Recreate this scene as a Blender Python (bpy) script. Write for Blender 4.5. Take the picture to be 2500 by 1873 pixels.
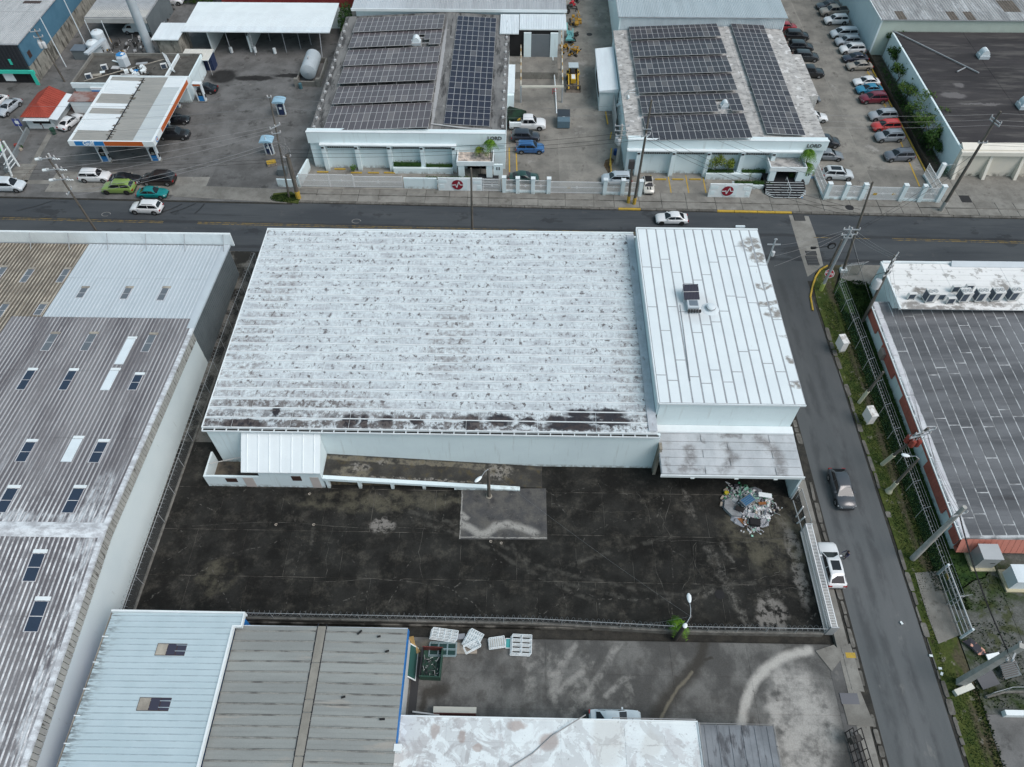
import bpy, bmesh, math, random
from mathutils import Vector, Matrix
random.seed(7)
R = math.radians
SC = bpy.context.scene
for o in list(bpy.data.objects): bpy.data.objects.remove(o)
COL = SC.collection

# ------------------------------------------------------------------ camera, sky, sun, exposure
HC = 70.0; FPX = 1800.0; W0, H0 = 2500.0, 1873.0
PITCH, YAW, ROLL = 0.91410896, 0.02083104, 0.00257492
cp, sp = math.cos(PITCH), math.sin(PITCH)
fw = Vector((0, cp, -sp)); rt = Vector((1, 0, 0)); dn = fw.cross(rt)
cr, sr = math.cos(ROLL), math.sin(ROLL)
rt, dn = cr*rt + sr*dn, -sr*rt + cr*dn
Zr = Matrix.Rotation(YAW, 3, 'Z')
rt, dn, fw = Zr @ rt, Zr @ dn, Zr @ fw
cam = bpy.data.cameras.new('camera'); camo = bpy.data.objects.new('camera', cam); COL.objects.link(camo)
cam.sensor_fit = 'HORIZONTAL'; cam.sensor_width = 36.0; cam.lens = 36.0*FPX/W0; cam.clip_start = 1; cam.clip_end = 1500
mw = Matrix((rt, -dn, -fw)).transposed().to_4x4(); mw.translation = (0, 0, HC); camo.matrix_world = mw
SC.camera = camo

def P(px, py, z=0.0):
    """survey: the point at height z seen at photograph position px, py"""
    d = rt*((px-W0/2)/FPX) + dn*((py-H0/2)/FPX) + fw
    t = (z-HC)/d.z
    return Vector((d.x*t, d.y*t, z))
def PPL(px, py, f):
    """same on the sloping surface z = f(x, y)"""
    z = f(0, 100)
    for _ in range(25):
        p = P(px, py, z); z = f(p.x, p.y)
    return P(px, py, z)
def TOP(base, px, py, z0=0.0, lim=20):
    """top of an upright standing on base whose tip is seen at px, py"""
    best = None
    for i in range(int((lim-z0)*20)):
        z = z0+.05*i; q = P(px, py, z); e = math.hypot(q.x-base.x, q.y-base.y)
        if best is None or e < best[0]: best = (e, q)
    return best[1]

SUN_EL, SUN_AZ = 54.0, 118.0
w = bpy.data.worlds.new('World'); SC.world = w; w.use_nodes = True
wn = w.node_tree; wn.nodes.clear()
sky = wn.nodes.new('ShaderNodeTexSky'); sky.sky_type = 'NISHITA'; sky.sun_disc = False
sky.sun_elevation = R(SUN_EL); sky.sun_rotation = R(SUN_AZ); sky.air_density = 1.0; sky.dust_density = 3.0; sky.ozone_density = .35
hs = wn.nodes.new('ShaderNodeHueSaturation'); hs.inputs['Saturation'].default_value = .9; hs.inputs['Hue'].default_value = .455
bg = wn.nodes.new('ShaderNodeBackground'); bg.inputs['Strength'].default_value = .128
wo = wn.nodes.new('ShaderNodeOutputWorld')
wn.links.new(sky.outputs[0], hs.inputs['Color']); wn.links.new(hs.outputs[0], bg.inputs[0]); wn.links.new(bg.outputs[0], wo.inputs[0])
sl = bpy.data.lights.new('sun', 'SUN'); sl.energy = 1.2; sl.angle = R(34); sl.color = (.98, 1, .98)
so = bpy.data.objects.new('sun', sl); COL.objects.link(so)
so.rotation_euler = (R(90-SUN_EL), 0, R(180-SUN_AZ)); so.location = (0, 0, 90)
SC.view_settings.view_transform = 'Standard'; SC.view_settings.look = 'None'
SC.view_settings.exposure = 0.27; SC.view_settings.gamma = 1; SC.view_settings.use_curve_mapping = False
SC.render.engine = 'CYCLES'
SC.cycles.max_bounces = 5; SC.cycles.transparent_max_bounces = 8

# ------------------------------------------------------------------ mesh helpers
class MB:
    def __init__(s): s.v = []; s.f = []; s.m = []
    def add(s, vs, fs, mi=0):
        b = len(s.v); s.v += [tuple(v) for v in vs]
        for f in fs: s.f.append([b+i for i in f]); s.m.append(mi)
        return s
    def box(s, x0, y0, z0, x1, y1, z1, mi=0):
        return s.add([(x0,y0,z0),(x1,y0,z0),(x1,y1,z0),(x0,y1,z0),(x0,y0,z1),(x1,y0,z1),(x1,y1,z1),(x0,y1,z1)],
                     [(3,2,1,0),(4,5,6,7),(0,1,5,4),(1,2,6,5),(2,3,7,6),(3,0,4,7)], mi)
    def obox(s, c, sx, sy, sz, rz=0, mi=0, rx=0, ry=0):
        M = Matrix.Translation(Vector(c)) @ Matrix.Rotation(rz,4,'Z') @ Matrix.Rotation(ry,4,'Y') @ Matrix.Rotation(rx,4,'X')
        vs = [M @ Vector((a*sx/2,b*sy/2,d*sz/2)) for d in (-1,1) for a,b in ((-1,-1),(1,-1),(1,1),(-1,1))]
        return s.add(vs, [(3,2,1,0),(4,5,6,7),(0,1,5,4),(1,2,6,5),(2,3,7,6),(3,0,4,7)], mi)
    def prism(s, poly, z0, z1, mi=0):
        n = len(poly); a = sum(poly[i][0]*poly[(i+1)%n][1]-poly[(i+1)%n][0]*poly[i][1] for i in range(n))
        if a < 0: poly = poly[::-1]
        f0 = z0 if callable(z0) else (lambda x,y: z0); f1 = z1 if callable(z1) else (lambda x,y: z1)
        vs = [(p[0],p[1],f0(p[0],p[1])) for p in poly]+[(p[0],p[1],f1(p[0],p[1])) for p in poly]
        fs = [list(range(n))[::-1], list(range(n,2*n))]+[(i,(i+1)%n,n+(i+1)%n,n+i) for i in range(n)]
        return s.add(vs, fs, mi)
    def bar(s, a, b, w, h=None, mi=0):
        a, b = Vector(a), Vector(b); h = h or w; d = (b-a).normalized()
        u = d.cross(Vector((0,0,1)));  u = Vector((1,0,0)) if u.length < 1e-4 else u.normalized()
        n = u.cross(d)
        vs = [p+u*(i*w/2)+n*(j*h/2) for p in (a,b) for i,j in ((-1,-1),(1,-1),(1,1),(-1,1))]
        return s.add(vs, [(0,1,2,3),(7,6,5,4),(4,5,1,0),(5,6,2,1),(6,7,3,2),(7,4,0,3)], mi)
    def tube(s, a, b, r0, r1=None, n=8, mi=0, cap=True):
        a, b = Vector(a), Vector(b); r1 = r0 if r1 is None else r1; d = (b-a).normalized()
        u = d.cross(Vector((0,0,1))); u = Vector((1,0,0)) if u.length < 1e-4 else u.normalized(); v = d.cross(u)
        vs = [p+(u*math.cos(2*math.pi*i/n)+v*math.sin(2*math.pi*i/n))*r for p,r in ((a,r0),(b,r1)) for i in range(n)]
        fs = [(i,(i+1)%n,n+(i+1)%n,n+i) for i in range(n)]
        if cap: fs += [list(range(n))[::-1], list(range(n,2*n))]
        return s.add(vs, fs, mi)
    def path(s, pts, r, n=5, mi=0):
        pts = [Vector(p) for p in pts]; m = len(pts); vs = []
        for i, p in enumerate(pts):
            d = (pts[min(i+1,m-1)]-pts[max(i-1,0)]).normalized()
            u = d.cross(Vector((0,0,1))); u = Vector((1,0,0)) if u.length < 1e-3 else u.normalized(); v = d.cross(u)
            rr = r[i] if isinstance(r,(list,tuple)) else r
            vs += [p+(u*math.cos(2*math.pi*k/n)+v*math.sin(2*math.pi*k/n))*rr for k in range(n)]
        return s.add(vs, [(i*n+k,i*n+(k+1)%n,(i+1)*n+(k+1)%n,(i+1)*n+k) for i in range(m-1) for k in range(n)], mi)
    def strip(s, pts, w, z=None, mi=0, jit=0):
        """flat ribbon along a ground line"""
        pts = [Vector(p) for p in pts]; m = len(pts); vs = []
        for i, p in enumerate(pts):
            d = pts[min(i+1,m-1)]-pts[max(i-1,0)]; d.z = 0; d.normalize(); u = Vector((-d.y,d.x,0))
            ww = (w[i] if isinstance(w,(list,tuple)) else w)/2
            zz = p.z if z is None else z
            a = p-u*ww*(1+random.uniform(-jit,jit)); b = p+u*ww*(1+random.uniform(-jit,jit)); a.z = b.z = zz
            vs += [a, b]
        return s.add(vs, [(2*i,2*i+2,2*i+3,2*i+1) for i in range(m-1)], mi)
    def lathe(s, prof, c=(0,0,0), n=12, mi=0):
        vs = [(c[0]+r*math.cos(2*math.pi*k/n), c[1]+r*math.sin(2*math.pi*k/n), c[2]+z) for r,z in prof for k in range(n)]
        m = len(prof); fs = [(i*n+k,i*n+(k+1)%n,(i+1)*n+(k+1)%n,(i+1)*n+k) for i in range(m-1) for k in range(n)]
        fs.append(list(range((m-1)*n, m*n)))
        return s.add(vs, fs, mi)
    def mesh(s, name, mats=(), smooth=None):
        me = bpy.data.meshes.new(name); me.from_pydata(s.v, [], s.f)
        for mt in (mats if isinstance(mats,(list,tuple)) else [mats]): me.materials.append(mt)
        if any(s.m): me.polygons.foreach_set('material_index', s.m)
        if smooth is not None:
            me.polygons.foreach_set('use_smooth', [True]*len(s.f))
            me.set_sharp_from_angle(angle=R(smooth))
        me.update(); return me
    def build(s, name, mats, parent=None, smooth=None, local=False):
        off = Vector((0,0,0))
        if parent is not None and not local:
            q = parent
            while q is not None: off += q.location; q = q.parent
        if off.length > 0: s.v = [(v[0]-off.x, v[1]-off.y, v[2]-off.z) for v in s.v]
        return link(name, s.mesh(name, mats, smooth), parent)
def link(name, me, parent=None, loc=None, rot=None, mat=None):
    o = bpy.data.objects.new(name, me); COL.objects.link(o); o.parent = parent
    if loc is not None: o.location = loc
    if rot is not None: o.rotation_euler = rot
    if mat is not None:
        for i, m in enumerate(mat if isinstance(mat,(list,tuple)) else [mat]):
            if i < len(o.material_slots) and m is not None:
                o.material_slots[i].link = 'OBJECT'; o.material_slots[i].material = m
    return o
def tag(o, label=None, cat=None, group=None, kind=None):
    if label: o['label'] = label
    if cat: o['category'] = cat
    if group: o['group'] = group
    if kind: o['kind'] = kind
    return o
def thing(name, label, cat, loc=(0,0,0), rz=0, group=None):
    o = bpy.data.objects.new(name, None); COL.objects.link(o); o.empty_display_size = .3
    o.location = loc; o.rotation_euler = (0,0,rz)
    return tag(o, label, cat, group)
def struct(name, mb, mats, label=None, smooth=None):
    o = mb.build(name, mats, None, smooth); return tag(o, label, None, None, 'structure')
def dup(root, loc, rz=0, label=None, group=None):
    def cp_(o, par):
        c = o.copy(); COL.objects.link(c); c.parent = par
        for ch in o.children: cp_(ch, c)
        return c
    c = cp_(root, None); c.location = loc; c.rotation_euler = (0,0,rz)
    if label: c['label'] = label
    if group: c['group'] = group
    return c
def catenary(a, b, sag, n=14):
    a, b = Vector(a), Vector(b)
    return [a.lerp(b, i/n)-Vector((0,0,sag*4*(i/n)*(1-i/n))) for i in range(n+1)]

# ------------------------------------------------------------------ materials
def nd(nt, t, **k):
    n = nt.nodes.new('ShaderNode'+t)
    for a, v in k.items(): setattr(n, a, v)
    return n
def mth(nt, op, a, b=None, clamp=False):
    n = nd(nt, 'Math', operation=op, use_clamp=clamp)
    for i, v in enumerate((a, b)):
        if v is None: continue
        if isinstance(v, (int, float)): n.inputs[i].default_value = v
        else: nt.links.new(v, n.inputs[i])
    return n.outputs[0]
def mrange(nt, v, a, b, c=0., d=1., smooth=True):
    n = nd(nt, 'MapRange', interpolation_type='SMOOTHSTEP' if smooth else 'LINEAR'); nt.links.new(v, n.inputs[0])
    for i, x in zip((1,2,3,4), (a,b,c,d)): n.inputs[i].default_value = x
    return n.outputs[0]
def noise(nt, pos, scale, detail=5, rough=.6, st=None, dist=0):
    if st:
        m = nd(nt, 'Mapping'); nt.links.new(pos, m.inputs[0]); m.inputs['Scale'].default_value = st; pos = m.outputs[0]
    n = nd(nt, 'TexNoise'); nt.links.new(pos, n.inputs['Vector'])
    n.inputs['Scale'].default_value = scale; n.inputs['Detail'].default_value = detail; n.inputs['Roughness'].default_value = rough
    n.inputs['Distortion'].default_value = dist
    return n.outputs[0], n.outputs[1]
def cmix(nt, f, a, b, mode='MIX'):
    n = nd(nt, 'Mix', data_type='RGBA', blend_type=mode); n.clamp_factor = True
    if isinstance(f,(int,float)): n.inputs[0].default_value = f
    else: nt.links.new(f, n.inputs[0])
    for i, v in ((6,a),(7,b)):
        if isinstance(v, tuple): n.inputs[i].default_value = v if len(v)==4 else (*v,1)
        else: nt.links.new(v, n.inputs[i])
    return n.outputs[2]
def wigpos(nt, pos, wig, wscale):
    _, nc = noise(nt, pos, wscale, 4)
    v = nd(nt, 'VectorMath', operation='SUBTRACT'); nt.links.new(nc, v.inputs[0]); v.inputs[1].default_value = (.5,.5,.5)
    v2 = nd(nt, 'VectorMath', operation='SCALE'); nt.links.new(v.outputs[0], v2.inputs[0]); v2.inputs['Scale'].default_value = wig
    v3 = nd(nt, 'VectorMath', operation='ADD'); nt.links.new(pos, v3.inputs[0]); nt.links.new(v2.outputs[0], v3.inputs[1])
    return v3
def segmask(nt, pos, lines, wig, wscale):
    """distance to drawn lines: (points, half width)"""
    v3 = wigpos(nt, pos, wig, wscale).outputs[0]; acc = None
    def vm(op, a, b): 
        n = nd(nt, 'VectorMath', operation=op); nt.links.new(a, n.inputs[0])
        if isinstance(b, tuple): n.inputs[1].default_value = b
        else: nt.links.new(b, n.inputs[1])
        return n
    v3 = vm('MULTIPLY', v3, (1,1,0)).outputs[0]
    for pts, w in lines:
        for a, b in zip(pts[:-1], pts[1:]):
            d = Vector((b[0]-a[0], b[1]-a[1], 0)); pa = vm('SUBTRACT', v3, (a[0],a[1],0)).outputs[0]
            h = mth(nt, 'MULTIPLY', vm('DOT_PRODUCT', pa, tuple(d)).outputs['Value'], 1/d.length_squared, True)
            sc = nd(nt, 'VectorMath', operation='SCALE'); sc.inputs[0].default_value = d; nt.links.new(h, sc.inputs['Scale'])
            k = mrange(nt, nd_len(nt, vm('SUBTRACT', pa, sc.outputs[0]).outputs[0]), w*1.6, w*.25); acc = k if acc is None else mth(nt, 'MAXIMUM', acc, k)
    return acc
def nd_len(nt, v):
    n = nd(nt, 'VectorMath', operation='LENGTH'); nt.links.new(v, n.inputs[0]); return n.outputs['Value']
def blobmask(nt, pos, blobs, wig, wscale=.6):
    v3 = wigpos(nt, pos, wig, wscale); acc = None
    for cx, cy, rx, ry in blobs:
        a = nd(nt, 'VectorMath', operation='SUBTRACT'); nt.links.new(v3.outputs[0], a.inputs[0]); a.inputs[1].default_value = (cx,cy,0)
        b = nd(nt, 'VectorMath', operation='MULTIPLY'); nt.links.new(a.outputs[0], b.inputs[0]); b.inputs[1].default_value = (1/rx,1/ry,0)
        l = nd(nt, 'VectorMath', operation='LENGTH'); nt.links.new(b.outputs[0], l.inputs[0])
        m = mrange(nt, l.outputs['Value'], 1.15, .7)
        acc = m if acc is None else mth(nt, 'MAXIMUM', acc, m)
    return acc
MATS = {}
def mat(name, c1, c2=None, scale=.5, lo=.35, hi=.65, st=None, rough=.75, metal=0, fine=.08, fscale=9, rnd=0, bump=0, bscale=20,
        layers=(), spec=.12, coat=0, space='world', detail=6):
    m = bpy.data.materials.new(name); m.use_nodes = True; nt = m.node_tree; b = nt.nodes['Principled BSDF']
    if space == 'world': pos = nd(nt, 'NewGeometry').outputs['Position']
    else: pos = nd(nt, 'TexCoord').outputs['Object']
    c2 = c2 or tuple(x*.82 for x in c1)
    f, _ = noise(nt, pos, scale, detail, .62, st)
    col = cmix(nt, mrange(nt, f, lo, hi), c1, c2)
    for L in layers:
        msk = None
        if 'scale' in L:
            n, _ = noise(nt, pos, L['scale'], L.get('detail',6), L.get('nr',.65), L.get('st'), L.get('dist',0))
            msk = mrange(nt, n, L.get('lo',.55), L.get('hi',.65))
        if 'vor' in L:
            vt = nd(nt, 'TexVoronoi', feature='DISTANCE_TO_EDGE'); vt.inputs['Scale'].default_value = L['vor']
            _, nc = noise(nt, pos, L.get('vw',.8), 3)
            pm = cmix(nt, L.get('vamt',.12), pos, nc, 'ADD')
            nt.links.new(pm, vt.inputs['Vector'])
            k = mrange(nt, vt.outputs['Distance'], L.get('vthick',.01), 0.)
            msk = k if msk is None else mth(nt, 'MULTIPLY', msk, k)
        if 'blobs' in L:
            k = blobmask(nt, pos, L['blobs'], L.get('wig',2.), L.get('ws',.6))
            msk = k if msk is None else mth(nt, 'MULTIPLY', msk, k)
        if 'segs' in L:
            k = segmask(nt, pos, L['segs'], L.get('wig',.5), L.get('ws',.8)); msk = k if msk is None else mth(nt, 'MULTIPLY', msk, k)
        if 'grad' in L:     # wear that belongs to one edge of the thing: axis, from, to
            ax, g0, g1 = L['grad']; sx = nd(nt, 'SeparateXYZ'); nt.links.new(pos, sx.inputs[0])
            k = mrange(nt, sx.outputs[ax], g0, g1); msk = k if msk is None else mth(nt, 'MULTIPLY', msk, k)
        if 'bands' in L:    # repeats with the sheet pitch: axis, period, phase, a, b
            ax, per, ph, g0, g1 = L['bands']; sx = nd(nt, 'SeparateXYZ'); nt.links.new(pos, sx.inputs[0])
            q = mth(nt, 'FRACT', mth(nt, 'DIVIDE', mth(nt, 'SUBTRACT', sx.outputs[ax], ph), per))
            k = mth(nt, 'MULTIPLY', mrange(nt, q, g0-.06, g0+.06), mrange(nt, q, g1+.06, g1-.06))
            msk = k if msk is None else mth(nt, 'MULTIPLY', msk, k)
        col = cmix(nt, mth(nt, 'MULTIPLY', msk, L.get('amt',1.)), col, L['col'])
    if fine:
        f2, _ = noise(nt, pos, fscale, 4, .7)
        k = mrange(nt, f2, .25, .75, 1-fine, 1+fine, False)
        cc = nd(nt, 'CombineColor'); [nt.links.new(k, cc.inputs[i]) for i in range(3)]
        col = cmix(nt, 1., col, cc.outputs[0], 'MULTIPLY')
    if rnd:
        oi = nd(nt, 'ObjectInfo'); k = mrange(nt, oi.outputs['Random'], 0, 1, 1-rnd, 1+rnd, False)
        cc = nd(nt, 'CombineColor'); [nt.links.new(k, cc.inputs[i]) for i in range(3)]
        col = cmix(nt, 1., col, cc.outputs[0], 'MULTIPLY')
    nt.links.new(col, b.inputs['Base Color'])
    b.inputs['Roughness'].default_value = rough; b.inputs['Metallic'].default_value = metal
    b.inputs['Specular IOR Level'].default_value = spec; b.inputs['Coat Weight'].default_value = coat; b.inputs['Coat Roughness'].default_value = .08
    if bump:
        nb, _ = noise(nt, pos, bscale, 4); bm = nd(nt, 'Bump'); bm.inputs['Strength'].default_value = bump; bm.inputs['Distance'].default_value = .03
        nt.links.new(nb, bm.inputs['Height']); nt.links.new(bm.outputs[0], b.inputs['Normal'])
    MATS[name] = m; return m
def screen(name, col, per, wire, base_t=.0):
    """woven wire: an opaque grid of wires with air between"""
    m = mat(name, col, fine=0, rough=.5, metal=.3, space='world'); nt = m.node_tree; b = nt.nodes['Principled BSDF']; out = nt.nodes['Material Output']
    tr = nd(nt, 'BsdfTransparent'); mx = nd(nt, 'MixShader'); mx.inputs[0].default_value = wire
    nt.links.new(tr.outputs[0], mx.inputs[1]); nt.links.new(b.outputs[0], mx.inputs[2]); nt.links.new(mx.outputs[0], out.inputs[0])
    return m
def plain(name, c, rough=.5, metal=0, spec=.4, coat=0, fine=.03, **k): return mat(name, c, tuple(x*.93 for x in c), rough=rough, metal=metal, spec=spec, coat=coat, fine=fine, **k)
# ------------------------------------------------------------------ ground, roads, pavings
G = 'structure'
m_asph = mat('asphalt', (.057,.064,.071), (.078,.086,.092), scale=.25, st=(.25,1.4,1), fine=.15, fscale=14, spec=.06, rough=.85, bump=.15, bscale=60,
   layers=[dict(col=(.035,.037,.04), scale=.5, st=(.12,2.5,1), lo=.55, hi=.75, amt=.6), dict(col=(.1,.102,.102), scale=.5, lo=.6, hi=.68, amt=.35), dict(col=(.024,.025,.027), scale=.3, st=(.5,.8,1), lo=.58, hi=.63, amt=.4), dict(col=(.03,.031,.033), amt=.5, segs=[([(-160,84.6),(150,79.2)],.35),([(-160,79.6),(150,74.2)],.35)], wig=.6)])
m_asph2 = mat('asphalt_lane', (.105,.114,.118), (.13,.138,.142), scale=.22, st=(1.6,.25,1), fine=.15, fscale=16, spec=.06, rough=.9, bump=.15, bscale=60,
   layers=[dict(col=(.16,.16,.155), scale=.9, st=(1,.5,1), lo=.66, hi=.8, amt=.5), dict(col=(.048,.052,.055), grad=(1, 28, 72), amt=.6), dict(col=(.05,.053,.056), scale=.6, st=(1,.3,1), lo=.4, hi=.6, amt=.5, segs=[([(33.2,5),(33.2,72)],.5),([(34.6,5),(34.6,72)],.45),([(36.2,5),(36.2,72)],.5)], wig=.5), dict(col=(.2,.2,.19), scale=1.3, st=(1,.4,1), lo=.56, hi=.66, amt=.5, blobs=[(33.3,40,.7,2),(34,20,1.5,2),(36.5,25,1,2.5),(35,15,1.5,2)], wig=1)])
m_conc = mat('concrete', (.24,.235,.215), (.17,.165,.15), scale=.45, fine=.14, rough=.9, rnd=.1, bump=.1,
   layers=[dict(col=(.085,.08,.07), scale=.7, lo=.56, hi=.74, amt=.75), dict(col=(.045,.043,.04), scale=1.6, st=(1,.6,1), lo=.64, hi=.74, amt=.6), dict(col=(.33,.325,.3), scale=.35, lo=.6, hi=.7, amt=.4)])
m_conc2 = mat('driveway_concrete', (.25,.24,.215), (.17,.165,.15), scale=.3, fine=.14, rough=.9, rnd=.12, bump=.1,
   layers=[dict(col=(.09,.085,.075), scale=.6, st=(1.2,.8,1), lo=.55, hi=.72, amt=.7), dict(col=(.36,.35,.33), scale=.25, lo=.6, hi=.68, amt=.5), dict(col=(.06,.055,.05), scale=2.2, lo=.66, hi=.74, amt=.6)])
m_fore = mat('forecourt', (.15,.15,.148), (.1,.1,.098), scale=.3, fine=.14, rough=.85, rnd=.15, bump=.1,
   layers=[dict(col=(.045,.045,.043), scale=.5, lo=.54, hi=.7, amt=.8, detail=9), dict(col=(.2,.195,.18), scale=.7, lo=.62, hi=.72, amt=.6), dict(col=(.012,.012,.012), blobs=[(-53.5,121.5,2.6,2.4),(-48,121,4,.9),(-41,122,4,.7)], wig=1.4, amt=.85)])
def sg(w, *q): return ([tuple(P(a,b,0)[:2]) for a,b in q], w)
def bpx(z, *q): return [(P(a,b,z).x,P(a,b,z).y,rx,ry) for a,b,rx,ry in q]
m_yard = mat('dark_yard', (.016,.0162,.0152), (.031,.0312,.029), scale=.35, lo=.35, hi=.68, fine=.22, rough=.92, rnd=.08, spec=.05, bump=.25, bscale=12, detail=9,
   layers=[dict(col=(.12,.112,.094), scale=.55, lo=.47, hi=.76, amt=.6, detail=10, nr=.78), dict(col=(.016,.0155,.0145), scale=.22, lo=.5, hi=.66, amt=.5), dict(col=(.1,.097,.086), amt=.45, scale=1, lo=.4, hi=.6, segs=[sg(.22,(1000,1250),(1150,1290),(1330,1390),(1560,1440),(1700,1460)),sg(.22,(1010,1270),(1140,1310),(1320,1410),(1550,1465)),sg(.2,(690,1380),(760,1340),(765,1290)),sg(.22,(1340,1400),(1450,1360),(1640,1310)),sg(.2,(1250,1330),(1300,1400),(1450,1470)),sg(.2,(1600,1470),(1750,1430),(1900,1420))], wig=.5),
           dict(col=(.17,.165,.15), scale=3.2, lo=.6, hi=.72, amt=.7, detail=8, nr=.75, blobs=[(24,27,5,4),(22,31,5,3),(18,35,3,3),(29,33,2,7),(24,24.8,6,1.5),(-14,37.2,7,1.2),(-20,35.6,5,1.0),(0,36,5,1.6),(16.5,38,2.5,3)], wig=3, ws=.5),
           dict(col=(.2,.19,.175), scale=1.3, lo=.42, hi=.55, amt=.9, blobs=[(-14.4,35.0,1.5,1.0),(-3,42.2,1.6,1),(24.5,26.0,1.6,2.2),(28,32,.8,5)], wig=1.6),
           dict(col=(.13,.122,.09), scale=.6, lo=.38, hi=.64, amt=.6, blobs=[(-12,38.3,11,.9),(-16,37.6,9,1.2),(-3,37.2,2.5,2.0),(-30,29,2,2),(26,35,5,4.5)], wig=2.5),
           dict(col=(.17,.165,.15), scale=2.5, lo=.5, hi=.62, vor=.13, vthick=.007, amt=.6, vamt=.5),
           dict(col=(.012,.012,.012), scale=1.2, lo=.6, hi=.75, amt=.7),
           dict(col=(.35,.34,.32), scale=7, lo=.73, hi=.77, amt=.8),
           dict(col=(.19,.183,.165), scale=1.6, lo=.42, hi=.66, amt=.6, detail=9, nr=.75, segs=[sg(.5,(1725,1330),(1760,1400),(1800,1480),(1830,1530)),sg(.35,(1670,1200),(1690,1260)),sg(.25,(1760,1330),(1790,1370)),sg(.4,(1900,1260),(1930,1330)),sg(.15,(1850,1450),(1900,1440),(1912,1462),(1885,1480),(1852,1470),(1850,1450)),sg(.3,(1720,1455),(1740,1445))], wig=1.2, ws=.9)])
m_joint = mat('joint_dirt', (.03,.029,.026), (.17,.163,.145), scale=.35, lo=.44, hi=.6, fine=.3)
m_patch = mat('patched_slab', (.075,.076,.078), (.12,.117,.108), scale=.7, fine=.2, rnd=.1, detail=8,
   layers=[dict(col=(.045,.045,.048), scale=.8, lo=.5, hi=.7, amt=.8), dict(col=(.36,.355,.33), scale=2, lo=.3, hi=.5, amt=.85, segs=[sg(.42,(1122,1277),(1145,1288),(1168,1304),(1190,1302),(1212,1284),(1240,1281),(1270,1288),(1306,1301)),sg(.3,(1124,1255),(1138,1264)),sg(.06,(1122,1312),(1335,1314)),sg(.06,(1129,1195),(1123,1315))], wig=.35, ws=1.2), dict(col=(.24,.23,.21), scale=6, lo=.64, hi=.7)])
m_lot = mat('lower_lot', (.155,.155,.148), (.08,.08,.077), scale=.3, lo=.38, hi=.6, st=(1,.8,1), fine=.2, rough=.9, rnd=.03, bump=.15, detail=9,
   layers=[dict(col=(.075,.073,.068), scale=.45, lo=.5, hi=.68, amt=.75, detail=9),
           dict(col=(.36,.355,.33), scale=.8, lo=.42, hi=.66, amt=.45, blobs=[(1.5,20.5,1,3.2),(3.4,20,.6,3),(6.4,19.5,.8,3),(5,17.5,1,2.4),(10,18,.5,2)], wig=2.0),
           dict(col=(.42,.41,.385), scale=.6, lo=.3, hi=.6, amt=.75, detail=8, blobs=[(25.5,17.0,3.2,4.5),(24.5,13.8,3,3)], wig=3),
           dict(col=(.45,.44,.41), amt=.85, segs=[sg(.42,(1808,1790),(1816,1730),(1838,1670),(1875,1627),(1920,1602),(1975,1588))], wig=.5, ws=1.1), dict(col=(.34,.335,.315), amt=.6, scale=.9, lo=.34, hi=.62, detail=9, segs=[sg(.3,(1360,1690),(1420,1640)),sg(.25,(1480,1700),(1520,1660),(1545,1650)),sg(.35,(1430,1700),(1480,1625),(1510,1570)),sg(.3,(1350,1650),(1405,1575)),sg(.4,(1395,1590),(1365,1640),(1350,1700))], wig=.7, ws=.8),
           dict(col=(.045,.042,.037), segs=[sg(.5,(1718,1570),(1710,1612),(1692,1638)),sg(.75,(1692,1638),(1655,1676),(1625,1715),(1602,1755)),sg(.15,(1705,1615),(1738,1606)),sg(.6,(1045,1690),(1085,1685)),sg(.35,(1040,1690),(1030,1735))], wig=.55, ws=1.6, amt=.85),
           dict(col=(.17,.155,.12), segs=[sg(.13,(1690,1642),(1655,1680),(1627,1725),(1612,1755)),sg(.6,(1010,1590),(1040,1580))], wig=.4, amt=.8),
           dict(col=(.045,.043,.04), scale=1.6, lo=.63, hi=.72, amt=.6)])
m_verge = mat('verge_soil', (.04,.06,.016), (.07,.085,.024), scale=.6, fine=.45, fscale=5, rough=1, bump=.5, bscale=9,
   layers=[dict(col=(.085,.07,.052), scale=.6, st=(1.5,.4,1), lo=.38, hi=.56, grad=(0,40.0,40.6), amt=.8), dict(col=(.2,.19,.17), scale=1.2, lo=.6, hi=.66, amt=.6), dict(col=(.035,.028,.02), scale=.7, st=(1.5,.5,1), lo=.6, hi=.7, amt=.7)])
m_grass = mat('lawn', (.02,.045,.014), (.04,.07,.02), scale=1.2, fine=.4, fscale=6, rough=1, bump=.6, bscale=8,
   layers=[dict(col=(.012,.028,.012), scale=.8, lo=.5, hi=.66, amt=.8)])
m_gravel = mat('gravel', (.125,.13,.122), (.085,.09,.08), scale=.8, fine=.4, fscale=7, rough=1, bump=.5, bscale=14,
   layers=[dict(col=(.03,.05,.014), scale=.7, lo=.35, hi=.6, blobs=[(44,28.5,4,2),(47,30,5,2.5),(43,21.5,1.4,3),(45,18.8,3,1.4),(42,25,.9,2)], wig=2.5, ws=.5, amt=.9), dict(col=(.05,.06,.025), scale=.5, lo=.52, hi=.62, amt=.85)])
m_kerb = mat('kerb_concrete', (.17,.165,.15), (.11,.105,.095), scale=1.2, fine=.2, rnd=.18, rough=.95, layers=[dict(col=(.05,.048,.04), scale=2, lo=.55, hi=.7, amt=.7)])
m_gut = mat('gutter_dirt', (.03,.03,.028), (.05,.048,.042), scale=1, fine=.3, rough=.9)
m_yel = mat('yellow_paint', (.27,.19,.06), (.2,.15,.06), scale=1.5, fine=.2, rough=.7, layers=[dict(col=(.075,.078,.082), scale=1.5, lo=.45, hi=.6, amt=.85)])
m_yel2 = mat('kerb_yellow', (.5,.33,.05), (.4,.28,.06), scale=1.5, fine=.2, layers=[dict(col=(.15,.14,.12), scale=3, lo=.6, hi=.7, amt=.7)])
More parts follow.
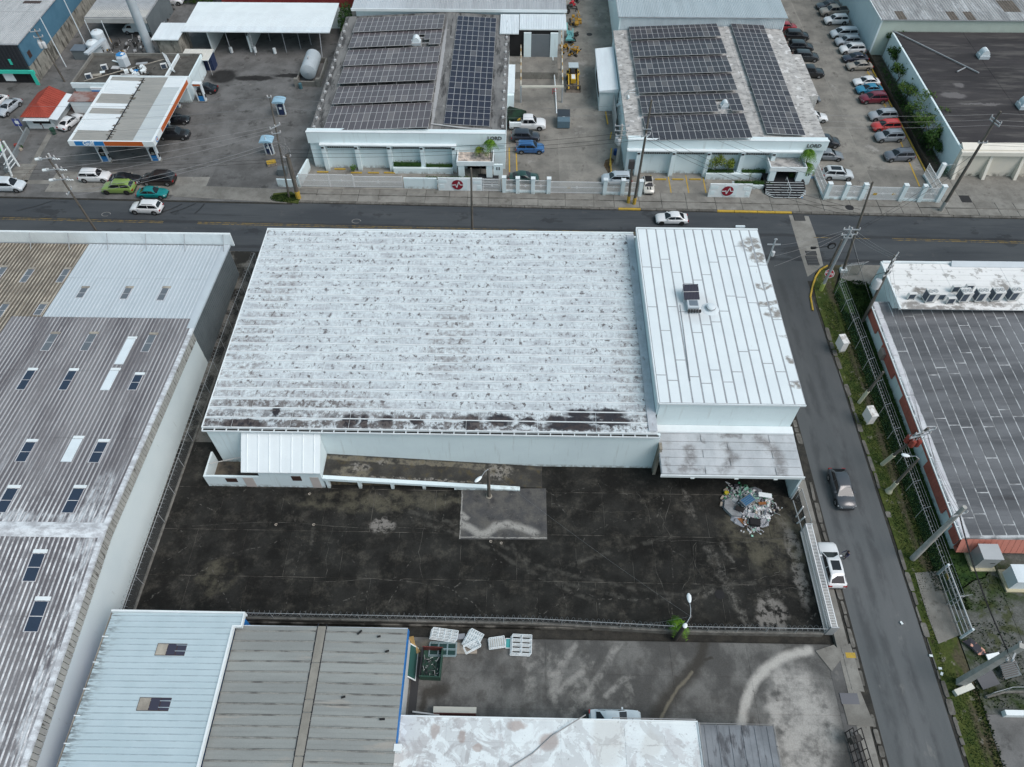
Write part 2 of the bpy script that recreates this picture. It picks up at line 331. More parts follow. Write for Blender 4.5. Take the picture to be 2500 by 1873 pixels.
m_white_p = mat('white_paint_marks', (.22,.22,.21), scale=2, layers=[dict(col=(.12,.12,.12), scale=3, lo=.5, hi=.62)])
m_wet = plain('wet_stain', (.012,.012,.012), rough=.35)
m_iron = plain('dark_iron', (.03,.03,.032), rough=.6, metal=.3, fine=.15)
m_bed = mat('ground_dirt', (.11,.105,.09), (.06,.065,.04), scale=.05, fine=.2)

struct('ground', MB().box(-700,-300,-2,700,1200,-.5), m_bed)
def pave(name, poly, z, m): return struct(name, MB().prism([(p[0],p[1]) for p in poly], -.55, z), m)
ry = lambda x: 86.45-.0175*x
pave('main_street', [(-160,ry(-160)),(150,ry(150)),(150,ry(150)-10.6),(-160,ry(-160)-10.6)], -.0, m_asph)
pave('side_street', [(31.75,-20),(39.1,-20),(38.5,30),(38.35,68),(38.6,71),(39.6,73.6),(41.6,75.3),(43.5,75.75),(30.6,75.95),(31.7,60)], .004, m_asph2)
# concrete band across the junction
pave('crossing_slab', [P(1926,525),P(1974,528),P(1995,585),P(2010,648),P(1972,676),P(1948,600)], .006, m_conc)
# forecourt of the fuel station and everything north of the street
def yl(x): return 81.5-.0185*x
struct('station_forecourt', MB().prism([(-160,ry(-160)+.02),(-34.2,ry(-34)+.02),(-34.2,175),(-160,175)], -.55, .04), m_fore)
struct('driveway', MB().prism([(-34.15,90.4),(64.6,90.2),(64.6,175),(-34.15,175)], -.55, .05), m_conc2)
struct('corner_lot', MB().prism([(64.65,ry(64)+3.2),(160,ry(160)+3.2),(160,175),(64.65,175)], -.55, .045), m_conc)
struct('lot_base', MB().prism([(-90,-25),(29.4,-25),(29.4,23.45),(-90,23.45)], -.55, .0), m_lot)
struct('drain_channel', MB().box(-38,23.5,-.6,30,24.5,-.38), m_gut)
struct('yard_base', MB().prism([(-90,24.55),(29.9,24.55),(29.9,75.9),(-90,77.5)], -.55, -.02), m_joint)
struct('east_verge', MB().prism([(38.95,-20),(41.3,-20),(41.6,20),(41.4,40),(41.35,60),(41.1,70),(43.4,75.0),(41.8,75.1),(39.8,73.5),(38.75,71),(38.5,68),(38.65,30)], -.55, .09), m_verge)
struct('lawn', MB().prism([(41.65,26.5),(42.3,28),(43.6,29.2),(45.1,30.1),(46.3,30.4),(47.5,31.6),(47.5,33.3),(49,70),(44,73.2),(42.6,72.5),(41.15,70),(41.4,60),(41.45,40)], -.55, .085), m_grass)
struct('corner_pavement', MB().prism([(43.45,75.2),(120,73.9),(120,70.5),(44.4,71.4),(42.7,72.7)], -.55, .1), m_conc)
struct('gravel_yard', MB().prism([(47.55,-20),(120,-20),(120,33.25),(47.55,33.25)], -.55, .06), m_gravel)
struct('gate_apron', MB().prism([P(2232,1400),P(2290,1395),P(2345,1550),P(2290,1573),P(2262,1500)], -.4, .12), m_conc)
struct('wet_pavement', MB().prism([(41.35,-20),(47.5,-20),(47.5,17.2),(43.6,17.5),(41.65,17.5)], -.55, .075), m_fore)
struct('lawn_corner', MB().prism([(41.7,17.55),(47.5,17.25),(47.5,31.5),(46.4,30.3),(45.2,30.0),(43.7,29.1),(42.4,27.9),(41.7,26.45)], -.55, .08), m_gravel)
struct('street_pavement', MB().prism([(29.95,-20),(31.2,-20),(31.05,30),(30.9,58),(30.2,75.5),(29.95,75.5)], -.55, .08), m_conc)

# markings (paint, 4 mm above the asphalt)
mk = MB()
for x0, x1 in ((-160,-52),(-47,26),(41,43.5),(46.5,49),(52,160)):
    for d in ((-.16, .16) if x0 != 41 and x0 != 46.5 else (0,)):
        n = max(2,int((x1-x0)/6)); mk.strip([(x0+(x1-x0)*i/n, yl(x0+(x1-x0)*i/n)+d, .012) for i in range(n+1)], .1)
struct('road_marking', mk, m_yel)
mk = MB()
for px, py in ((259,523),(870,540)):
    c = P(px,py,.01); mk.add([(c.x+.7*math.cos(a)*k,c.y+.5*math.sin(a)*k,.011) for k in (1,.8) for a in [i*math.pi/7 for i in range(13)]], [(i,i+1,14+i,13+i) for i in range(12)])
struct('chalk_ring', mk, m_white_p)
mk = MB()
for px0,py0,px1,py1 in ((40,515,130,490),(390,520,445,498),(415,520,478,497),(475,522,500,497)):
    mk.strip([P(px0,py0,.008),P((px0+px1)/2,(py0+py1)/2+2,.008),P(px1,py1,.008)], .22)
struct('tyre_mark', mk, plain('rubber_mark', (.025,.025,.026)))
# grates and covers
m_bar = plain('grate_bar', (.1,.1,.1), rough=.6, metal=.4)
def grate(px, py, w, l, label, rz=0):
    c = P(px,py,.014); t = thing('drain_grate', label, 'grate', c, rz)
    MB().box(-w/2,-l/2,-.02,w/2,l/2,.006).build('frame', m_iron, t, local=True)
    b = MB()
    for k in range(6): y = -l/2+l*(k+.5)/6; b.box(-w/2+.08,y-l*.05,.007,w/2-.08,y+l*.05,.03)
    b.build('bars', m_bar, t, local=True)
grate(1951,532,1.6,1.3,'black drain grate at the far kerb end of the concrete band')
grate(1980,618,1.5,.9,'smaller of two black grates near the stop sign end of the concrete band')
grate(1983,636,1.6,1.9,'larger black grate near the stop sign end of the concrete band')
def cover(px, py, r, label, z=.13, m=None):
    c = P(px,py,z); o = MB().lathe([(r,-.02),(r,.012),(r*.86,.014),(r*.84,.006),(0.01,.006)], n=18).build('manhole_cover', m or m_iron, None, 24); o.location = c
    tag(o, label, 'manhole cover')
cover(2074,507,.62,'round dark manhole cover in the pavement before the white gates')
cover(1439,84,.55,'round manhole cover in the driveway between the two solar buildings', .09)
c = P(2357,486,.13); tag(MB().obox((c.x,c.y,.13),1.5,1.6,.03).build('utility_hatch', m_iron), 'square iron hatch in the pavement before the cream building', 'hatch')
c = P(2074,1706,.09); tag(MB().obox((c.x,c.y,.1),1.6,.95,.03).build('utility_hatch', plain('steel_plate',(.13,.135,.15),metal=.4)), 'grey steel hatch in the broken pavement by the side street', 'hatch')

# pavement slabs along the north side, each a slab
def slab_mesh(name, sx, sy, h, m, b=.03):
    return MB().add([(-sx/2,-sy/2,-h),(sx/2,-sy/2,-h),(sx/2,sy/2,-h),(-sx/2,sy/2,-h),(-sx/2+.0,-sy/2,-b),(sx/2,-sy/2,-b),(sx/2,sy/2,-b),(-sx/2,sy/2,-b),
        (-sx/2+b,-sy/2+b,0),(sx/2-b,-sy/2+b,0),(sx/2-b,sy/2-b,0),(-sx/2+b,sy/2-b,0)],
        [(3,2,1,0),(0,1,5,4),(1,2,6,5),(2,3,7,6),(3,0,4,7),(4,5,9,8),(5,6,10,9),(6,7,11,10),(7,4,8,11),(8,9,10,11)]).mesh(name, m)
sw = struct('north_pavement', MB().prism([(-34.15,ry(-34)+.5),(150,ry(150)+.5),(150,ry(150)+3.2),(64.6,ry(64)+3.2),(64.6,90.2),(-34.15,90.4)], -.55, .085), m_joint)
rs = random.Random(3); x = -34
while x < 110:
    w_ = rs.uniform(2.6,4.4)
    for y0, y1 in ((0,1.55),(1.6,None)):
        ya = ry(x+w_/2)+.52+y0; yb = ya+1.5 if y1 else (90.3 if x < 62 else ry(x+w_/2)+3.6)
        if yb-ya < .4: continue
        me = slab_mesh('slab', w_-.06, yb-ya-.05, .1, m_conc, .015)
        o = link('slab', me, sw, (x+w_/2, (ya+yb)/2, .125+rs.uniform(-.006,.006)))
    x += w_
kb = struct('north_kerb', MB().prism([(-34.1,ry(-34)+.12),(150,ry(150)+.12),(150,ry(150)+.48),(-34.1,ry(-34)+.48)], -.5, .05), m_gut)
x = -34
while x < 120:
    l = rs.uniform(2.2,3.6); yel = (26 < x < 38) or (13.5 < x < 16)
    me = slab_mesh('kerb_stone', l-.05, .38, .2, m_yel2 if yel else m_kerb, .03); link('kerb_stone', me, kb, (x+l/2, ry(x+l/2)+.3, .135), (0,0,-.0175)); x += l
struct('station_kerb', MB().prism([(-160,ry(-160)-.35),(-34.2,ry(-34)-.35),(-34.2,ry(-34)+.0),(-160,ry(-160)+.0)], -.5, .02), m_gut)
# long concrete strips of the forecourt
for pts, nm in (([P(57,445),P(240,445),P(420,446)], 'forecourt_strip'), ([P(60,445),P(95,375),P(125,322)], 'forecourt_strip')):
    struct(nm, MB().strip([(p.x,p.y,.046) for p in pts], .9), m_conc)
struct('forecourt_apron', MB().prism([P(415,452),P(700,463),P(700,497),P(560,488),P(425,481)], .0, .07), m_conc)
struct('grass_patch', MB().prism([P(668,474),P(712,470),P(735,485),P(728,498),P(690,494),P(664,486)], -.1, .16), m_verge)
# forecourt slabs: patches of different age
fs = struct('forecourt_patches', MB().box(-34.6,100,-.3,-34.4,101,.03), m_fore)
for x0,y0,x1,y1 in ((-52,101,-43.5,108),(-43.3,101,-38,108),(-52,108.2,-46,114),(-45.8,108.2,-38,113),(-60,88.6,-48,93),(-47.8,90,-38,98),(-64,98,-56.5,111),(-72,89,-60.2,94)):
    link('slab', slab_mesh('slab', x1-x0-.06, y1-y0-.06, .1, m_fore if (x0*7)%3 else m_conc, .01), fs, ((x0+x1)/2,(y0+y1)/2,.047+abs(x0)%1*.004))
# driveway slabs between the two solar buildings and in the car park
dv = struct('driveway_slabs', MB().box(-2.6,91,-.3,-2.5,92,.0), m_joint)
rs = random.Random(5)
for x0,x1,ya,yb in ((-2.6,5.4,90.9,160),(5.45,11.6,90.9,160),(45.2,52.6,90.9,165),(52.7,61.6,90.9,165)):
    y = ya
    while y < yb:
        l = rs.uniform(4.5,7.5); link('slab', slab_mesh('slab', x1-x0-.07, l-.07, .1, m_conc2, .012), dv, ((x0+x1)/2, y+l/2, .062+rs.uniform(-.004,.004))); y += l
# yard slabs
yd = struct('yard', MB().prism([(-38.4,24.62),(29.8,24.62),(29.8,45),(-38.4,45)], -.4, -.005), m_joint)
rs = random.Random(11)
ys = [24.65,29.2,34.25,39.25,45.0]
for j in range(4):
    xs = [-38.4]; 
    while xs[-1] < 26: xs.append(xs[-1]+rs.uniform(4.6,6.8))
    xs[-1] = 29.85
    for i in range(len(xs)-1):
        x0,x1 = xs[i],xs[i+1]; zz = .03+rs.uniform(-.008,.008)
        link('slab', slab_mesh('slab', x1-x0-.035, ys[j+1]-ys[j]-.05, .1, m_yard, .012), yd, ((x0+x1)/2,(ys[j]+ys[j+1])/2, zz))
a, b, c2, d = P(1121,1317), P(1336,1318), P(1333,1193), P(1127,1195)
ps = struct('patched_slab', MB().prism([(p.x,p.y) for p in (a,b,c2,d)], -.1, .048), m_patch)
# cracks in the yard: thin crooked weed-filled lines
ck = MB(); rs = random.Random(4)
def crack(p0, p1, n=9, amp=.35, w=.035, z=.047):
    p0, p1 = Vector(p0), Vector(p1); d = (p1-p0); u = Vector((-d.y,d.x,0)).normalized(); off = 0; pts = []
    for i in range(n+1): off = (off*.9+rs.uniform(-amp,amp))*(0<i<n); pts.append(p0.lerp(p1,i/n)+u*off)
    ck.strip(pts, [w*rs.uniform(.4,1.3) for _ in pts], z, jit=.2)
for q in ((1700,1330,1720,1440),(1755,1330,1775,1450),(1775,1440,1800,1545),(1640,1190,1625,1310),(1840,1310,1850,1260),(1890,1300,1975,1330),(1790,1420,1920,1410),(1900,1330,1890,1400),(1820,1450,1950,1440),(1550,1190,1580,1240),(1580,1320,1640,1323),(1640,1322,1950,1322),(1340,1235,1560,1248),(1460,1180,1463,1235),(620,1411,1035,1425),(470,1285,1040,1292),(1047,1250,1035,1420),(812,1290,795,1420),(1120,1200,1118,1318),(1610,1245,1625,1320),(1700,1325,1665,1440),(1590,1315,1640,1540),(1310,1460,1320,1500),(1370,1340,1380,1500)):
    crack(P(q[0],q[1]), P(q[2],q[3]), n=10, amp=.22)
struct('yard_crack', ck, mat('crack_lichen', (.12,.117,.104), (.03,.029,.027), scale=1.3, lo=.4, hi=.6, fine=.3))
# sidewalk kerb stones along both sides of the side street
for side, fx, nm in ((0, lambda y: 31.5 if y<60 else 31.5-.05*(y-60), 'west_kerb'), (1, lambda y: 38.75 if y<60 else 38.6, 'east_kerb')):
    kb = struct(nm, MB().prism([(fx(y)+s*.42,y) for s,yy in ((-1,range(-20,73,4)),(1,range(72,-21,-4))) for y in yy] , -.5, .012), m_gut)
    y = 8.0 if side == 0 else 14
    while y < (71 if side == 0 else 66):
        l = rs.uniform(.7,2.6); w_ = rs.uniform(.3,.6)
        h = rs.uniform(.085,.13); n = 8; pts = [(w_/2*math.copysign(abs(math.cos(a))**.35,math.cos(a))*rs.uniform(.85,1.05), (l-.07)/2*math.copysign(abs(math.sin(a))**.35,math.sin(a))*rs.uniform(.9,1.02)) for a in [(i+.5)*math.pi*2/n for i in range(n)]]
        b = MB().prism(pts, -.1, h); 
        if rs.random() > .15: o = link('kerb_stone', b.mesh('kerb_stone', m_kerb), kb, (fx(y+l/2)+rs.uniform(-.05,.05), y+l/2, 0), (0,0,rs.uniform(-.05,.05)))
        y += l
# yellow kerb round the stop-sign corner
pts = [P(1985,760),P(1979,725),P(1984,700),P(1992,676),P(2003,660),P(2020,650)]
ck2 = MB(); ck2.path([(p.x-.05,p.y,.1) for p in pts], .13, 6); tag(struct('corner_kerb', ck2, m_yel2), kind='structure')
# lower lot: its own slabs
lt = struct('lower_lot', MB().prism([(-24,13),(29.2,13),(29.2,23.4),(-24,23.4)], -.3, .012), m_lot)
for x0,x1,ya in ((-12,2.55,8),(2.6,14.2,8),(14.25,21.4,8),(21.45,29.3,8)):
    for y0,y1 in ((ya,14.2),(14.25,17.15),(17.2,20.3),(20.35,23.38)):
        link('slab', slab_mesh('slab', x1-x0-.02, y1-y0-.02, .1, m_lot, .008), lt, ((x0+x1)/2,(y0+y1)/2,.03))
# broken pavement pieces beside the lower lot
bp = struct('broken_pavement', MB().prism([(28.8,12),(31.1,12),(31.1,23.0),(28.8,23.0)], -.5, .05), m_fore)
for poly in ([P(1990,1590),P(2035,1575),P(2060,1600),P(2030,1640)], [P(2052,1580),P(2075,1572),P(2110,1690),P(2080,1686)], [P(2052,1700),P(2100,1690),P(2135,1775),P(2070,1770)]):
    c = sum(poly, Vector())/len(poly); MB().prism([(p.x,p.y) for p in poly], 0, .11).build('slab', m_conc, bp)
tag(MB().obox(P(2077,1600,.116),.9,.5,.006).build('paint_mark', m_yel2), 'small yellow paint patch on the pale broken pavement slab', 'paint mark')
# ------------------------------------------------------------------ buildings
def pts6(z, *q): return [tuple(P(a,b,z)[:2]) for a,b in q]
def blob_px(z, *q):     # survey rectangles (x0,y0,x1,y1) -> ellipses on the surface
    out = []
    for x0,y0,x1,y1 in q:
        a, b = P(x0,y1,z), P(x1,y0,z); out.append(((a.x+b.x)/2,(a.y+b.y)/2,max(.25,abs(b.x-a.x)*.62),max(.25,abs(b.y-a.y)*.7)))
    return out
m_wallw = mat('white_wall', (.7,.81,.83), (.66,.765,.79), scale=.25, fine=.03, rough=.7, layers=[dict(col=(.36,.38,.36), scale=.8, st=(2.5,2.5,.2), lo=.55, hi=.75, amt=.4), dict(col=(.16,.15,.12), scale=1.5, st=(1,1,.6), lo=.4, hi=.6, grad=(2,.7,0), amt=.7)])
m_wallg = mat('green_white_wall', (.68,.755,.76), (.64,.72,.73), scale=.2, fine=.04, layers=[dict(col=(.3,.3,.26), scale=1, st=(2,2,.3), lo=.64, hi=.74, amt=.5)])
m_trim = plain('white_trim', (.74,.8,.815))
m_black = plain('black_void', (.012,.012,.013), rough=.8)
front_dark = blob_px(6.8,(1130,1016,1172,1042),(1190,1016,1250,1036),(1268,1020,1305,1036),(1335,1016,1380,1036),(1386,1000,1440,1016),(1446,1000,1522,1018),(1382,1018,1448,1034),(1450,1018,1536,1036),(1340,1034,1450,1048),(831,1014,872,1040),(660,995,684,1015),(878,1015,900,1040),(1003,1020,1031,1036),(925,1018,960,1040),(545,1026,640,1040),(1128,1036,1170,1046))
py0_ = (73.2-42.45)/24
m_rooft = mat('roof_lap', (.74,.77,.78), (.6,.63,.64), scale=.8, st=(1,3,1), fine=.06)
m_roofw = mat('painted_roof', (.64,.705,.725), (.56,.62,.645), scale=.5, fine=.05, rough=.6, detail=8, layers=[
  dict(col=(.28,.29,.315), scale=2.2, st=(1.5,.8,1), lo=.44, hi=.6, bands=(1,py0_,42.45,.14,.85), amt=.45, detail=9, nr=.75),  # pan grime, banded so its colour also stands in for ridge shading
  dict(col=(.32,.325,.35), scale=.45, st=(.6,2.2,1), lo=.47, hi=.6, bands=(1,py0_,42.45,.14,.85), amt=.45, detail=9, nr=.75),
  dict(col=(.1,.085,.085), scale=1.5, st=(1.2,.9,1), lo=.55, hi=.6, bands=(1,py0_,42.45,.25,.95), amt=.9, detail=9, nr=.75),
  dict(col=(.2,.18,.175), scale=1.6, st=(1.2,1.2,1), lo=.44, hi=.58, bands=(1,py0_,42.45,.12,.8), blobs=[(-31,50,3,9),(-31.5,44,4,2.5),(-22,46,9,3),(-29,62,2,6),(12,52,2,8),(-8,55,3,6)], wig=6, ws=.3, amt=.6, detail=9, nr=.75),
  dict(col=(.022,.021,.027), scale=1.3, lo=.22, hi=.4, blobs=front_dark, wig=1.0, ws=1.5, bands=(1,py0_,42.45,.1,1.2), amt=.97, detail=9),
  dict(col=(.06,.05,.05), scale=.9, st=(.9,1,1), lo=.47, hi=.56, grad=(1,46.5,43.2), bands=(1,py0_,42.45,.1,.9), amt=.85, detail=9, nr=.75), dict(col=(.12,.105,.1), scale=1.1, st=(1.6,1,1), lo=.46, hi=.56, bands=(1,py0_,42.45,.08,.85), blobs=[(-25,43.2,9,.9),(-10,43.5,10,1),(-25,45.6,8,1)], wig=1.2, amt=.8, detail=9)])
def tall_bl(z=9.1): return blob_px(z,(1812,585,1858,612),(1835,620,1868,640),(1870,755,1905,775),(1855,735,1905,745),(1905,815,1935,822),(1930,930,1960,945),(1850,690,1880,705),(1920,870,1937,885))
m_roofn = mat('clean_white_roof', (.72,.785,.805), (.68,.745,.77), scale=.3, fine=.03, rough=.55, layers=[
  dict(col=(.22,.2,.18), scale=1.2, lo=.35, hi=.55, blobs=tall_bl(), wig=1.5, ws=.8, amt=.9),
  dict(col=(.4,.38,.36), scale=2.2, st=(1,.35,1), lo=.66, hi=.75, amt=.5), dict(col=(.5,.5,.5), blobs=blob_px(9.1,(1660,725,1740,780)), wig=1.2, amt=.3)])
m_seamg = mat('grey_sealant', (.36,.38,.4), scale=1, fine=.1)
m_canopy = mat('canopy_roof', (.5,.53,.55), (.4,.43,.45), scale=.35, st=(1.5,.6,1), fine=.08, rough=.6, detail=8, layers=[
  dict(col=(.17,.165,.165), scale=1.2, lo=.34, hi=.58, amt=.8, detail=9, nr=.75, segs=[([tuple(P(a,b,4.5)[:2]) for a,b in q],w_) for w_,q in ((.55,((1682,1095),(1690,1120),(1668,1148))),(.5,((1768,1090),(1790,1115),(1765,1150))),(.25,((1755,1064),(1805,1066))),(.65,((1845,1066),(1882,1090),(1905,1125),(1908,1155))),(.2,((1630,1118),(1632,1150))),(.2,((1700,1070),(1716,1078))),(.3,((1680,1150),(1720,1150))))], wig=1.3, ws=.9),
  dict(col=(.3,.3,.3), scale=1.2, lo=.55, hi=.7, amt=.5)])

m_chalk = mat('chalky_edge', (.62,.64,.66), (.5,.5,.53), scale=1, fine=.1)
_sheets = {}
def sheetmesh(w, l, k, h, rw, mats, name):
    key = (round(w,2), round(l,2), k, h, rw, tuple(m.name for m in mats))
    if key in _sheets: return _sheets[key]
    pr = [(0,0,0)]
    for i in range(k):
        xc = (i+.5)*w/k; pr += [(xc-rw/2,0,1),(xc-rw*.22,h,1),(xc+rw*.22,h,1),(xc+rw/2,0,0)]
    pr.append((w,0,0)); b = MB(); n = len(pr)
    b.v = [(x,0,z) for x,z,_ in pr]+[(x,l,z) for x,z,_ in pr]
    for i in range(n-1): b.f.append([i,i+1,n+i+1,n+i]); b.m.append(pr[i][2] if len(mats)>1 else 0)
    b.v += [(0,0,-.02),(w,0,-.02)]; b.f.append([2*n,2*n+1,n-1,0]); b.m.append(0)
    _sheets[key] = b.mesh(name, list(mats)); return _sheets[key]
def put(name, me, parent, M, loc0=None, mat=None):
    o = link(name, me, parent, mat=mat); off = Vector((0,0,0)); q = parent
    while q is not None: off += q.location; q = q.parent
    o.matrix_local = Matrix.Translation(-off) @ M; return o
def basis(O, U, V):
    U, V = Vector(U).normalized(), Vector(V).normalized(); N = U.cross(V).normalized(); V = N.cross(U)
    M = Matrix((U,V,N)).transposed().to_4x4(); M.translation = O; return M
def sheet_field(parent, A, B, C, cols, rows, k, h, rw, matf, name='roof_sheet', lap=.0, jit=.0, seed=1, rowb=None, lift=.02):
    """A origin, B end of the width edge, C end of the rib edge"""
    A, B, C = Vector(A), Vector(B), Vector(C); U = B-A; V = C-A; rs = random.Random(seed); N = U.cross(V).normalized()
    rb = rowb or [j/rows for j in range(rows+1)]
    for i in range(cols):
        for j in range(len(rb)-1):
            u0, u1, v0, v1 = i/cols, (i+1)/cols, rb[j], rb[j+1]
            me = sheetmesh(U.length/cols*(1-lap), V.length*(v1-v0)*(1.0)-.02, k, h, rw, matf(i,j) , name)
            O = A+U*u0+V*v0+N*(lift+.012*((i+j)%2)+rs.uniform(-jit,jit)); put(name, me, parent, basis(O,U,V))

# ---- central warehouse
WL, WR, WF, WB = -33.0, 14.15, 42.45, 73.2
wh = thing('warehouse', 'huge white warehouse in the middle with mould-stained ribbed roof and clean white raised end', 'warehouse', (-9,58,0))
MB().box(WL+.15,WF,-.3,WR+.3,WF+.3,6.45).build('front_wall', m_wallw, wh)
MB().box(WL+.15,WF+.302,-.3,WL+.45,WB-.3,6.45).build('side_wall', m_wallw, wh)
MB().box(WL+.152,WB-.298,-.3,WR+.3,WB,6.45).build('rear_wall', m_wallw, wh)
rf = MB().box(WL,WF-.0,6.46,WR-.05,WB+.1,6.70).build('roof', m_trim, wh)
bands = 24; py_ = (WB-WF)/bands
rs = random.Random(2)
for j in range(bands):
    y0 = WF-.0+j*py_; x = WL-.05; first = True
    while x < WR-.15:
        l = rs.choice((5.2,6.1,6.1,7.4)) if not first else rs.choice((3.0,4.6,6.1)); first = False
        l = min(l, WR-.1-x); l = l+ (WR-.1-x-l if WR-.1-x-l < 1.5 else 0)
        b = MB(); L = l-.05; W = py_
        b.add([(0,.0,.075),(L,.0,.075),(L,.11,.075),(0,.11,.075),(0,.14,0),(L,.14,0),(L,W-.02,.03),(0,W-.02,.03),(0,0,-.03),(L,0,-.03),(L,W-.02,-.03),(0,W-.02,-.03)],
              [(0,1,2,3),(3,2,5,4),(4,5,6,7),(8,9,1,0),(9,10,6,5),(8,0,3,4),(11,8,4,7),(9,5,2,1),(10,11,7,6)])
        b.m[0] = b.m[1] = b.m[5] = 1
        put('roof_panel', b.mesh('roof_panel', [m_roofw, m_rooft]), rf, Matrix.Translation((x, y0, 6.715+rs.uniform(0,.012)))); x += l
# eave: white edge with a row of dark gutter boxes between brackets
MB().box(WL-.06,WF-.34,6.42,WR+.2,WF-.262,6.62).build('fascia', m_trim, wh)
MB().box(WL-.06,WF-.258,6.50,WR+.2,WF-.004,6.53).build('gutter', m_black, wh)
n = 38
for i in range(n+1):
    x = WL+(WR-WL+.1)*i/n; MB().box(x-.045,WF-.26,6.532,x+.045,WF-.03,6.66).build('gutter_bracket', m_trim, wh)
MB().box(WL-.1,WF-.02,6.45,WL-.002,WB+.1,6.82).build('edge_trim', m_trim, wh); MB().box(WL-.1,WB+.102,6.45,WR-.05,WB+.3,6.86).build('edge_trim', m_trim, wh)
# raised white end
TX0, TX1, TY0, TY1, TZ = 14.12, 29.1, 44.75, 71.6, 9.0
for nm, bx in (('front_wall',(TX0+.2,TY0+.18,-.3,TX1-.4,TY0+.4,TZ-.1)),('side_wall',(TX1-.62,TY0+.402,-.3,TX1-.4,TY1-.3,TZ-.1)),('side_wall',(TX0+.02,TY0+.3,6.5,TX0+.2,TY1-.3,TZ-.1)),('rear_wall',(TX0+.202,TY1-.298,-.3,TX1-.42,TY1-.1,TZ-.1))):
    MB().box(*bx).build(nm, m_wallw, wh)
rf2 = MB().box(TX0,TY0,TZ-.08,TX1,TY1,TZ+.02).build('raised_roof', m_seamg, wh)
cols = 13; pw = (TX1-TX0)/cols; rs = random.Random(8)
for i in range(cols):
    y = TY0+.02; k = 0
    while y < TY1-.05:
        l = rs.uniform(6,10) if k else rs.uniform(2.5,7.5); k += 1; l = min(l, TY1-.02-y)
        if TY1-.02-y-l < 1.2: l = TY1-.02-y
        put('roof_panel', slab_mesh('roof_panel', pw-.17, l-.12, .04, m_roofn, .012), rf2, Matrix.Translation((TX0+pw*(i+.5), y+l/2, TZ+.045))); y += l
e = MB().box(TX0-.0,TY1+.004,TZ-.3,TX1,TY1+.22,TZ+.1); e.box(TX0-.12,TY0,TZ-.4,TX0-.004,TY1+.22,TZ+.09); e.build('edge_trim', m_trim, wh)
MB().box(TX0,TY0-.1,TZ-.18,TX1,TY0-.004,TZ+.05).build('fascia', m_roofn, wh)
# flashing where the low roof meets the raised end
MB().box(13.2,WF+.3,6.82,14.1,WB-.2,6.86).build('flashing', mat('flashing_grey',(.5,.54,.58),scale=.8,fine=.06,layers=[dict(col=(.3,.3,.32),scale=1.3,st=(1,.4,1),lo=.6,hi=.7)]), wh)
# canopy over the corner of the yard
cn = MB().prism([(14.5,39.1),(29.0,39.0),(29.0,44.88),(14.5,44.88)], 4.2, lambda x,y: 4.42+.04*(y-39)).build('canopy', m_canopy, wh)
for j in range(6):
    for i,(xa,xb) in enumerate(((14.55,21.7),(21.75,28.95)) if j%2 else ((14.55,19.0),(19.05,26.2),(26.25,28.95))):
        put('roof_panel', slab_mesh('roof_panel', xb-xa-.02, .93, .03, m_canopy, .01), cn, Matrix.Translation(((xa+xb)/2, 39.1+(j+.5)*.965, 4.5+.04*(j+.5)*.965)))
MB().box(14.4,38.88,4.12,29.1,38.99,4.52).build('fascia', m_trim, wh)
MB().box(28.82,39.004,-.1,29.02,44.9,4.18).build('canopy_wall', m_wallw, wh)
MB().box(14.45,41.6,-.1,14.75,42.44,5.2).build('pillar', mat('tan_pillar',(.27,.25,.21),scale=1,fine=.15), wh)
MB().box(14.0,44.0,4.66,28.9,44.9,4.9).build('flashing', m_trim, wh)
for x in (17.5,22,26): MB().box(x,38.82,4.0,x+.4,38.876,4.12).build('bracket', m_trim, wh)
# ramp along the front wall, its edge beam and posts
rz_ = lambda x, y=0: max(.05, .086*(2.2-x))
m_ramp = mat('ramp_floor', (.04,.039,.036), (.065,.063,.057), scale=.6, fine=.25, rough=.95, detail=9, layers=[
  dict(col=(.2,.185,.145), scale=1.2, lo=.35, hi=.6, amt=.8, blobs=[(-12,42.0,14,.35),(-4,41.9,4,.4),(-18,40.3,2,.8)], wig=.6), dict(col=(.24,.23,.21), scale=2.4, lo=.45, hi=.56, amt=.8, blobs=[(-17.2,41.0,1.2,.5),(-15,41.8,.8,.4),(-11,39.9,8,.2),(-2.3,41.5,1.5,1.3)], wig=1.0), dict(col=(.09,.07,.03), scale=1.2, lo=.5, hi=.7, amt=.6)])
ramp = thing('loading_ramp', 'dark mossy concrete ramp with white edge beam climbing left along the white warehouse wall', 'ramp', (-10,41,0))
MB().prism([(-20.95,39.75),(2.4,39.75),(2.4,42.44),(-20.95,42.44)], -.02, rz_).build('deck', m_ramp, ramp)
b = MB().prism([(-20.95,39.3),(0,39.3),(0,39.74),(-20.95,39.74)], lambda x,y: rz_(x)-.38 if x < -3 else 0, lambda x,y: rz_(x)+.06); b.build('edge_beam', m_wallw, ramp)
for x in (-20.6,-17.2,-13.7,-10.3,-6.9): MB().box(x-.16,39.32,0,x+.16,39.72,rz_(x)-.39).build('post', m_wallw, ramp)
MB().prism([(-6.8,39.34),(-1,39.34),(-1,39.72),(-6.8,39.72)], 0, lambda x,y: max(.02,rz_(x)-.39)).build('end_wall', m_wallw, ramp)
MB().box(-20.9,39.745,0,-5,39.749,.9).build('recess', mat('tan_grime',(.16,.13,.085),(.05,.045,.04),scale=1.2,fine=.3), ramp)
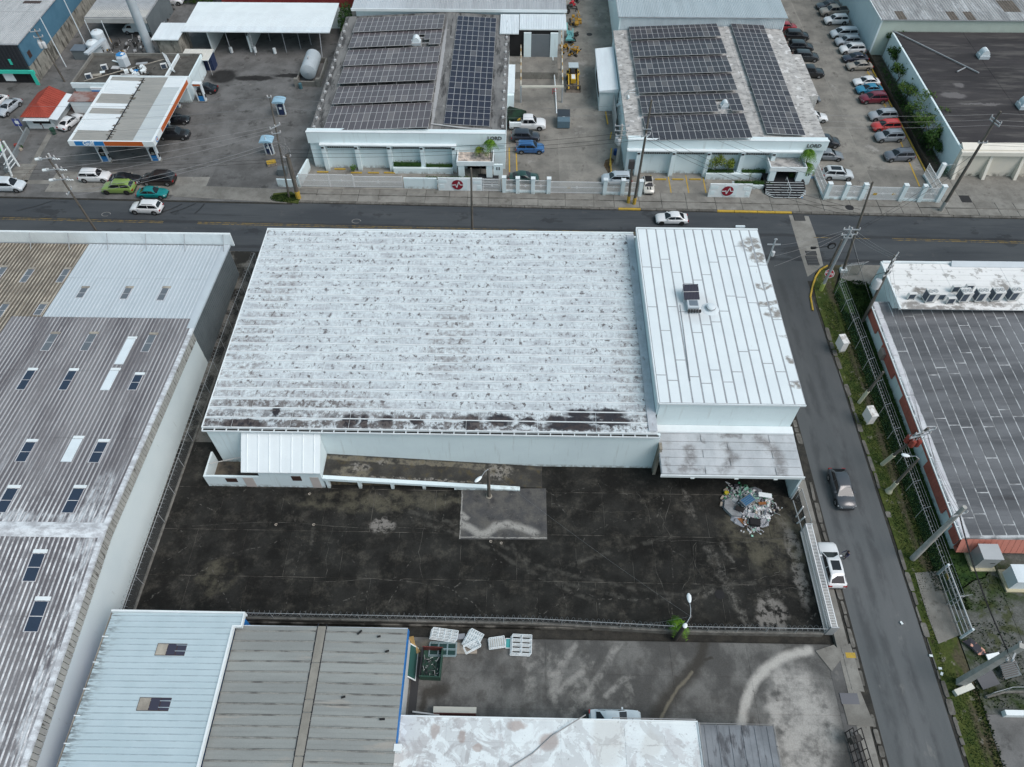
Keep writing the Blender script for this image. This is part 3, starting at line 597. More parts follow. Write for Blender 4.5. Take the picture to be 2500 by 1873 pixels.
# shed with the white lean-to roof and the small walled court
sh = thing('shed', 'white block shed with white lean-to metal roof against the warehouse front', 'shed', (-24.3,40.8,0))
rzs = lambda x, y: 3.65+(y-39.35)*.8
MB().prism([(-27.6,39.35),(-21,39.35),(-21,42.4),(-27.6,42.4)], -.02, lambda x,y: rzs(x,y)-.12).build('wall', m_wallw, sh)
rfs = MB().prism([(-29.15,39.1),(-20.85,39.1),(-20.85,42.43),(-29.15,42.43)], lambda x,y: rzs(x,y)-.1, lambda x,y: rzs(x,y)).build('roof', m_trim, sh)
for i in range(7):
    w_ = 8.2/7; me = sheetmesh(w_-.02, 4.2, 1, .07, .16, [m_roofn], 'roof_sheet'); put('roof_sheet', me, rfs, basis((-29.1+i*w_,39.14,rzs(0,39.14)+.015),(1,0,0),(0,1,.8)))
MB().box(-24.2,39.31,1.5,-23.2,39.345,2.4).build('window', plain('brown_grille',(.06,.035,.03)), sh); MB().box(-24.27,39.32,1.43,-23.13,39.348,1.5).build('window_sill', m_trim, sh)
MB().box(-22.3,39.325,.05,-21.35,39.346,2.2).build('door', plain('pinkish_door',(.55,.5,.47)), sh)
ct = thing('court_wall', 'low white block wall round a small roofless court beside the shed', 'wall', (-30.6,40.8,0))
MB().box(-33.65,39.35,0,-27.61,39.55,2.05).build('wall', m_wallw, ct); MB().box(-33.65,39.552,0,-33.45,42.44,2.05).build('wall', m_wallg, ct)
MB().box(-31.4,39.315,1.0,-30.2,39.348,1.75).build('window', MATS['brown_grille'], ct); MB().box(-31.5,39.32,.93,-30.1,39.347,1.0).build('window_sill', m_trim, ct)
MB().box(-29.5,39.325,.05,-28.4,39.347,1.9).build('door', MATS['pinkish_door'], ct)
tag(MB().box(-33.44,39.56,-.02,-27.62,42.43,.06).build('court_floor', mat('court_floor',(.13,.11,.085),(.045,.042,.04),scale=.7,fine=.25)), None, None, None, 'structure')
tag(MB().tube((-33.5,40.9,2.05),(-29.2,42.1,2.0),.05,.05,6).build('conduit', plain('pvc_pipe',(.45,.44,.42))), 'thin pipe lying across the roofless court beside the shed', 'pipe')

# ---- long western warehouse
RG = 30.0
lwz = lambda x, y: (8.05-.0695*(y-RG)) if y >= RG else (8.05-.08*(RG-y))
lw = thing('warehouse', 'long weathered dark ribbed-roof warehouse with skylights filling the left side', 'warehouse', (-50,40,0))
m_lw = mat('purple_roof', (.125,.12,.13), (.21,.207,.215), scale=.22, st=(1.6,.22,1), fine=.16, rough=.6, detail=8, layers=[
  dict(col=(.5,.52,.55), scale=.7, st=(2.6,.16,1), lo=.55, hi=.74, amt=.6, detail=8, grad=(1, 66, 34)), dict(col=(.62,.66,.69), scale=.9, st=(1.5,.4,1), lo=.4, hi=.6, amt=.85, blobs=[(-40,31.5,1.2,5),(-48,30.6,14,1.3),(-39,20,.7,12),(-42,12,1.5,2)], wig=2.2),
  dict(col=(.08,.074,.084), scale=.5, st=(1.8,.2,1), lo=.55, hi=.72, amt=.6)])
m_lwr = mat('rib_chalk', (.36,.37,.385), (.18,.178,.187), scale=.35, st=(1,.3,1), lo=.42, hi=.66, fine=.15, layers=[dict(col=(.7,.73,.75), grad=(1, 38, 29), scale=.8, lo=.4, hi=.6, amt=.8)])
m_tan = mat('tan_roof', (.17,.15,.12), (.1,.088,.072), scale=.25, st=(2.2,.18,1), fine=.14, layers=[dict(col=(.34,.3,.23), scale=.5, st=(2.5,.12,1), lo=.58, hi=.7, amt=.7)])
m_tanr = mat('tan_rib', (.42,.39,.33), (.25,.23,.2), scale=.5, fine=.12)
m_new = mat('new_grey_roof', (.46,.52,.56), (.42,.48,.52), scale=.3, st=(2.5,.2,1), fine=.05, rough=.5)
m_newr = plain('new_grey_rib', (.5,.56,.6))
m_bwall = mat('shed_cladding', (.15,.175,.185), (.12,.142,.152), scale=.3, fine=.06, rough=.5)
LX0, LX1 = -84.0, -38.15
# walls: painted block to the south, dark ribbed cladding to the north
yb_ = 56.5
for ya,yb in ((4,RG),(RG,yb_)): MB().prism([(-38.75,ya),(-38.45,ya),(-38.45,yb),(-38.75,yb)], -.3, lambda x,y: lwz(x,y)-.06).build('side_wall', m_wallg, lw)
# upper band of weathered sheet above the block
b = MB(); y = 4.0
while y < yb_-.1:
    b.box(-38.44,y,lwz(0,y)-1.75,-38.30,y+.40,lwz(0,y+.2)-.14); y += .46
tag(b.build('upper_cladding', mat('stained_band',(.42,.42,.39),(.34,.34,.32),scale=.8,fine=.1,layers=[dict(col=(.08,.075,.065),scale=1.2,st=(1,2.2,.3),lo=.56,hi=.66,amt=.9)]), lw), kind='stuff')
b = MB(); y = yb_
MB().prism([(-38.7,yb_),(-38.42,yb_),(-38.42,72.0),(-38.7,72.0)], -.3, lambda x,y: lwz(x,y)-.08).build('clad_wall', m_bwall, lw)
b = MB()
while y < 71.8: b.box(-38.418,y,.0,-38.37,y+.16,lwz(0,y)-.1); y += .42
tag(b.build('cladding_ribs', m_bwall, lw), kind='stuff')
MB().box(LX0,4,-.3,-38.8,4.3,5).build('end_wall', m_wallg, lw)
rfl = MB().add([(LX0,4,lwz(0,4)-.12),(LX1,4,lwz(0,4)-.12),(LX1,RG,lwz(0,RG)-.12),(LX0,RG,lwz(0,RG)-.12),(LX1,72,lwz(0,72)-.12),(LX0,72,lwz(0,72)-.12)]+[(LX0,4,lwz(0,4)-.03),(LX1,4,lwz(0,4)-.03),(LX1,RG,lwz(0,RG)-.03),(LX0,RG,lwz(0,RG)-.03),(LX1,72,lwz(0,72)-.03),(LX0,72,lwz(0,72)-.03)],
   [(3,2,1,0),(5,4,2,3),(6,7,8,9),(9,8,10,11),(0,1,7,6),(1,2,8,7),(2,4,10,8),(4,5,11,10),(3,0,6,9),(5,3,9,11)]).build('roof', m_lw, lw)
ncol = 25
def lmat(i, j):   # north slope rows counted from the ridge
    x = LX0+(LX1-LX0)*(i+.5)/ncol; 
    if j >= 3 and x > -56.5-(j-3)*.0: return [m_new, m_newr]
    if x < -56.5 and j >= 3: return [m_tan, m_tanr]
    if x < -61 and j == 2: return [m_tan, m_tanr]
    return [m_lw, m_lwr]
sheet_field(rfl, (LX0,RG+.1,lwz(0,RG+.1)), (LX1,RG+.1,lwz(0,RG+.1)), (LX0,71.9,lwz(0,71.9)), ncol, 4, 4, .055, .17, lmat, rowb=[0,.25,.47,.672,.84,1.0], jit=.004)
A0 = (LX0,4,lwz(0,4)); sheet_field(rfl, A0, (LX1,4,lwz(0,4)), (LX0,RG-.1,lwz(0,RG-.1)), ncol, 3, 4, .055, .17, lambda i,j: [m_lw,m_lwr], rowb=[0,.38,.7,.9,1.0], seed=4, jit=.004)
m_ridge = mat('ridge_cap', (.68,.72,.75), (.4,.41,.43), scale=.9, st=(1,2,1), fine=.15, detail=8)
MB().add([(LX0,RG-.75,lwz(0,RG-.75)+.09),(LX1,RG-.75,lwz(0,RG-.75)+.09),(LX1,RG,8.2),(LX0,RG,8.2),(LX1,RG+.75,lwz(0,RG+.75)+.09),(LX0,RG+.75,lwz(0,RG+.75)+.09)], [(0,1,2,3),(3,2,4,5)]).build('ridge_cap', m_ridge, lw)
b = MB(); b.add([(-38.5,4,lwz(0,4)+.1),(-38.05,4,lwz(0,4)+.1),(-38.05,RG,lwz(0,RG)+.1),(-38.5,RG,lwz(0,RG)+.1),(-38.05,yb_,lwz(0,yb_)+.1),(-38.5,yb_,lwz(0,yb_)+.1),(-38.05,4,lwz(0,4)-.15),(-38.05,RG,lwz(0,RG)-.15),(-38.05,yb_,lwz(0,yb_)-.15)], [(0,1,2,3),(3,2,4,5),(1,6,7,2),(2,7,8,4)])
b.build('verge_trim', m_ridge, lw)
b = MB(); b.add([(-38.9,yb_,lwz(0,yb_)+.11),(-38.05,yb_,lwz(0,yb_)+.11),(-38.05,72,lwz(0,72)+.11),(-38.9,72,lwz(0,72)+.11),(-38.05,yb_,lwz(0,yb_)-.15),(-38.05,72,lwz(0,72)-.15)], [(0,1,2,3),(1,4,5,2)])
b.build('verge_trim', m_newr, lw)
MB().box(-38.43,26.3,lwz(0,27)-1.6,-38.38,27.3,lwz(0,27)-.5).build('vent', plain('rusty_vent',(.06,.035,.03)), lw)
# parapet along the street, seen from behind: sheets on a frame
pp = MB().box(LX0,72.1,4.95,-37.6,72.3,7.0).build('parapet', m_trim, lw)
for i in range(36):
    x = -37.65-i*1.28; MB().box(x-1.24,72.04,5.2,x,72.095,6.95).build('parapet_sheet', m_trim, pp)
for i in range(9): x = -38.5-i*5.0; MB().bar((x,72.03,6.9),(x,70.6,lwz(0,70.6)+.1),.07).build('brace', m_seamg, pp)
# skylights: dark glazed, some painted over in white
m_glass = plain('skylight_glass', (.03,.045,.075), rough=.25, spec=.5, fine=.15); m_sky2 = plain('grey_skylight', (.13,.15,.17), rough=.4, fine=.15); m_swhite = plain('white_skylight', (.7,.78,.82))
def skylight(a, b, w, kind, cap=True):
    """a upper end, b lower end (survey px)"""
    w *= .6; pa, pb = PPL(*a, lwz), PPL(*b, lwz); x = (pa.x+pb.x)/2; ya, yb = max(pa.y,pb.y), min(pa.y,pb.y)
    mm = {'d':m_glass,'g':m_sky2,'w':m_swhite}[kind]
    f = MB().prism([(x-w/2-.05,yb-.03),(x+w/2+.02,yb-.03),(x+w/2+.02,ya+.03),(x-w/2-.06,ya+.03)], lwz0(0.03), lwz0(.12)).build('skylight', m_chalk if kind != 'w' else m_swhite, lw)
    for u0,u1 in ((yb,(ya+yb)/2-.04),((ya+yb)/2+.04,ya)): MB().prism([(x-w/2+.06,u0),(x+w/2,u0),(x+w/2,u1),(x-w/2+.06,u1)], lwz0(.1), lwz0(.145)).build('pane', mm, f)
    if cap: MB().prism([(x-w/2-.06,ya+.1),(x+w/2+.1,ya+.1),(x+w/2+.1,ya+.45),(x-w/2-.06,ya+.45)], lwz0(.02), lwz0(.11)).build('flashing', MATS['tan_rib'] if kind=='g' else m_trim, f)
def lwz0(d): return lambda x,y: lwz(x,y)+d
for a,b,w,k in (((77,660),(56,690),1.3,'g'),((165,660),(145,690),1.3,'g'),((8,655),(-12,690),1.3,'g'),((15,745),(-5,775),1.3,'g'),((107,745),(90,770),1.3,'g'),((208,706),(193,728),1.4,'g'),((316,706),(300,731),1.4,'g'),((406,706),(390,734),1.4,'g'),((133,818),(110,857),1.5,'g'),((228,818),(205,857),1.5,'g'),((372,820),(355,860),1.4,'g'),((322,830),(290,890),1.5,'w'),((76,907),(52,952),1.5,'d'),((178,908),(153,953),1.5,'d'),((340,918),(322,953),1.5,'d'),((281,907),(256,953),1.5,'w'),((76,1082),(50,1128),1.7,'d'),((252,1082),(228,1130),1.7,'d'),((190,1074),(162,1128),1.6,'w'),((32,1195),(0,1252),1.8,'d'),((193,1195),(165,1253),1.8,'d'),((95,1354),(72,1420),1.9,'d'),((103,1470),(75,1543),2.0,'d')):
    skylight(a, b, w, k)
# ---- southern sheds
m_pane = plain('smoked_pane', (.05,.05,.075), rough=.3)
m_blue = mat('pale_blue_roof', (.47,.575,.615), (.43,.535,.575), scale=.3, fine=.03, rough=.45, layers=[dict(col=(.06,.055,.05), scale=2.2, st=(.5,2.5,1), lo=.45, hi=.6, grad=(0,-34.6,-36.6), amt=.8)])
m_bluer = mat('pale_blue_rib', (.41,.5,.545), scale=1, layers=[dict(col=(.06,.055,.05), scale=2.2, st=(.5,2.5,1), lo=.42, hi=.58, grad=(0,-34.6,-36.6), amt=.8)])
m_gray = mat('beige_grey_roof', (.29,.31,.3), (.235,.25,.243), scale=.25, st=(.25,1.5,1), fine=.08, layers=[dict(col=(.37,.34,.3), scale=.4, st=(.3,1.6,1), lo=.56, hi=.68, amt=.6), dict(col=(.14,.14,.14), scale=.6, st=(.25,2.5,1), lo=.62, hi=.75, amt=.6)])
m_grayr = mat('beige_grey_rib', (.25,.255,.24), (.12,.12,.115), scale=1.2, st=(.5,2,1), lo=.45, hi=.65, fine=.2)
m_vblue = plain('vivid_blue', (.015,.16,.46))
bl = thing('metal_shed', 'pale blue corrugated roof with two skylights and a bright blue gable', 'shed', (-30,17,0))
BX0, BX1, BYT = -36.25, -24.4, 23.35
bz = lambda x, y=0: 5.35+.02*(x+36)
MB().box(BX0+.15,6,-.3,BX1-.9,BYT-.1,5.15).build('wall', m_vblue, bl); MB().box(BX1-.898,22.62,-.3,BX1-.1,BYT-.1,5.15).build('wall', m_vblue, bl)
rfb = MB().prism([(BX0,6),(BX1-.75,6),(BX1-.75,22.3),(BX1,22.3),(BX1,BYT),(BX0,BYT)], 5.2, bz).build('roof', m_blue, bl)
n = 34
for i in range(n):
    y0 = 6+(BYT-6)*i/n; w_ = (BYT-6)/n; xe = BX1 if y0 > 22.2 else BX1-.75
    me = sheetmesh(w_-.01, xe-BX0-.02, 1, .05, .09, [m_blue,m_bluer], 'roof_sheet'); put('roof_sheet', me, rfb, basis((xe-.01,y0,bz(xe)+.012),(0,1,0),(-1,0,-.02)))
b = MB().box(BX0,BYT+.004,4.9,BX1+.1,BYT+.16,5.7); b.build('edge_trim', m_trim, bl)
MB().box(BX1+.004,22.3,5.3,BX1+.12,BYT,5.72).build('edge_trim', m_trim, bl); MB().box(BX1-.74,22.16,5.3,BX1+.12,22.296,5.72).build('edge_trim', m_trim, bl); MB().box(BX1-.74,6,5.3,BX1-.56,22.15,5.74).build('edge_trim', m_trim, bl)
g = MB().box(BX0-.16,6,5.12,BX0-.11,BYT,5.3); g.box(BX0-.108,6,5.12,BX0-.004,BYT,5.16); g.build('gutter', MATS['tan_rib'], bl)
for y in (21.2,19,16.8,14.7,12.6): MB().box(BX0-.15,y-.04,5.3,BX0+.35,y+.04,5.44).build('gutter_bracket', m_trim, bl)
for q in ((375,1572,458,1600),(330,1704,420,1735)):
    z = 5.5; a, c = P(q[0]+2,q[3],z), P(q[2],q[1],z); w3 = (c.x-a.x)
    f = MB().box(a.x,a.y,5.35,c.x,c.y,5.52).build('skylight', MATS['rusty_vent'], bl)
    MB().box(a.x+.04,a.y+.04,5.3,a.x+w3*.36,c.y-.04,5.535).build('flashing', MATS['tan_rib'], f)
    for u in (.38,.70): MB().box(a.x+w3*u,a.y+.05,5.3,a.x+w3*(u+.29),c.y-.05,5.54).build('pane', m_pane, f)
GX0, GX1, GYT = -25.0, -9.78, 22.5
gs = thing('metal_shed', 'beige grey corrugated roof with a dark joint running down its middle', 'shed', (-17,17,0))
gz = lambda x, y=0: 5.15-.03*abs(x+17.3)
MB().box(GX0+.2,6,-.3,GX1-.12,GYT-.12,4.7).build('wall', plain('white_block',(.62,.64,.64)), gs)
rfg = MB().prism([(GX0,6),(-17.3,6),(-17.3,GYT),(GX0,GYT)], 4.75, lambda x,y: gz(x)-.02).build('roof', m_gray, gs)
rfg2 = MB().prism([(-17.298,6),(GX1,6),(GX1,GYT),(-17.298,GYT)], 4.75, lambda x,y: gz(x)-.02).build('roof', m_gray, gs)
n = 19
for i in range(n):
    y0 = 6.02+(GYT-6.02)*i/n; w_ = (GYT-6.02)/n
    for xa, xb, s_ in ((GX0,-17.75,1),(-16.9,GX1,-1)):
        me = sheetmesh(w_-.012, xb-xa, 1, .07, .16, [m_gray,m_grayr], 'roof_sheet'); put('roof_sheet', me, rfg if s_>0 else rfg2, basis((xb,y0,gz(xb)+.01+.006*(i%2)),(0,1,0),(-1,0,gz(xa)-gz(xb) if abs(xa-xb)<1 else (gz(xa)-gz(xb))/(xb-xa))))
m_rj = mat('ridge_joint', (.27,.26,.23), scale=1, fine=.1); b = MB()
for y0,y1 in ((6,12),(12.1,15.3),(15.4,16.3),(16.4,19.3),(19.4,GYT)): MB().box(-17.68,y0,5.0,-16.98,y1,5.22).build('ridge_cap', m_rj, gs)
b = MB()
for s in (-17.72,-16.95):
    y = 6
    while y < GYT: l = random.uniform(.15,.6); b.box(s-random.uniform(.02,.06),y,5.1,s+random.uniform(.02,.06),y+l,5.215); y += l+random.uniform(.0,.06)
tag(b.build('tar_beading', plain('tar',(.015,.015,.02)), gs), kind='stuff')
fb = MB().box(GX1+.004,13.2,4.2,GX1+.09,GYT,4.86).build('fascia', m_vblue, gs)
MB().box(GX0,GYT+.004,4.6,GX1,GYT+.08,4.95).build('edge_trim', MATS['new_grey_rib'], gs)
MB().box(GX1-.1,12.6,4.3,GX1+.5,13.15,5.0).build('downpipe_box', m_trim, gs)
for px,py,s,lab in ((878,1544,.5,'thin dark sliver of litter near the far edge of the beige grey roof'),(925,1554,.3,'round dark blob of litter near the far edge of the beige grey roof'),(945,1590,.35,'small dark wedge of litter at the right of the beige grey roof'),(838,1702,.35,'dark lump of litter midway down the beige grey roof'),(933,1756,.45,'dark lump of litter beside the corner of the white flat roof')):
    p = P(px,py,5.2); tag(MB().obox(p,s,.16,.06,random.random()).build('roof_litter', m_black), lab, 'litter')
# white flat-roofed building at the bottom
m_flat = mat('flaking_white_roof', (.72,.78,.79), (.66,.71,.725), scale=.5, fine=.05, rough=.6, detail=9, layers=[
  dict(col=(.4,.4,.405), scale=.4, lo=.47, hi=.54, dist=.8, amt=.75, detail=9, grad=(0,7,-5)), dict(col=(.5,.5,.505), scale=.35, lo=.55, hi=.6, dist=.6, amt=.6), dict(col=(.56,.57,.55), blobs=[(7.5,14,1.4,2),(11,13.6,1.2,1.2)], wig=2, amt=.6),
  dict(col=(.37,.3,.27), blobs=[(2.7,13.75,.85,.75),(-6.8,14.4,.35,.6),(-3.2,13.2,.5,.3),(0.0,14.9,.9,.4),(-4.5,14.0,.35,.5)], wig=.7, ws=1.2, amt=.7),
  dict(col=(.2,.19,.19), scale=3, lo=.62, hi=.68, amt=.5), dict(col=(.3,.29,.29), scale=.5, lo=.496, hi=.504, dist=1, amt=.3)])
fl = thing('flat_roof_building', 'white flat-roofed building with flaking grey-blotched coating at the bottom edge', 'building', (2,12,0))
MB().box(-10.0,4,-.3,14.85,15.3,3.75).build('wall', m_wallw, fl)
b = MB().box(-10.2,3.9,3.76,15.02,15.45,3.98).build('roof', m_flat, fl)
for i,(xa,xb) in enumerate(((-10.1,-5.9),(-5.85,-1.4),(-1.35,3.6),(3.65,8.9),(8.95,14.9))):
    for j,(ya,yb2) in enumerate(((8.6,11.6),(11.63,13.6),(13.63,15.2))): put('roof_panel', slab_mesh('roof_panel', xb-xa, yb2-ya, .03, m_flat, .008), b, Matrix.Translation(((xa+xb)/2,(ya+yb2)/2,4.0+.004*((i+j)%2))))
MB().box(-10.3,15.455,3.8,15.1,15.56,4.06).build('edge_trim', m_trim, fl); MB().box(15.024,3.9,3.8,15.12,15.45,4.06).build('edge_trim', m_trim, fl); MB().box(-10.5,8,3.8,-10.204,15.45,4.1).build('edge_trim', m_trim, fl)
tag(MB().path([PPL(1430,1745,lambda x,y:4.6),P(1350,1795,4.12),P(1300,1840,4.1),P(1240,1878,4.1)], .05).build('conduit', plain('grey_conduit',(.3,.3,.3))), 'grey conduit snaking across the flaking white flat roof', 'pipe')
def rail(pts, z0, z1, r, m, parent, name='railing', every=1.5):
    b = MB(); 
    for zz in (z1,): b.path([(p[0],p[1],zz) for p in pts], r, 5)
    for i in range(len(pts)-1):
        a, c = Vector(pts[i]), Vector(pts[i+1]); k = max(1,int((c-a).length/every))
        for j in range(k+1): q = a.lerp(c,j/k); b.tube((q[0],q[1],z0),(q[0],q[1],z1),r,n=5)
    return b.build(name, m, parent)
rail([(8.0,15.62),(14.9,15.62)], 3.8, 4.25, .035, plain('rail_grey',(.3,.3,.3)), fl); rail([(15.17,15.4),(15.2,8)], 3.8, 4.2, .035, MATS['rail_grey'], fl)
m_zinc = mat('zinc_roof', (.22,.24,.26), (.15,.165,.18), scale=.4, fine=.06, rough=.45, metal=.2, layers=[dict(col=(.05,.05,.055), scale=.9, st=(1.6,.6,1), lo=.52, hi=.66, amt=.7)])
zc = thing('carport_roof', 'low grey metal carport roof with dark stains beside the white flat roof', 'canopy', (18.5,12,0))
zr = MB().box(15.35,4,2.55,21.75,15.6,2.68).build('roof', m_zinc, zc)
for i in range(6): put('roof_sheet', sheetmesh(1.03,11.4,1,.05,.08,[m_zinc],'roof_sheet'), zr, Matrix.Translation((15.4+i*1.055,4.1,2.70)))
rail([(15.4,15.68),(21.8,15.68),(21.85,4)], 2.5, 2.78, .03, MATS['rail_grey'], zc, 'edge_frame')
for x in (15.8,21.3): MB().tube((x,15.2,0),(x,15.2,2.55),.06).build('post', MATS['rail_grey'], zc)

# ---- eastern buildings
m_ac = mat('patched_white_roof', (.77,.78,.77), (.72,.73,.72), scale=.4, fine=.04, detail=8, layers=[dict(col=(.2,.19,.175), scale=.8, lo=.56, hi=.64, amt=.6), dict(col=(.17,.155,.14), scale=1, lo=.36, hi=.55, amt=.8, blobs=[(47.8,63.3,1.8,1.1),(49.8,65.5,1.5,1.2),(56,64,4,.5),(60,67.3,1.3,1.2),(52,63,5,.6)], wig=1.4)])
ac = thing('annex_building', 'white flat-roofed annex carrying a row of air conditioning units', 'building', (55,67,0))
MB().box(46.05,64.4,-.3,88,70.9,4.15).build('wall', m_wallw, ac)
acr = MB().box(46.0,63.0,4.16,88,71.0,4.24).build('roof', m_seamg, ac)
for j in range(8):
    for xa,xb in ((46.1,53.5),(53.53,61),(61.03,72)): put('roof_panel', slab_mesh('roof_panel', xb-xa, .97, .03, m_ac, .012), acr, Matrix.Translation(((xa+xb)/2, 63.5+j, 4.27)))
MB().box(45.98,63.0,4.1,46.2,71.2,4.42).build('edge_trim', m_trim, ac); MB().box(46.2,71.02,4.0,88,71.25,4.5).build('edge_trim', m_trim, ac)
MB().prism([(54.8,70.45),(88,70.45),(88,71.0),(54.8,71.0)], 4.28, lambda x,y: 4.35+.9*(y-70.45)).build('parapet', MATS['new_grey_rib'], ac)
rb = thing('workshop_building', 'low red and white workshop with dark roof crossed by white seams', 'building', (60,48,0))
rzz = lambda x, y=0: 2.72+.055*(x-43.6)
m_dark = mat('dark_felt_roof', (.105,.11,.118), (.165,.172,.182), scale=.3, st=(.3,1.6,1), fine=.12, rough=.8, rnd=.1, detail=8, layers=[dict(col=(.2,.205,.215), scale=.5, st=(.25,2.4,1), lo=.52, hi=.7, amt=.65), dict(col=(.045,.042,.045), scale=.5, st=(.25,2,1), lo=.58, hi=.72, amt=.6)])
m_seamw = mat('white_seam', (.5,.52,.53), (.22,.225,.23), lo=.42, hi=.6, scale=.9, fine=.12)
m_red = mat('red_cladding', (.46,.16,.125), (.4,.13,.1), scale=.4, fine=.08, rough=.6)
m_red2 = plain('salmon_cladding', (.5,.2,.155))
MB().box(43.95,33.4,-.1,44.15,65.2,2.55).build('side_wall', m_wallw, rb); MB().box(44.152,33.4,-.1,88,33.6,2.55).build('front_wall', m_wallw, rb)
# stepped red cladding on the street wall
def clad(y0, y1, z0):
    b = MB(); n = max(1,int((y1-y0)/.5)); 
    for k in range(n):
        a, c = y0+(y1-y0)*k/n, y0+(y1-y0)*(k+1)/n; b.box(43.76,a+.01,z0,43.945,c-.01,2.62)
    b.build('cladding_panel', m_red, rb)
y = 65.0; lows = [(65.2,61.6,1.2),(61.6,59.2,2.05),(59.2,54.6,1.05),(54.6,51.4,2.1),(51.4,46.6,1.05),(46.6,42.6,2.1),(42.6,36.9,1.0),(36.9,34.9,2.1),(34.9,33.4,1.1)]
for y1, y0, z0 in lows: clad(y0, y1, z0)
nb = 54
for k in range(nb):
    x0 = 43.96+k*.6; MB().add([(x0,33.36,2.66),(x0+.57,33.36,2.66),(x0+.57,32.7,.75),(x0,32.7,.75),(x0,33.38,.7),(x0+.57,33.38,.7)], [(3,2,1,0),(4,5,2,3),(0,1,5,4)]).build('awning_panel', m_red2, rb)
rr = MB().prism([(43.9,33.3),(88,33.3),(88,65.6),(43.9,65.6)], 2.56, lambda x,y: rzz(x)).build('roof', m_seamw, rb)
n = 30; rs = random.Random(21)
for i in range(n):
    x0 = 44.7+i*1.2; y = 33.5; k = 0
    while y < 65.5:
        l = min(rs.uniform(7,13) if k else rs.uniform(.6,9), 65.5-y); k += 1
        if 65.5-y-l < 1.0: l = 65.5-y
        put('roof_panel', slab_mesh('roof_panel', 1.08, l-.13, .03, m_dark, .006), rr, basis((x0+.55, y+l/2, rzz(x0+.55)+.02),(1,0,.055),(0,1,0))); y += l
b = MB(); 
for k in range(11): y0 = 33.3+k*2.94; put('roof_panel', slab_mesh('roof_panel', .62, 2.85, .03, m_chalk, .01), rr, basis((44.3,y0+1.47,rzz(44.3)+.03),(1,0,.055),(0,1,0)))
g = MB().box(43.69,33.2,2.58,43.73,65.4,2.72); g.box(43.732,33.2,2.63,43.89,65.4,2.65); g.build('gutter', m_trim, rb)
for k in range(12): MB().box(43.66,34.5+k*2.7,2.70,43.96,34.6+k*2.7,2.76).build('gutter_bracket', m_trim, rb)
p_ = P(2146,858,1.6); MB().box(43.4,57.6,.9,43.94,58.7,2.0).build('window_unit', plain('rust_unit',(.33,.29,.26)), rb)

# ---- corner buildings beyond the car park (cream front, dark roof)
cb = thing('flat_roof_building', 'cream building with big black felt roof behind the utility pole at top right', 'building', (80,110,0))
m_felt = mat('black_felt', (.04,.038,.04), (.062,.058,.06), scale=.2, st=(.3,1.2,1), fine=.15, rough=.85, detail=9, layers=[dict(col=(.12,.114,.108), scale=.4, st=(.3,1.8,1), lo=.47, hi=.7, amt=.75), dict(col=(.2,.19,.19), blobs=[(68.5,110,2.2,.9),(72,107.5,3.5,.35),(70.5,113,1,.8)], wig=2, amt=.6)])
m_cream = mat('cream_wall', (.68,.64,.55), (.64,.61,.54), scale=.3, fine=.03, layers=[dict(col=(.36,.3,.22), scale=1, st=(3,1,.2), lo=.62, hi=.74, amt=.5), dict(col=(.09,.09,.075), scale=1.2, lo=.4, hi=.6, grad=(2,.9,.1), amt=.85)])
CZ = 4.6; CX = 64.7; CY = 95.2
MB().box(CX+.01,CY,-.3,140,CY+.3,CZ).build('front_wall', m_cream, cb)
MB().box(CX,CY+.302,-.3,CX+.3,130,CZ-.05).build('side_wall', m_wallw, cb)
rr2 = MB().box(CX+.302,CY+.9,CZ-.4,140,130.2,CZ-.1).build('roof', m_felt, cb)
for i in range(4):
    for j in range(7): put('roof_panel', slab_mesh('roof_panel', 11.96, 4.85, .02, m_felt, .006), rr2, Matrix.Translation((CX+.4+6+i*12, CY+.9+2.45+j*4.88, CZ-.065)))
MB().box(CX-.05,CY-.5,CZ-.7,140,CY-.004,CZ-.1).build('fascia', plain('cream_fascia',(.74,.71,.63)), cb); MB().prism([(CX+.2,CY),(140,CY),(140,CY+1.2),(CX+.2,CY+1.2)], CZ-.0, lambda x,y: CZ+.06+.35*(y-CY)).build('parapet', MATS['cream_fascia'], cb)
for x in (64.9,69.4,74.2,79): MB().prism([(x,CY-1.0),(x+.45,CY-1.0),(x+.45,CY-.02),(x,CY-.02)], -.1, lambda x_,y_: .1+4.0*(y_-CY+1.0)).build('buttress', MATS['cream_fascia'], cb)
f = MB().box(76.0,CY-.12,1.4,80.6,CY-.02,3.6).build('window', m_trim, cb)
for k in range(4):
    for zz in (1.5,2.6): MB().box(76.1+k*1.12,CY-.135,zz,77.1+k*1.12,CY-.125,zz+.95).build('pane', m_pane, f)
MB().bar(PPL(2180,75,lambda x,y:CZ+.15),PPL(2390,178,lambda x,y:CZ+.15),.14).build('seam', m_seamg, cb); MB().bar(PPL(2357,165,lambda x,y:CZ+.15),PPL(2337,175,lambda x,y:CZ+.15),.14).build('seam', m_seamg, cb)
gb = thing('warehouse', 'weathered grey ribbed-roof warehouse in the top right corner', 'warehouse', (75,145,0))
GZ = 6.6
MB().box(62.3,130.6,-.3,62.6,175,GZ-.1).build('side_wall', m_wallw, gb); MB().box(62.602,130.6,-.3,140,130.9,GZ-.1).build('front_wall', plain('mint_wall',(.5,.58,.52)), gb)
gr = MB().box(62.1,130.3,GZ-.1,140,175,GZ).build('roof', m_seamg, gb)
m_gr1 = mat('mottled_grey_roof', (.36,.37,.37), (.27,.275,.28), scale=.5, st=(1.5,.4,1), fine=.14, rnd=.14, layers=[dict(col=(.55,.57,.58), scale=.8, st=(1.5,.3,1), lo=.5, hi=.66, amt=.7)])
m_gr2 = mat('brown_translucent', (.16,.14,.12), scale=1, fine=.15)
rs = random.Random(9)
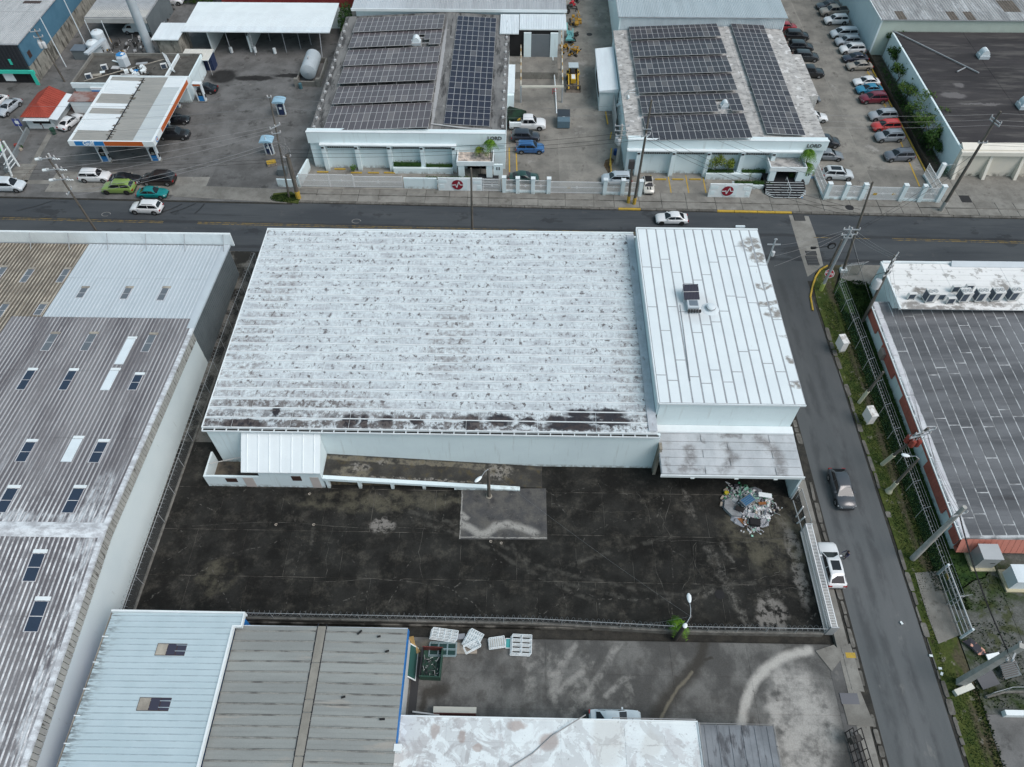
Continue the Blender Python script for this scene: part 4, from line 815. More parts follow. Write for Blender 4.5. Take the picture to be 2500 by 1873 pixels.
for i in range(32):
    for j in range(5):
        me = sheetmesh(1.48, 4.4 if j else 3.0, 3, .05, .2, [m_gr2 if rs.random()<.1 else m_gr1], 'roof_sheet'); put('roof_sheet', me, gr, Matrix.Translation((62.15+i*1.5, 130.4+(0 if j==0 else 3+(j-1)*4.4), GZ+.03+.012*((i+j)%2))))
MB().box(61.95,130.2,GZ-.1,62.09,175,GZ+.12).build('edge_trim', m_trim, gb)

# ---- the two solar buildings
m_vr = mat('lattice_block', (.42,.44,.43), (.3,.32,.31), scale=2)
m_blk = plain('lattice_hole', (.06,.065,.07))
def front_block(parent, xs, y, zb, zt, npan, seed):
    """recessed wall panels between piers, lattice of vent blocks on top"""
    for i in range(len(xs)-1):
        x0, x1 = xs[i]+.3, xs[i+1]-.3
        f = MB().box(x0+.1,y-.0,zt-.85,x1-.1,y+.095,zt-.1).build('lattice', m_vr, parent)
        k = int((x1-x0)/.34); b = MB()
        for a in range(k):
            for r in (0,1): b.box(x0+.15+a*(x1-x0-.3)/k,y-.02,zt-.80+r*.34,x0+.15+(a+.68)*(x1-x0-.3)/k,y-.002,zt-.56+r*.34)
        tag(b.build('lattice_hole', m_blk, f), kind='stuff')
m_roofdk = mat('grimy_roof', (.13,.13,.13), (.21,.21,.205), scale=.35, st=(1.6,.5,1), fine=.14, detail=9, layers=[dict(col=(.035,.035,.036), scale=.6, st=(2.5,.4,1), lo=.48, hi=.65, amt=.85), dict(col=(.4,.4,.39), scale=.9, lo=.6, hi=.7, amt=.6), dict(col=(.42,.43,.44), blobs=[(-13.9,112,.35,18)], wig=.35, amt=.8)])
m_rooflt = mat('flaked_pale_roof', (.5,.49,.47), (.36,.355,.345), scale=.8, fine=.1, detail=9, layers=[dict(col=(.1,.098,.095), scale=1.4, st=(.7,1.2,1), lo=.5, hi=.66, amt=.7, detail=9), dict(col=(.7,.7,.69), scale=.6, lo=.57, hi=.63, amt=.7)])
B1 = dict(x0=-32.3, x1=-2.95, yf=95.35, zp=6.4, yb=132.5, xr=-13.8); B2 = dict(x0=15.35, x1=44.5, yf=94.75, zp=6.05, yb=128.6, xr=34.7)
rz1 = lambda x, y=0: 6.35-.052*abs(x-B1['xr']); rz2 = lambda x, y=0: 6.1-.045*abs(x-B2['xr'])
sb1 = thing('solar_building', 'left of two twin white-fronted buildings with solar panels, this one with a sooty dark roof', 'building', (-17,112,0))
sb2 = thing('solar_building', 'right of two twin white-fronted buildings with solar panels, this one with a pale flaking roof', 'building', (30,110,0))
for sb, B, rzf, mr in ((sb1,B1,rz1,m_roofdk),(sb2,B2,rz2,m_rooflt)):
    x0,x1,yf,zp,yb,xr = B['x0'],B['x1'],B['yf'],B['zp'],B['yb'],B['xr']
    MB().box(x0,yf+.35,-.3,x1,yf+.65,4.545).build('front_wall', m_wallw, sb)
    pa = MB().box(x0-.1,yf,4.55,x1+.1,yf+1.1,zp).build('parapet', m_wallw, sb)
    MB().box(x0-.14,yf-.04,zp+.002,x1+.14,yf+.34,zp+.1).build('coping', m_trim, sb)
    for xx in (x0,x1-.3): MB().box(xx,yf+1.204,-.3,xx+.3,yb,rzf(xx)-.15).build('side_wall', m_wallw, sb)
    for xa,xb in ((x0-.1,xr),(xr,x1+.1)): 
        ro = MB().prism([(xa,yf+1.104),(xb,yf+1.104),(xb,yb),(xa,yb)], 5.0, lambda x,y: rzf(x)-.03).build('roof', mr, sb)
        n = 5; m_ = 3 if xr-x0 > 15 else 2
        for i in range(m_):
            for j in range(6): 
                a, c = xa+(xb-xa)*i/m_, xa+(xb-xa)*(i+1)/m_; ya, yb_2 = yf+1.15+(yb-yf-1.2)*j/6, yf+1.15+(yb-yf-1.2)*(j+1)/6
                put('roof_panel', slab_mesh('roof_panel', c-a-.03, yb_2-ya-.03, .015, mr, .008), ro, basis(((a+c)/2,(ya+yb_2)/2,rzf((a+c)/2)+.0),(1,0,(rzf(c)-rzf(a))/(c-a)),(0,1,0)))
# facade details, west building
xs1 = [-30.2,-25.2,-20.3,-15.4,-10.6]
for i, x in enumerate(xs1): 
    MB().prism([(x-.3,94.75),(x+.3,94.75),(x+.3,95.69),(x-.3,95.69)], -.1, 4.5).build('pier', m_wallw, sb1)
    MB().box(x-.25,94.66,4.1,x+.15,94.74,4.35).build('floodlight', MATS['dark_iron'], sb1)
MB().box(-30.7,94.75,4.505,-10.2,95.34,4.7).build('beam', m_trim, sb1)
front_block(sb1, xs1, 95.6, 0, 4.4, 1, 1)
xs2 = [17.0,22.2,27.4,32.4]
for i, x in enumerate(xs2+[37.0]):
    MB().box(x-.3,94.15,-.1,x+.3,95.09,4.45).build('pier', m_wallw, sb2); MB().box(x-.25,94.06,4.05,x+.15,94.14,4.3).build('floodlight', MATS['dark_iron'], sb2)
MB().box(15.2,94.15,4.455,41.3,94.74,4.65).build('beam', m_trim, sb2)
front_block(sb2, xs2+[37.0], 95.0, 0, 4.35, 1, 2)
def porch(sb, x0, x1, yf, y1, z, mroof):
    p = MB().box(x0,yf,z-.7,x1,yf+.18,z).build('porch', m_trim, sb); MB().box(x0,yf+.182,z-.7,x0+.15,y1,z).build('porch_side', m_trim, sb); MB().box(x1-.15,yf+.182,z-.7,x1,y1,z).build('porch_side', m_trim, sb)
    q = MB().box(x0+.152,yf+.184,z-.6,x1-.152,y1,z-.4).build('porch_roof', mroof, sb)
    for x in (x0+.2,x1-1.1): MB().box(x,yf+.05,-.1,x+.9,yf+.6,z-.705).build('column', m_wallw, sb)
    MB().box(x0+1.3,y1+.1,-.1,x1-.1,y1+.2,z-1.2).build('doorway', m_black, sb); 
    for k in range(8): MB().box(x0+3.6+k*.28,y1+.02,1.6,x0+3.66+k*.28,y1+.06,2.6).build('grille_bar', m_trim, sb)
m_peel = mat('peeling_pink', (.62,.53,.46), (.3,.27,.25), scale=1.6, lo=.4, hi=.6, fine=.2)
porch(sb1, -10.1, -4.6+.0, 92.6, 95.6, 3.5, m_peel)
porch(sb2, 36.2, 41.6, 92.0, 95.0, 3.5, m_rooflt)
for sb,x in ((sb1,-3.95),(sb2,42.2)):
    MB().box(x-.7,93.2 if sb is sb1 else 92.6,-.1,x+.7,93.5 if sb is sb1 else 92.9,2.6).build('screen_wall', m_wallw, sb)
    for k in (0,1): MB().box(x-.25+k*.35,93.16 if sb is sb1 else 92.56,1.7,x-.1+k*.35,93.198 if sb is sb1 else 92.598,2.2).build('slot', m_black, sb)
# planters
m_leafd = mat('hedge_leaf', (.02,.05,.012), (.04,.085,.02), scale=3, fine=.4); m_leafy = mat('yellow_leaf', (.16,.2,.03), (.1,.15,.025), scale=3, fine=.3); m_leafg = mat('bright_leaf', (.1,.2,.02), (.05,.12,.015), scale=2, fine=.3)
m_leaft = mat('tree_leaf', (.04,.085,.015), (.075,.125,.028), scale=1.5, fine=.35); m_bark = mat('bark', (.2,.18,.155), (.12,.11,.095), scale=4, fine=.2)
def leaf_cloud(c, sx, sy, sz, n, s, rs, mb=None):
    b = mb or MB()
    for _ in range(n):
        while True:
            u = Vector((rs.uniform(-1,1),rs.uniform(-1,1),rs.uniform(-1,1)))
            if .15 < u.length < 1: break
        p = Vector((c[0]+u.x*sx,c[1]+u.y*sy,c[2]+u.z*sz)); a = rs.uniform(0,6.28); t = rs.uniform(-.9,.9); k = s*rs.uniform(.6,1.3)
        d = Vector((math.cos(a)*math.cos(t),math.sin(a)*math.cos(t),math.sin(t)))*k; e = d.cross(Vector((rs.uniform(-.5,.5),rs.uniform(-.5,.5),1))).normalized()*k*.4
        b.add([p-d*.5, p+e*.5, p+d*.5, p-e*.5], [(0,1,2,3)])
    return b
def hedge(x0, x1, y, z, h, d, label, m=None, seed=1, cat='hedge'):
    rs = random.Random(seed); b = MB(); n = int((x1-x0)*55)
    b.box(x0+.1,y-d*.3,z,x1-.1,y+d*.3,z+h*.5)
    for k in range(max(1,int((x1-x0)/.5))): leaf_cloud((x0+.25+k*.5,y,z+h*.55),.4,d*.55,h*rs.uniform(.4,.7),42,.22,rs,b)
    o = b.build('hedge', m or m_leafd); tag(o, label, cat); return o
hedge(-20.0,-15.7,94.9,1.1,.8,.9,'dark bushy hedge in the third bay of the left solar building front',seed=3); hedge(-15.1,-10.9,94.9,1.0,.45,.8,'low clipped hedge in the fourth bay of the left solar building front',seed=4)
MB().box(-20.0,94.3,-.1,-10.9,95.3,1.0).build('planter', m_wallw, sb1)
hedge(-14.8,-7.2,92.0,.8,.5,.7,'long narrow hedge along the ramp of the left solar building',seed=5); MB().box(-15,91.6,-.1,-7,92.4,.8).build('planter', m_wallw, sb1)
hedge(-8.0,-6.8,91.2,.3,.5,.7,'small hedge stub behind the left logo wall',seed=6)
hedge(27.6,31.8,94.3,1.0,.4,.9,'dark ground planting under the yellow-green bush of the right solar building',seed=7); hedge(32.9,36.6,94.3,1.0,.5,.8,'low dark planting in the fourth bay of the right solar building',seed=8)
MB().box(27.5,93.65,-.1,36.7,94.7,1.0).build('planter', m_wallw, sb2)
hedge(31.5,37.4,91.9,.7,.45,.8,'green hedge above the logo wall of the right solar building',seed=9); MB().box(31.3,91.4,-.1,37.5,92.4,.7).build('planter', m_wallw, sb2)
def bush(name, c, r, h, n, s, m, label, cat, seed, trunk=True):
    t = thing(name, label, cat, c); rs = random.Random(seed); b = MB()
    for k in range(7): leaf_cloud((c[0]+rs.uniform(-r,r)*.7,c[1]+rs.uniform(-r,r)*.4,c[2]+h*rs.uniform(.4,.85)),r*.5,r*.4,h*.25,n//7,s,rs,b)
    b.build('foliage', m, t)
    MB().tube(c,(c[0],c[1],c[2]+h*.6),.06,.03).build('stem', m_bark, t)
bush('bush', (28.8,94.3,1.0), 1.2, 2.9, 420, .32, m_leafy, 'yellow-green bush, left one of a pair in the third bay of the right solar building', 'bush', 31); bush('bush', (30.8,94.3,1.0), 1.0, 2.8, 380, .32, m_leafy, 'yellow-green bush, right one of a pair in the third bay of the right solar building', 'bush', 32)
bush('bush', (-26.2,94.6,.05), .5, 1.3, 160, .25, m_leafg, 'small round bright bush between parking bays before the left solar building', 'bush', 33)
bush('shrub', (33.6,92.0,1.1), .5, 1.9, 60, .2, m_leaft, 'thin bare-stemmed shrub rising from the hedge before the right solar building', 'shrub', 34)
def palm(base, h, r, nf, m, label, seed, lean=(0,0)):
    t = thing('palm_tree', label, 'palm', base); rs = random.Random(seed); top = Vector(base)+Vector((lean[0],lean[1],h))
    MB().path([Vector(base),Vector(base).lerp(top,.5)+Vector((.06,0,0)),top],[.1,.08,.07],7).build('trunk', m_bark, t)
    for k in range(nf):
        a = 2*math.pi*k/nf+rs.uniform(-.2,.2); el = rs.uniform(.25,1.2); b = MB(); pts = []
        for i in range(7):
            s = i/6; rr = r*s*rs.uniform(.95,1.05); pts.append(top+Vector((math.cos(a)*rr*math.cos(el)*1.1, math.sin(a)*rr*math.cos(el)*1.1, r*(math.sin(el)*s-1.15*s*s))))
        for i in range(1,7):
            d = (pts[i]-pts[i-1]).normalized(); sd = d.cross(Vector((0,0,1))).normalized(); wl = r*.34*math.sin(math.pi*(i/6.6))**.7
            for q in (pts[i-1],(pts[i-1]+pts[i])/2):
                for s in (-1,1): b.add([q-d*.03,q+sd*s*wl+d*wl*.6-Vector((0,0,wl*.45)),q+d*.09],[(0,1,2)])
        b.build('frond', m, t)
palm((-5.1,93.9,.1), 5.9, 1.55, 15, m_leafg, 'tall palm with feathery green crown before the left solar building', 1); palm((-6.7,94.4,.1), 4.4, 1.3, 12, m_leafy, 'shorter yellowish palm before the left solar building', 2)
palm((41.9,93.9,.1), 4.8, 1.6, 18, m_leafg, 'full green palm, rear of two before the right solar building wall', 3); palm((42.2,93.4,.1), 2.9, 1.4, 14, m_leafg, 'short green palm, front of two before the right solar building wall', 4)
p = P(1652,1533,0); palm((p.x,p.y-.2,-.4), 1.9, 1.3, 11, m_leafg, 'young fern-like palm sprouting from the drain beside the southern lamp post', 5)
# lettering on the two fronts
def text(body, size, ext, M, m, name, parent=None, weight=0, align='CENTER', xs=1):
    cu = bpy.data.curves.new('t', 'FONT'); cu.body = body; cu.size = size; cu.extrude = ext; cu.align_x = align; cu.align_y = 'CENTER'; cu.offset = weight; cu.resolution_u = 2
    o = bpy.data.objects.new('t', cu); COL.objects.link(o); dg = bpy.context.evaluated_depsgraph_get(); me = bpy.data.meshes.new_from_object(o.evaluated_get(dg)); bpy.data.objects.remove(o)
    me.materials.clear(); me.materials.append(m); me.transform(Matrix.Diagonal((xs,1,1,1)))
    return put(name, me, parent, M)
FR = lambda x,y,z,rx=90,rz=0: Matrix.Translation((x,y,z)) @ Matrix.Rotation(R(rz),4,'Z') @ Matrix.Rotation(R(rx),4,'X')
m_let = plain('grey_letter', (.13,.14,.14))
for sb,x,y in ((sb1,-4.45,95.30),(sb2,42.6,94.70)): text('LORD', .8, .03, FR(x,y,5.7 if sb is sb1 else 5.35), m_let, 'lettering', sb, .025)
# hall roofs behind
m_hall = mat('hall_roof_grey', (.42,.45,.47), (.35,.37,.39), scale=.3, st=(2.2,.2,1), fine=.07, rnd=.05, layers=[dict(col=(.5,.56,.6), grad=(0,-14,-31), amt=.7)])
h1 = thing('hall_building', 'big pale grey ribbed-roof hall behind the left solar building', 'hall', (-12,150,0))
MB().box(-30.6,133.0,-.3,6.9,175,6.5).build('wall', m_wallw, h1); r1 = MB().box(-31.2,132.6,6.51,7.1,178,6.75).build('roof', m_seamg, h1)
for i in range(32):
    for j in range(3): put('roof_sheet', sheetmesh(1.19,14.8,4,.05,.14,[m_hall],'roof_sheet'), r1, Matrix.Translation((-31.2+i*1.197,132.65+j*14.9,6.77+.01*(i%2))))
MB().box(-31.3,132.4,6.4,7.2,132.59,6.85).build('edge_trim', m_trim, h1)
la = MB().box(-1.2,126.9,6.0,7.0,132.3,6.16).build('loading_canopy', m_trim, h1); lb = MB().box(-4.6,125.4,6.0,-1.3,132.3,6.12).build('loading_canopy', m_trim, h1)
m_whs = mat('white_sheet', (.66,.73,.76), (.6,.66,.69), scale=.5, st=(2,.3,1), fine=.06)
for i in range(7): put('roof_sheet', sheetmesh(1.16,5.35,4,.045,.12,[m_whs],'roof_sheet'), la, Matrix.Translation((-1.2+i*1.17,126.92,6.18)))
for i in range(3): put('roof_sheet', sheetmesh(1.09,6.8,4,.045,.12,[m_whs],'roof_sheet'), lb, Matrix.Translation((-4.6+i*1.1,125.42,6.14)))
h2 = thing('hall_building', 'big pale blue-grey ribbed hall behind the right solar building', 'hall', (31,150,0))
H2Y, H2Z = 128.7, 7.6
MB().box(16.2,H2Y+.1,-.3,16.5,175,H2Z-.1).build('side_wall', m_wallw, h2); fw2 = MB().box(16.502,H2Y+.1,-.3,44.9,H2Y+.4,H2Z-.1).build('front_wall', m_whs, h2)
b = MB()
for i in range(90): b.box(16.6+i*.315,H2Y-.0,5.2,16.74+i*.315,H2Y+.098,H2Z-.12)
tag(b.build('cladding_ribs', m_whs, h2), kind='stuff')
r2 = MB().box(15.9,H2Y-.2,H2Z-.08,45.2,178,H2Z).build('roof', m_seamg, h2); m_hall2 = mat('hall_roof_blue', (.42,.49,.52), (.38,.445,.475), scale=.25, st=(1.5,.3,1), fine=.04, rnd=.04)
for i in range(25):
    for j in range(3): put('roof_sheet', sheetmesh(1.165,15,4,.05,.14,[m_hall2],'roof_sheet'), r2, Matrix.Translation((15.95+i*1.17,H2Y-.15+j*15.1,H2Z+.02+.01*(i%2))))
# small side annex of the right solar building
an = thing('side_annex', 'narrow lean-to annex with white ribbed roof against the right solar building', 'annex', (14,120,0))
az = lambda x,y=0: 3.9+.12*(x-12.4)
p0, p1, p2, p3 = P(1476,70,4), P(1512,70,4), P(1524,160,4), P(1484,160,4)
MB().box(12.3,111.8,-.1,15.2,124.6,3.6).build('wall', m_wallg, an); ra = MB().prism([(12.0,111.4),(15.2,111.4),(15.2,124.9),(12.0,124.9)], 3.62, lambda x,y: az(x)).build('roof', m_whs, an)
for i in range(13): put('roof_sheet', sheetmesh(1.02,3.1,4,.04,.12,[m_whs],'roof_sheet'), ra, basis((15.15,111.45+i*1.03,az(15.15)+.015),(0,1,0),(-1,0,-.12)))
MB().box(12.22,114,1.2,12.29,121,2.8).build('opening', m_black, an)
# ------------------------------------------------------------------ solar arrays: every module a panel
def panelmat(name, c):
    m = bpy.data.materials.new(name); m.use_nodes = True; nt = m.node_tree; b = nt.nodes['Principled BSDF']; pos = nd(nt,'TexCoord').outputs['Object']
    sx = nd(nt,'SeparateXYZ'); nt.links.new(pos, sx.inputs[0])
    k = mrange(nt, mth(nt,'ABSOLUTE',mth(nt,'SUBTRACT',mth(nt,'FRACT',mth(nt,'MULTIPLY',sx.outputs[0],6.0)),.5)), .42,.5)
    col = cmix(nt, mth(nt,'MULTIPLY',k,.6), (*c,1), (.16,.16,.17,1))
    oi = nd(nt,'ObjectInfo'); d = mrange(nt, oi.outputs['Random'], .86, 1.0, 0, .22); col = cmix(nt, d, col, (.3,.29,.27,1))
    r = mrange(nt, oi.outputs['Random'], 0, 1, .9, 1.1); cc = nd(nt,'CombineColor'); [nt.links.new(r,cc.inputs[i]) for i in range(3)]
    nt.links.new(cmix(nt,1.,col,cc.outputs[0],'MULTIPLY'), b.inputs['Base Color']); b.inputs['Roughness'].default_value = .32; b.inputs['Specular IOR Level'].default_value = .3
    return m
m_pv1 = panelmat('dusty_cells', (.105,.094,.103)); m_pv2 = panelmat('blue_cells', (.02,.022,.04)); m_pv3 = panelmat('grey_cells', (.045,.044,.054)); m_frame = plain('panel_frame', (.55,.55,.55), rough=.4, metal=.1)
def panel_mesh(w, l, m):
    f = .025; b = MB(); b.box(0,0,-.05,w,l,-.003,1); b.add([(f,f,.001),(w-f,f,.001),(w-f,l-f,.001),(f,l-f,.001)],[(0,1,2,3)],0)
    for q in ((0,0,w,f),(0,l-f,w,l),(0,f,f,l-f),(w-f,f,w,l-f)): b.box(q[0],q[1],-.002,q[2],q[3],.012,1)
    return b.mesh('solar_panel', [m, m_frame])
def array(label, LB, RB, LT, RT, rzf, nx, ny, m, h0=.75, h1=.4, skip=(), dust=None, group=None):
    zf = lambda d: (lambda x,y: rzf(x)+d)
    A, B, C = PPL(*LB, zf(h0)), PPL(*RB, zf(h0)), PPL(*LT, zf(h1)); D = PPL(*RT, zf(h1))
    # keep the row square to its building
    xa = (A.x+C.x)/2; xb = (B.x+D.x)/2; ya = (A.y+B.y)/2; yb = (C.y+D.y)/2
    A = Vector((xa,ya,rzf(xa)+h0)); B = Vector((xb,ya,rzf(xb)+h0)); C = Vector((xa,yb,rzf(xa)+h1))
    U, V = B-A, C-A; t = thing('solar_array', label, 'solar array', (A.x,A.y,rzf(A.x)), group=group)
    w, l = U.length/nx, V.length/ny; me = panel_mesh(w-.02, l-.02, m); rs = random.Random(int(A.y*10))
    for i in range(nx):
        for j in range(ny):
            if (i,j) in skip: continue
            put('solar_panel', me, t, basis(A+U*(i/nx)+V*(j/ny), U, V))
    b = MB(); N = U.cross(V).normalized()
    for j in (.12,.5,.88): b.bar(A+V*j-N*.1, A+U+V*j-N*.1, .07)
    k = max(3,int(nx/3))
    for i in range(k+1):
        q = A+U*(i/k)*.985+U*.005
        for s in (.05,.9): p = q+V*s; b.bar(p-N*.12, Vector((p.x,p.y,rzf(p.x)+.005)), .06)
    b.build('mounting_frame', m_frame, t); return t
ordn = ['front','second','third','fourth','fifth','rearmost']
T1 = [((862.7,77.6),(1082,69.5),(871,43.5),(1085,36),16),((852,116),(1076.5,106.6),(862,79),(1079.5,71),16),((839,159),(1071,152),(848,122),(1075,113.6),16),((826.5,203),(1065,195.5),(838,163.7),(1068,155),16),((812,253),(1055,245.6),(824.5,211.5),(1060.6,203.6),16),((791.8,318.6),(1049,311.4),(806,259),(1053,251.4),17)]
for k,(a,b_,c,d,n) in enumerate(T1):
    array(ordn[5-k]+' solar panel row on the left solar building'+(', cut round the white fan' if k==1 else ''), a,b_,c,d, rz1, n, 3, m_pv1, skip=((11,0),(12,0),(12,1),(13,0)) if k==1 else (), group='solar rows on the left solar building')
array('long dark blue solar field on the right slope of the left solar building', (1085,302.7),(1196.8,308.5),(1117,37.7),(1211,45), rz1, 7, 20, m_pv2, .2,.2)
T2 = [((1541,95.6),(1761,87.8),(1534,61.4),(1748.4,53.6),16),((1545.6,139),(1773,130),(1540,101),(1763,92.7),16),((1553,182.5),(1786,175),(1547,143),(1776,134.7),16),((1558.6,227),(1799,219.6),(1554,187),(1788,179),16),((1567,277.5),(1815,270),(1561.5,235),(1803.4,226),16),((1582,342),(1835,337.5),(1569,284),(1819,275.8),17)]
for k,(a,b_,c,d,n) in enumerate(T2):
    array(ordn[5-k]+' solar panel row on the right solar building'+(', cut round a hatch' if k==4 else ''), a,b_,c,d, rz2, n, 3, m_pv3, skip=((12,1),(12,0),(13,0),(13,1)) if k==4 else (), group='solar rows on the right solar building')
array('long grey solar field on the right slope of the right solar building', (1870,326),(1965,330),(1786,56),(1867,63.7), rz2, 6, 22, m_pv3, .5,.5)
def vent(px, py, rzf, label, s=1.0, dz=.0):
    p = PPL(px,py,rzf); t = thing('roof_fan', label, 'roof fan', p)
    MB().box(-.75*s,-.7*s,0,.75*s,.7*s,.5*s).build('base', MATS['new_grey_rib'], t, local=True)
    prof = [(math.cos(a)*.62*s, .5*s+math.sin(a)*.85*s) for a in [math.pi*i/8 for i in range(9)]]
    b = MB(); n = len(prof); b.add([(x,-.6*s,z) for x,z in prof]+[(x,.6*s,z) for x,z in prof], [(i,i+1,n+i+1,n+i) for i in range(n-1)]+[list(range(n))[::-1],list(range(n,2*n))]); b.build('hood', m_whs, t, 30, local=True)
    for s_ in (-1,1): MB().obox((s_*.75*s,-.1,.45*s),.1,.5*s,.4*s,0).build('flange', m_trim, t, local=True)
vent(1017,107,rz1,'white hooded fan among the panels of the left solar building'); 
vent(1768,262,rz2,'dark hatch fan in the panel gap of the right solar building',.8)
vent(2398,140,lambda x,y:4.55,'white hooded fan at the far middle of the black felt roof',1.1); vent(2497,262,lambda x,y:4.55,'white hooded fan at the right edge of the black felt roof',1.2)
vent(1922,127,lambda x,y:4.1,'small fan on the pale ledge beside the right solar building',.55)
MB().box(44.85,111,-.1,47.6,124,3.6).build('side_ledge', m_rooflt, sb2)
# conduits on roof edges
tag(MB().path([PPL(1052,302,lambda x,y:rz1(x)+.25),PPL(1130,312,lambda x,y:rz1(x)+.25),PPL(1212,318,lambda x,y:rz1(x)+.25),PPL(1216,326,lambda x,y:rz1(x)+.2)], .09).build('conduit', m_frame), 'white conduit along the front edge of the left solar building roof', 'pipe')
tg = MB()
for side in (0,1):
    for k in range(14):
        y = 98+k*2.4; x = B1['x0']+.5 if side==0 else B1['x1']-.4; tg.box(x-.18,y-.18,rz1(x),x+.18,y+.18,rz1(x)+.3)
        tg.tube((x,y,rz1(x)),(x,y,rz1(x)+.8),.03)
tg.build('lightning_post', m_frame, sb1)
# gadget on the clean white roof
t = thing('rooftop_station', 'small tilted black solar panel with grey box on the clean white roof', 'solar panel', (P(1688,735,9.1)))
q = P(1685,722,9.5)-t.location
MB().obox((q.x,q.y,1.0),1.75,1.9,.05,0.05,0,rx=.35).build('panel', m_pv2, t, local=True); MB().obox((q.x,q.y-.0,1.03),1.75,.05,.05,.05,rx=.35).build('panel_frame', m_frame, t, local=True)
MB().obox((q.x+.1,q.y-1.5,.4),1.25,1.2,.5).build('battery_box', MATS['new_grey_rib'], t, local=True)
MB().obox((q.x+.15,q.y-1.4,.67),.95,.8,.03).build('box_lid', plain('steel_blue',(.2,.24,.28),metal=.4), t, local=True)
for k in range(5): MB().obox((q.x-.42+k*.31,q.y-2.35,.35),.2,.28,.3,0,0,.3).build('sensor', MATS['dark_iron'], t, local=True)
b = MB()
for sx_ in (-.8,.8): b.tube((q.x+sx_,q.y+.7,0),(q.x+sx_,q.y+.7,1.3),.04); b.tube((q.x+sx_,q.y-.7,0),(q.x+sx_,q.y-.7,.7),.04)
b.tube((q.x-.7,q.y-2.35,.15),(q.x+.9,q.y-2.35,.15),.04); b.build('frame', m_frame, t, local=True)
p = P(1734,755,9.05); t = thing('roof_vent', 'low round white roof vent on the clean white roof', 'vent', p)
MB().lathe([(1.0,0),(.9,.06),(.45,.1),(.45,.4),(.52,.45),(.4,.6),(.1,.66)],n=16).build('cap', m_whs, t, 40, local=True); MB().lathe([(.56,.28),(.56,.34),(.3,.34)],n=16).build('ring', m_seamg, t, local=True)
tag(MB().path([P(1660,745,9.07),P(1668,800,9.07),P(1685,930,9.07)], .06).build('conduit', m_seamg), 'grey conduit running down the clean white roof below the small panel', 'pipe')
tag(MB().box(*P(1796,556,9.05)[:2],9.05,P(1838,556,9.05).x-1,P(1796,553,9.05).y,9.25).build('roof_lamp', m_whs), 'white floodlight housing on the far corner of the clean white roof', 'lamp')
# ------------------------------------------------------------------ air conditioners on the annex
m_acb = plain('ac_white', (.66,.67,.66)); m_acg = plain('ac_fin', (.05,.07,.1), fine=.2); m_fan = plain('fan_grille', (.3,.33,.35))
def ac_big(loc, label, rz=0):
    t = thing('air_conditioner', label, 'air conditioner', loc, rz, 'large condensers on the annex')
    t.scale = (.85,.85,.9); MB().box(-.75,-.6,.12,.75,.6,1.75).build('casing', m_acb, t, local=True)
    MB().box(-.66,-.625,.3,.2,-.601,1.6).build('fin_panel', m_acg, t, local=True); MB().box(-.775,-.5,.3,-.752,.5,1.6).build('fin_panel', m_acg, t, local=True)
    for x in (-.37,.37):
        f = MB().lathe([(.33,1.74),(.33,1.8),(.27,1.8),(.27,1.76),(.02,1.76)],(x,0,0),14).build('fan_guard', m_fan, t, local=True)
        b = MB(); 
        for k in range(4): b.obox((x,0,1.785),.5,.1,.012,k*math.pi/4)
        b.build('fan_blade', m_acb, f, local=True)
    MB().box(-.7,-.55,0,.7,-.4,.12).build('foot', MATS['dark_iron'], t, local=True); MB().box(-.7,.4,0,.7,.55,.12).build('foot', MATS['dark_iron'], t, local=True)
def ac_small(loc, label, rz=0, grp='small condensers on the annex'):
    t = thing('air_conditioner', label, 'air conditioner', loc, rz, grp)
    MB().box(-.5,-.2,.1,.5,.2,.95).build('casing', m_acb, t, local=True); MB().box(-.42,-.225,.18,.3,-.202,.88).build('fin_panel', m_acg, t, local=True)
    MB().box(-.4,-.2,0,-.25,.2,.1).build('foot', MATS['dark_iron'], t, local=True); MB().box(.25,-.2,0,.4,.2,.1).build('foot', MATS['dark_iron'], t, local=True)
on = ['leftmost','second from left','middle','fourth from left','rightmost']
for k,(a,b_) in enumerate(((2265,733),(2347,732),(2386,731),(2425,730),(2466,729))): ac_big(P(a,b_,4.3), on[k]+' of five tall twin-fan condensers on the white annex roof', .1)
for a,b_,l in ((2222,729,'small condenser on the dirty left end of the annex roof'),(2294,730,'small condenser just right of the leftmost tall condenser'),(2317,740,'small condenser in the front row left of the second tall condenser'),(2329,711,'rear small condenser behind the second tall condenser, left one'),(2362,708,'rear small condenser behind the second tall condenser, right one')): ac_small(P(a,b_,4.3), l, .05)
# ------------------------------------------------------------------ fuel station
fs_ = thing('fuel_canopy', 'fuel station canopy with blue and orange fascia and striped white roof', 'canopy', (-61.6,103,0))
X0,X1,Y0,Y1,Z0,Z1 = -68.0,-55.15,94.2,112.4,4.45,5.3
m_or = plain('sign_orange', (.5,.115,.025), rough=.4); m_bl = plain('sign_blue', (.02,.2,.5), rough=.4)
MB().box(X0,Y0,Z0,X1,Y0+.25,Z1).build('fascia', m_trim, fs_); MB().box(X0,Y1-.25,Z0,X1,Y1,Z1).build('fascia', m_trim, fs_); MB().box(X0,Y0+.252,Z0,X0+.4,Y1-.252,Z1).build('fascia', m_trim, fs_); MB().box(X1-.4,Y0+.252,Z0,X1,Y1-.252,Z1).build('fascia', m_trim, fs_)
MB().prism([(X0+.95,Y0),(X0+.95,Y0-.02),(X0+5.3,Y0-.02),(X0+5.3,Y0)], Z0+.1, Z1-.01).build('sign_panel', m_bl, fs_)
MB().box(X0+5.35,Y0-.02,Z0+.1,X1-1.7,Y0-.001,Z1-.01).build('sign_panel', m_or, fs_)
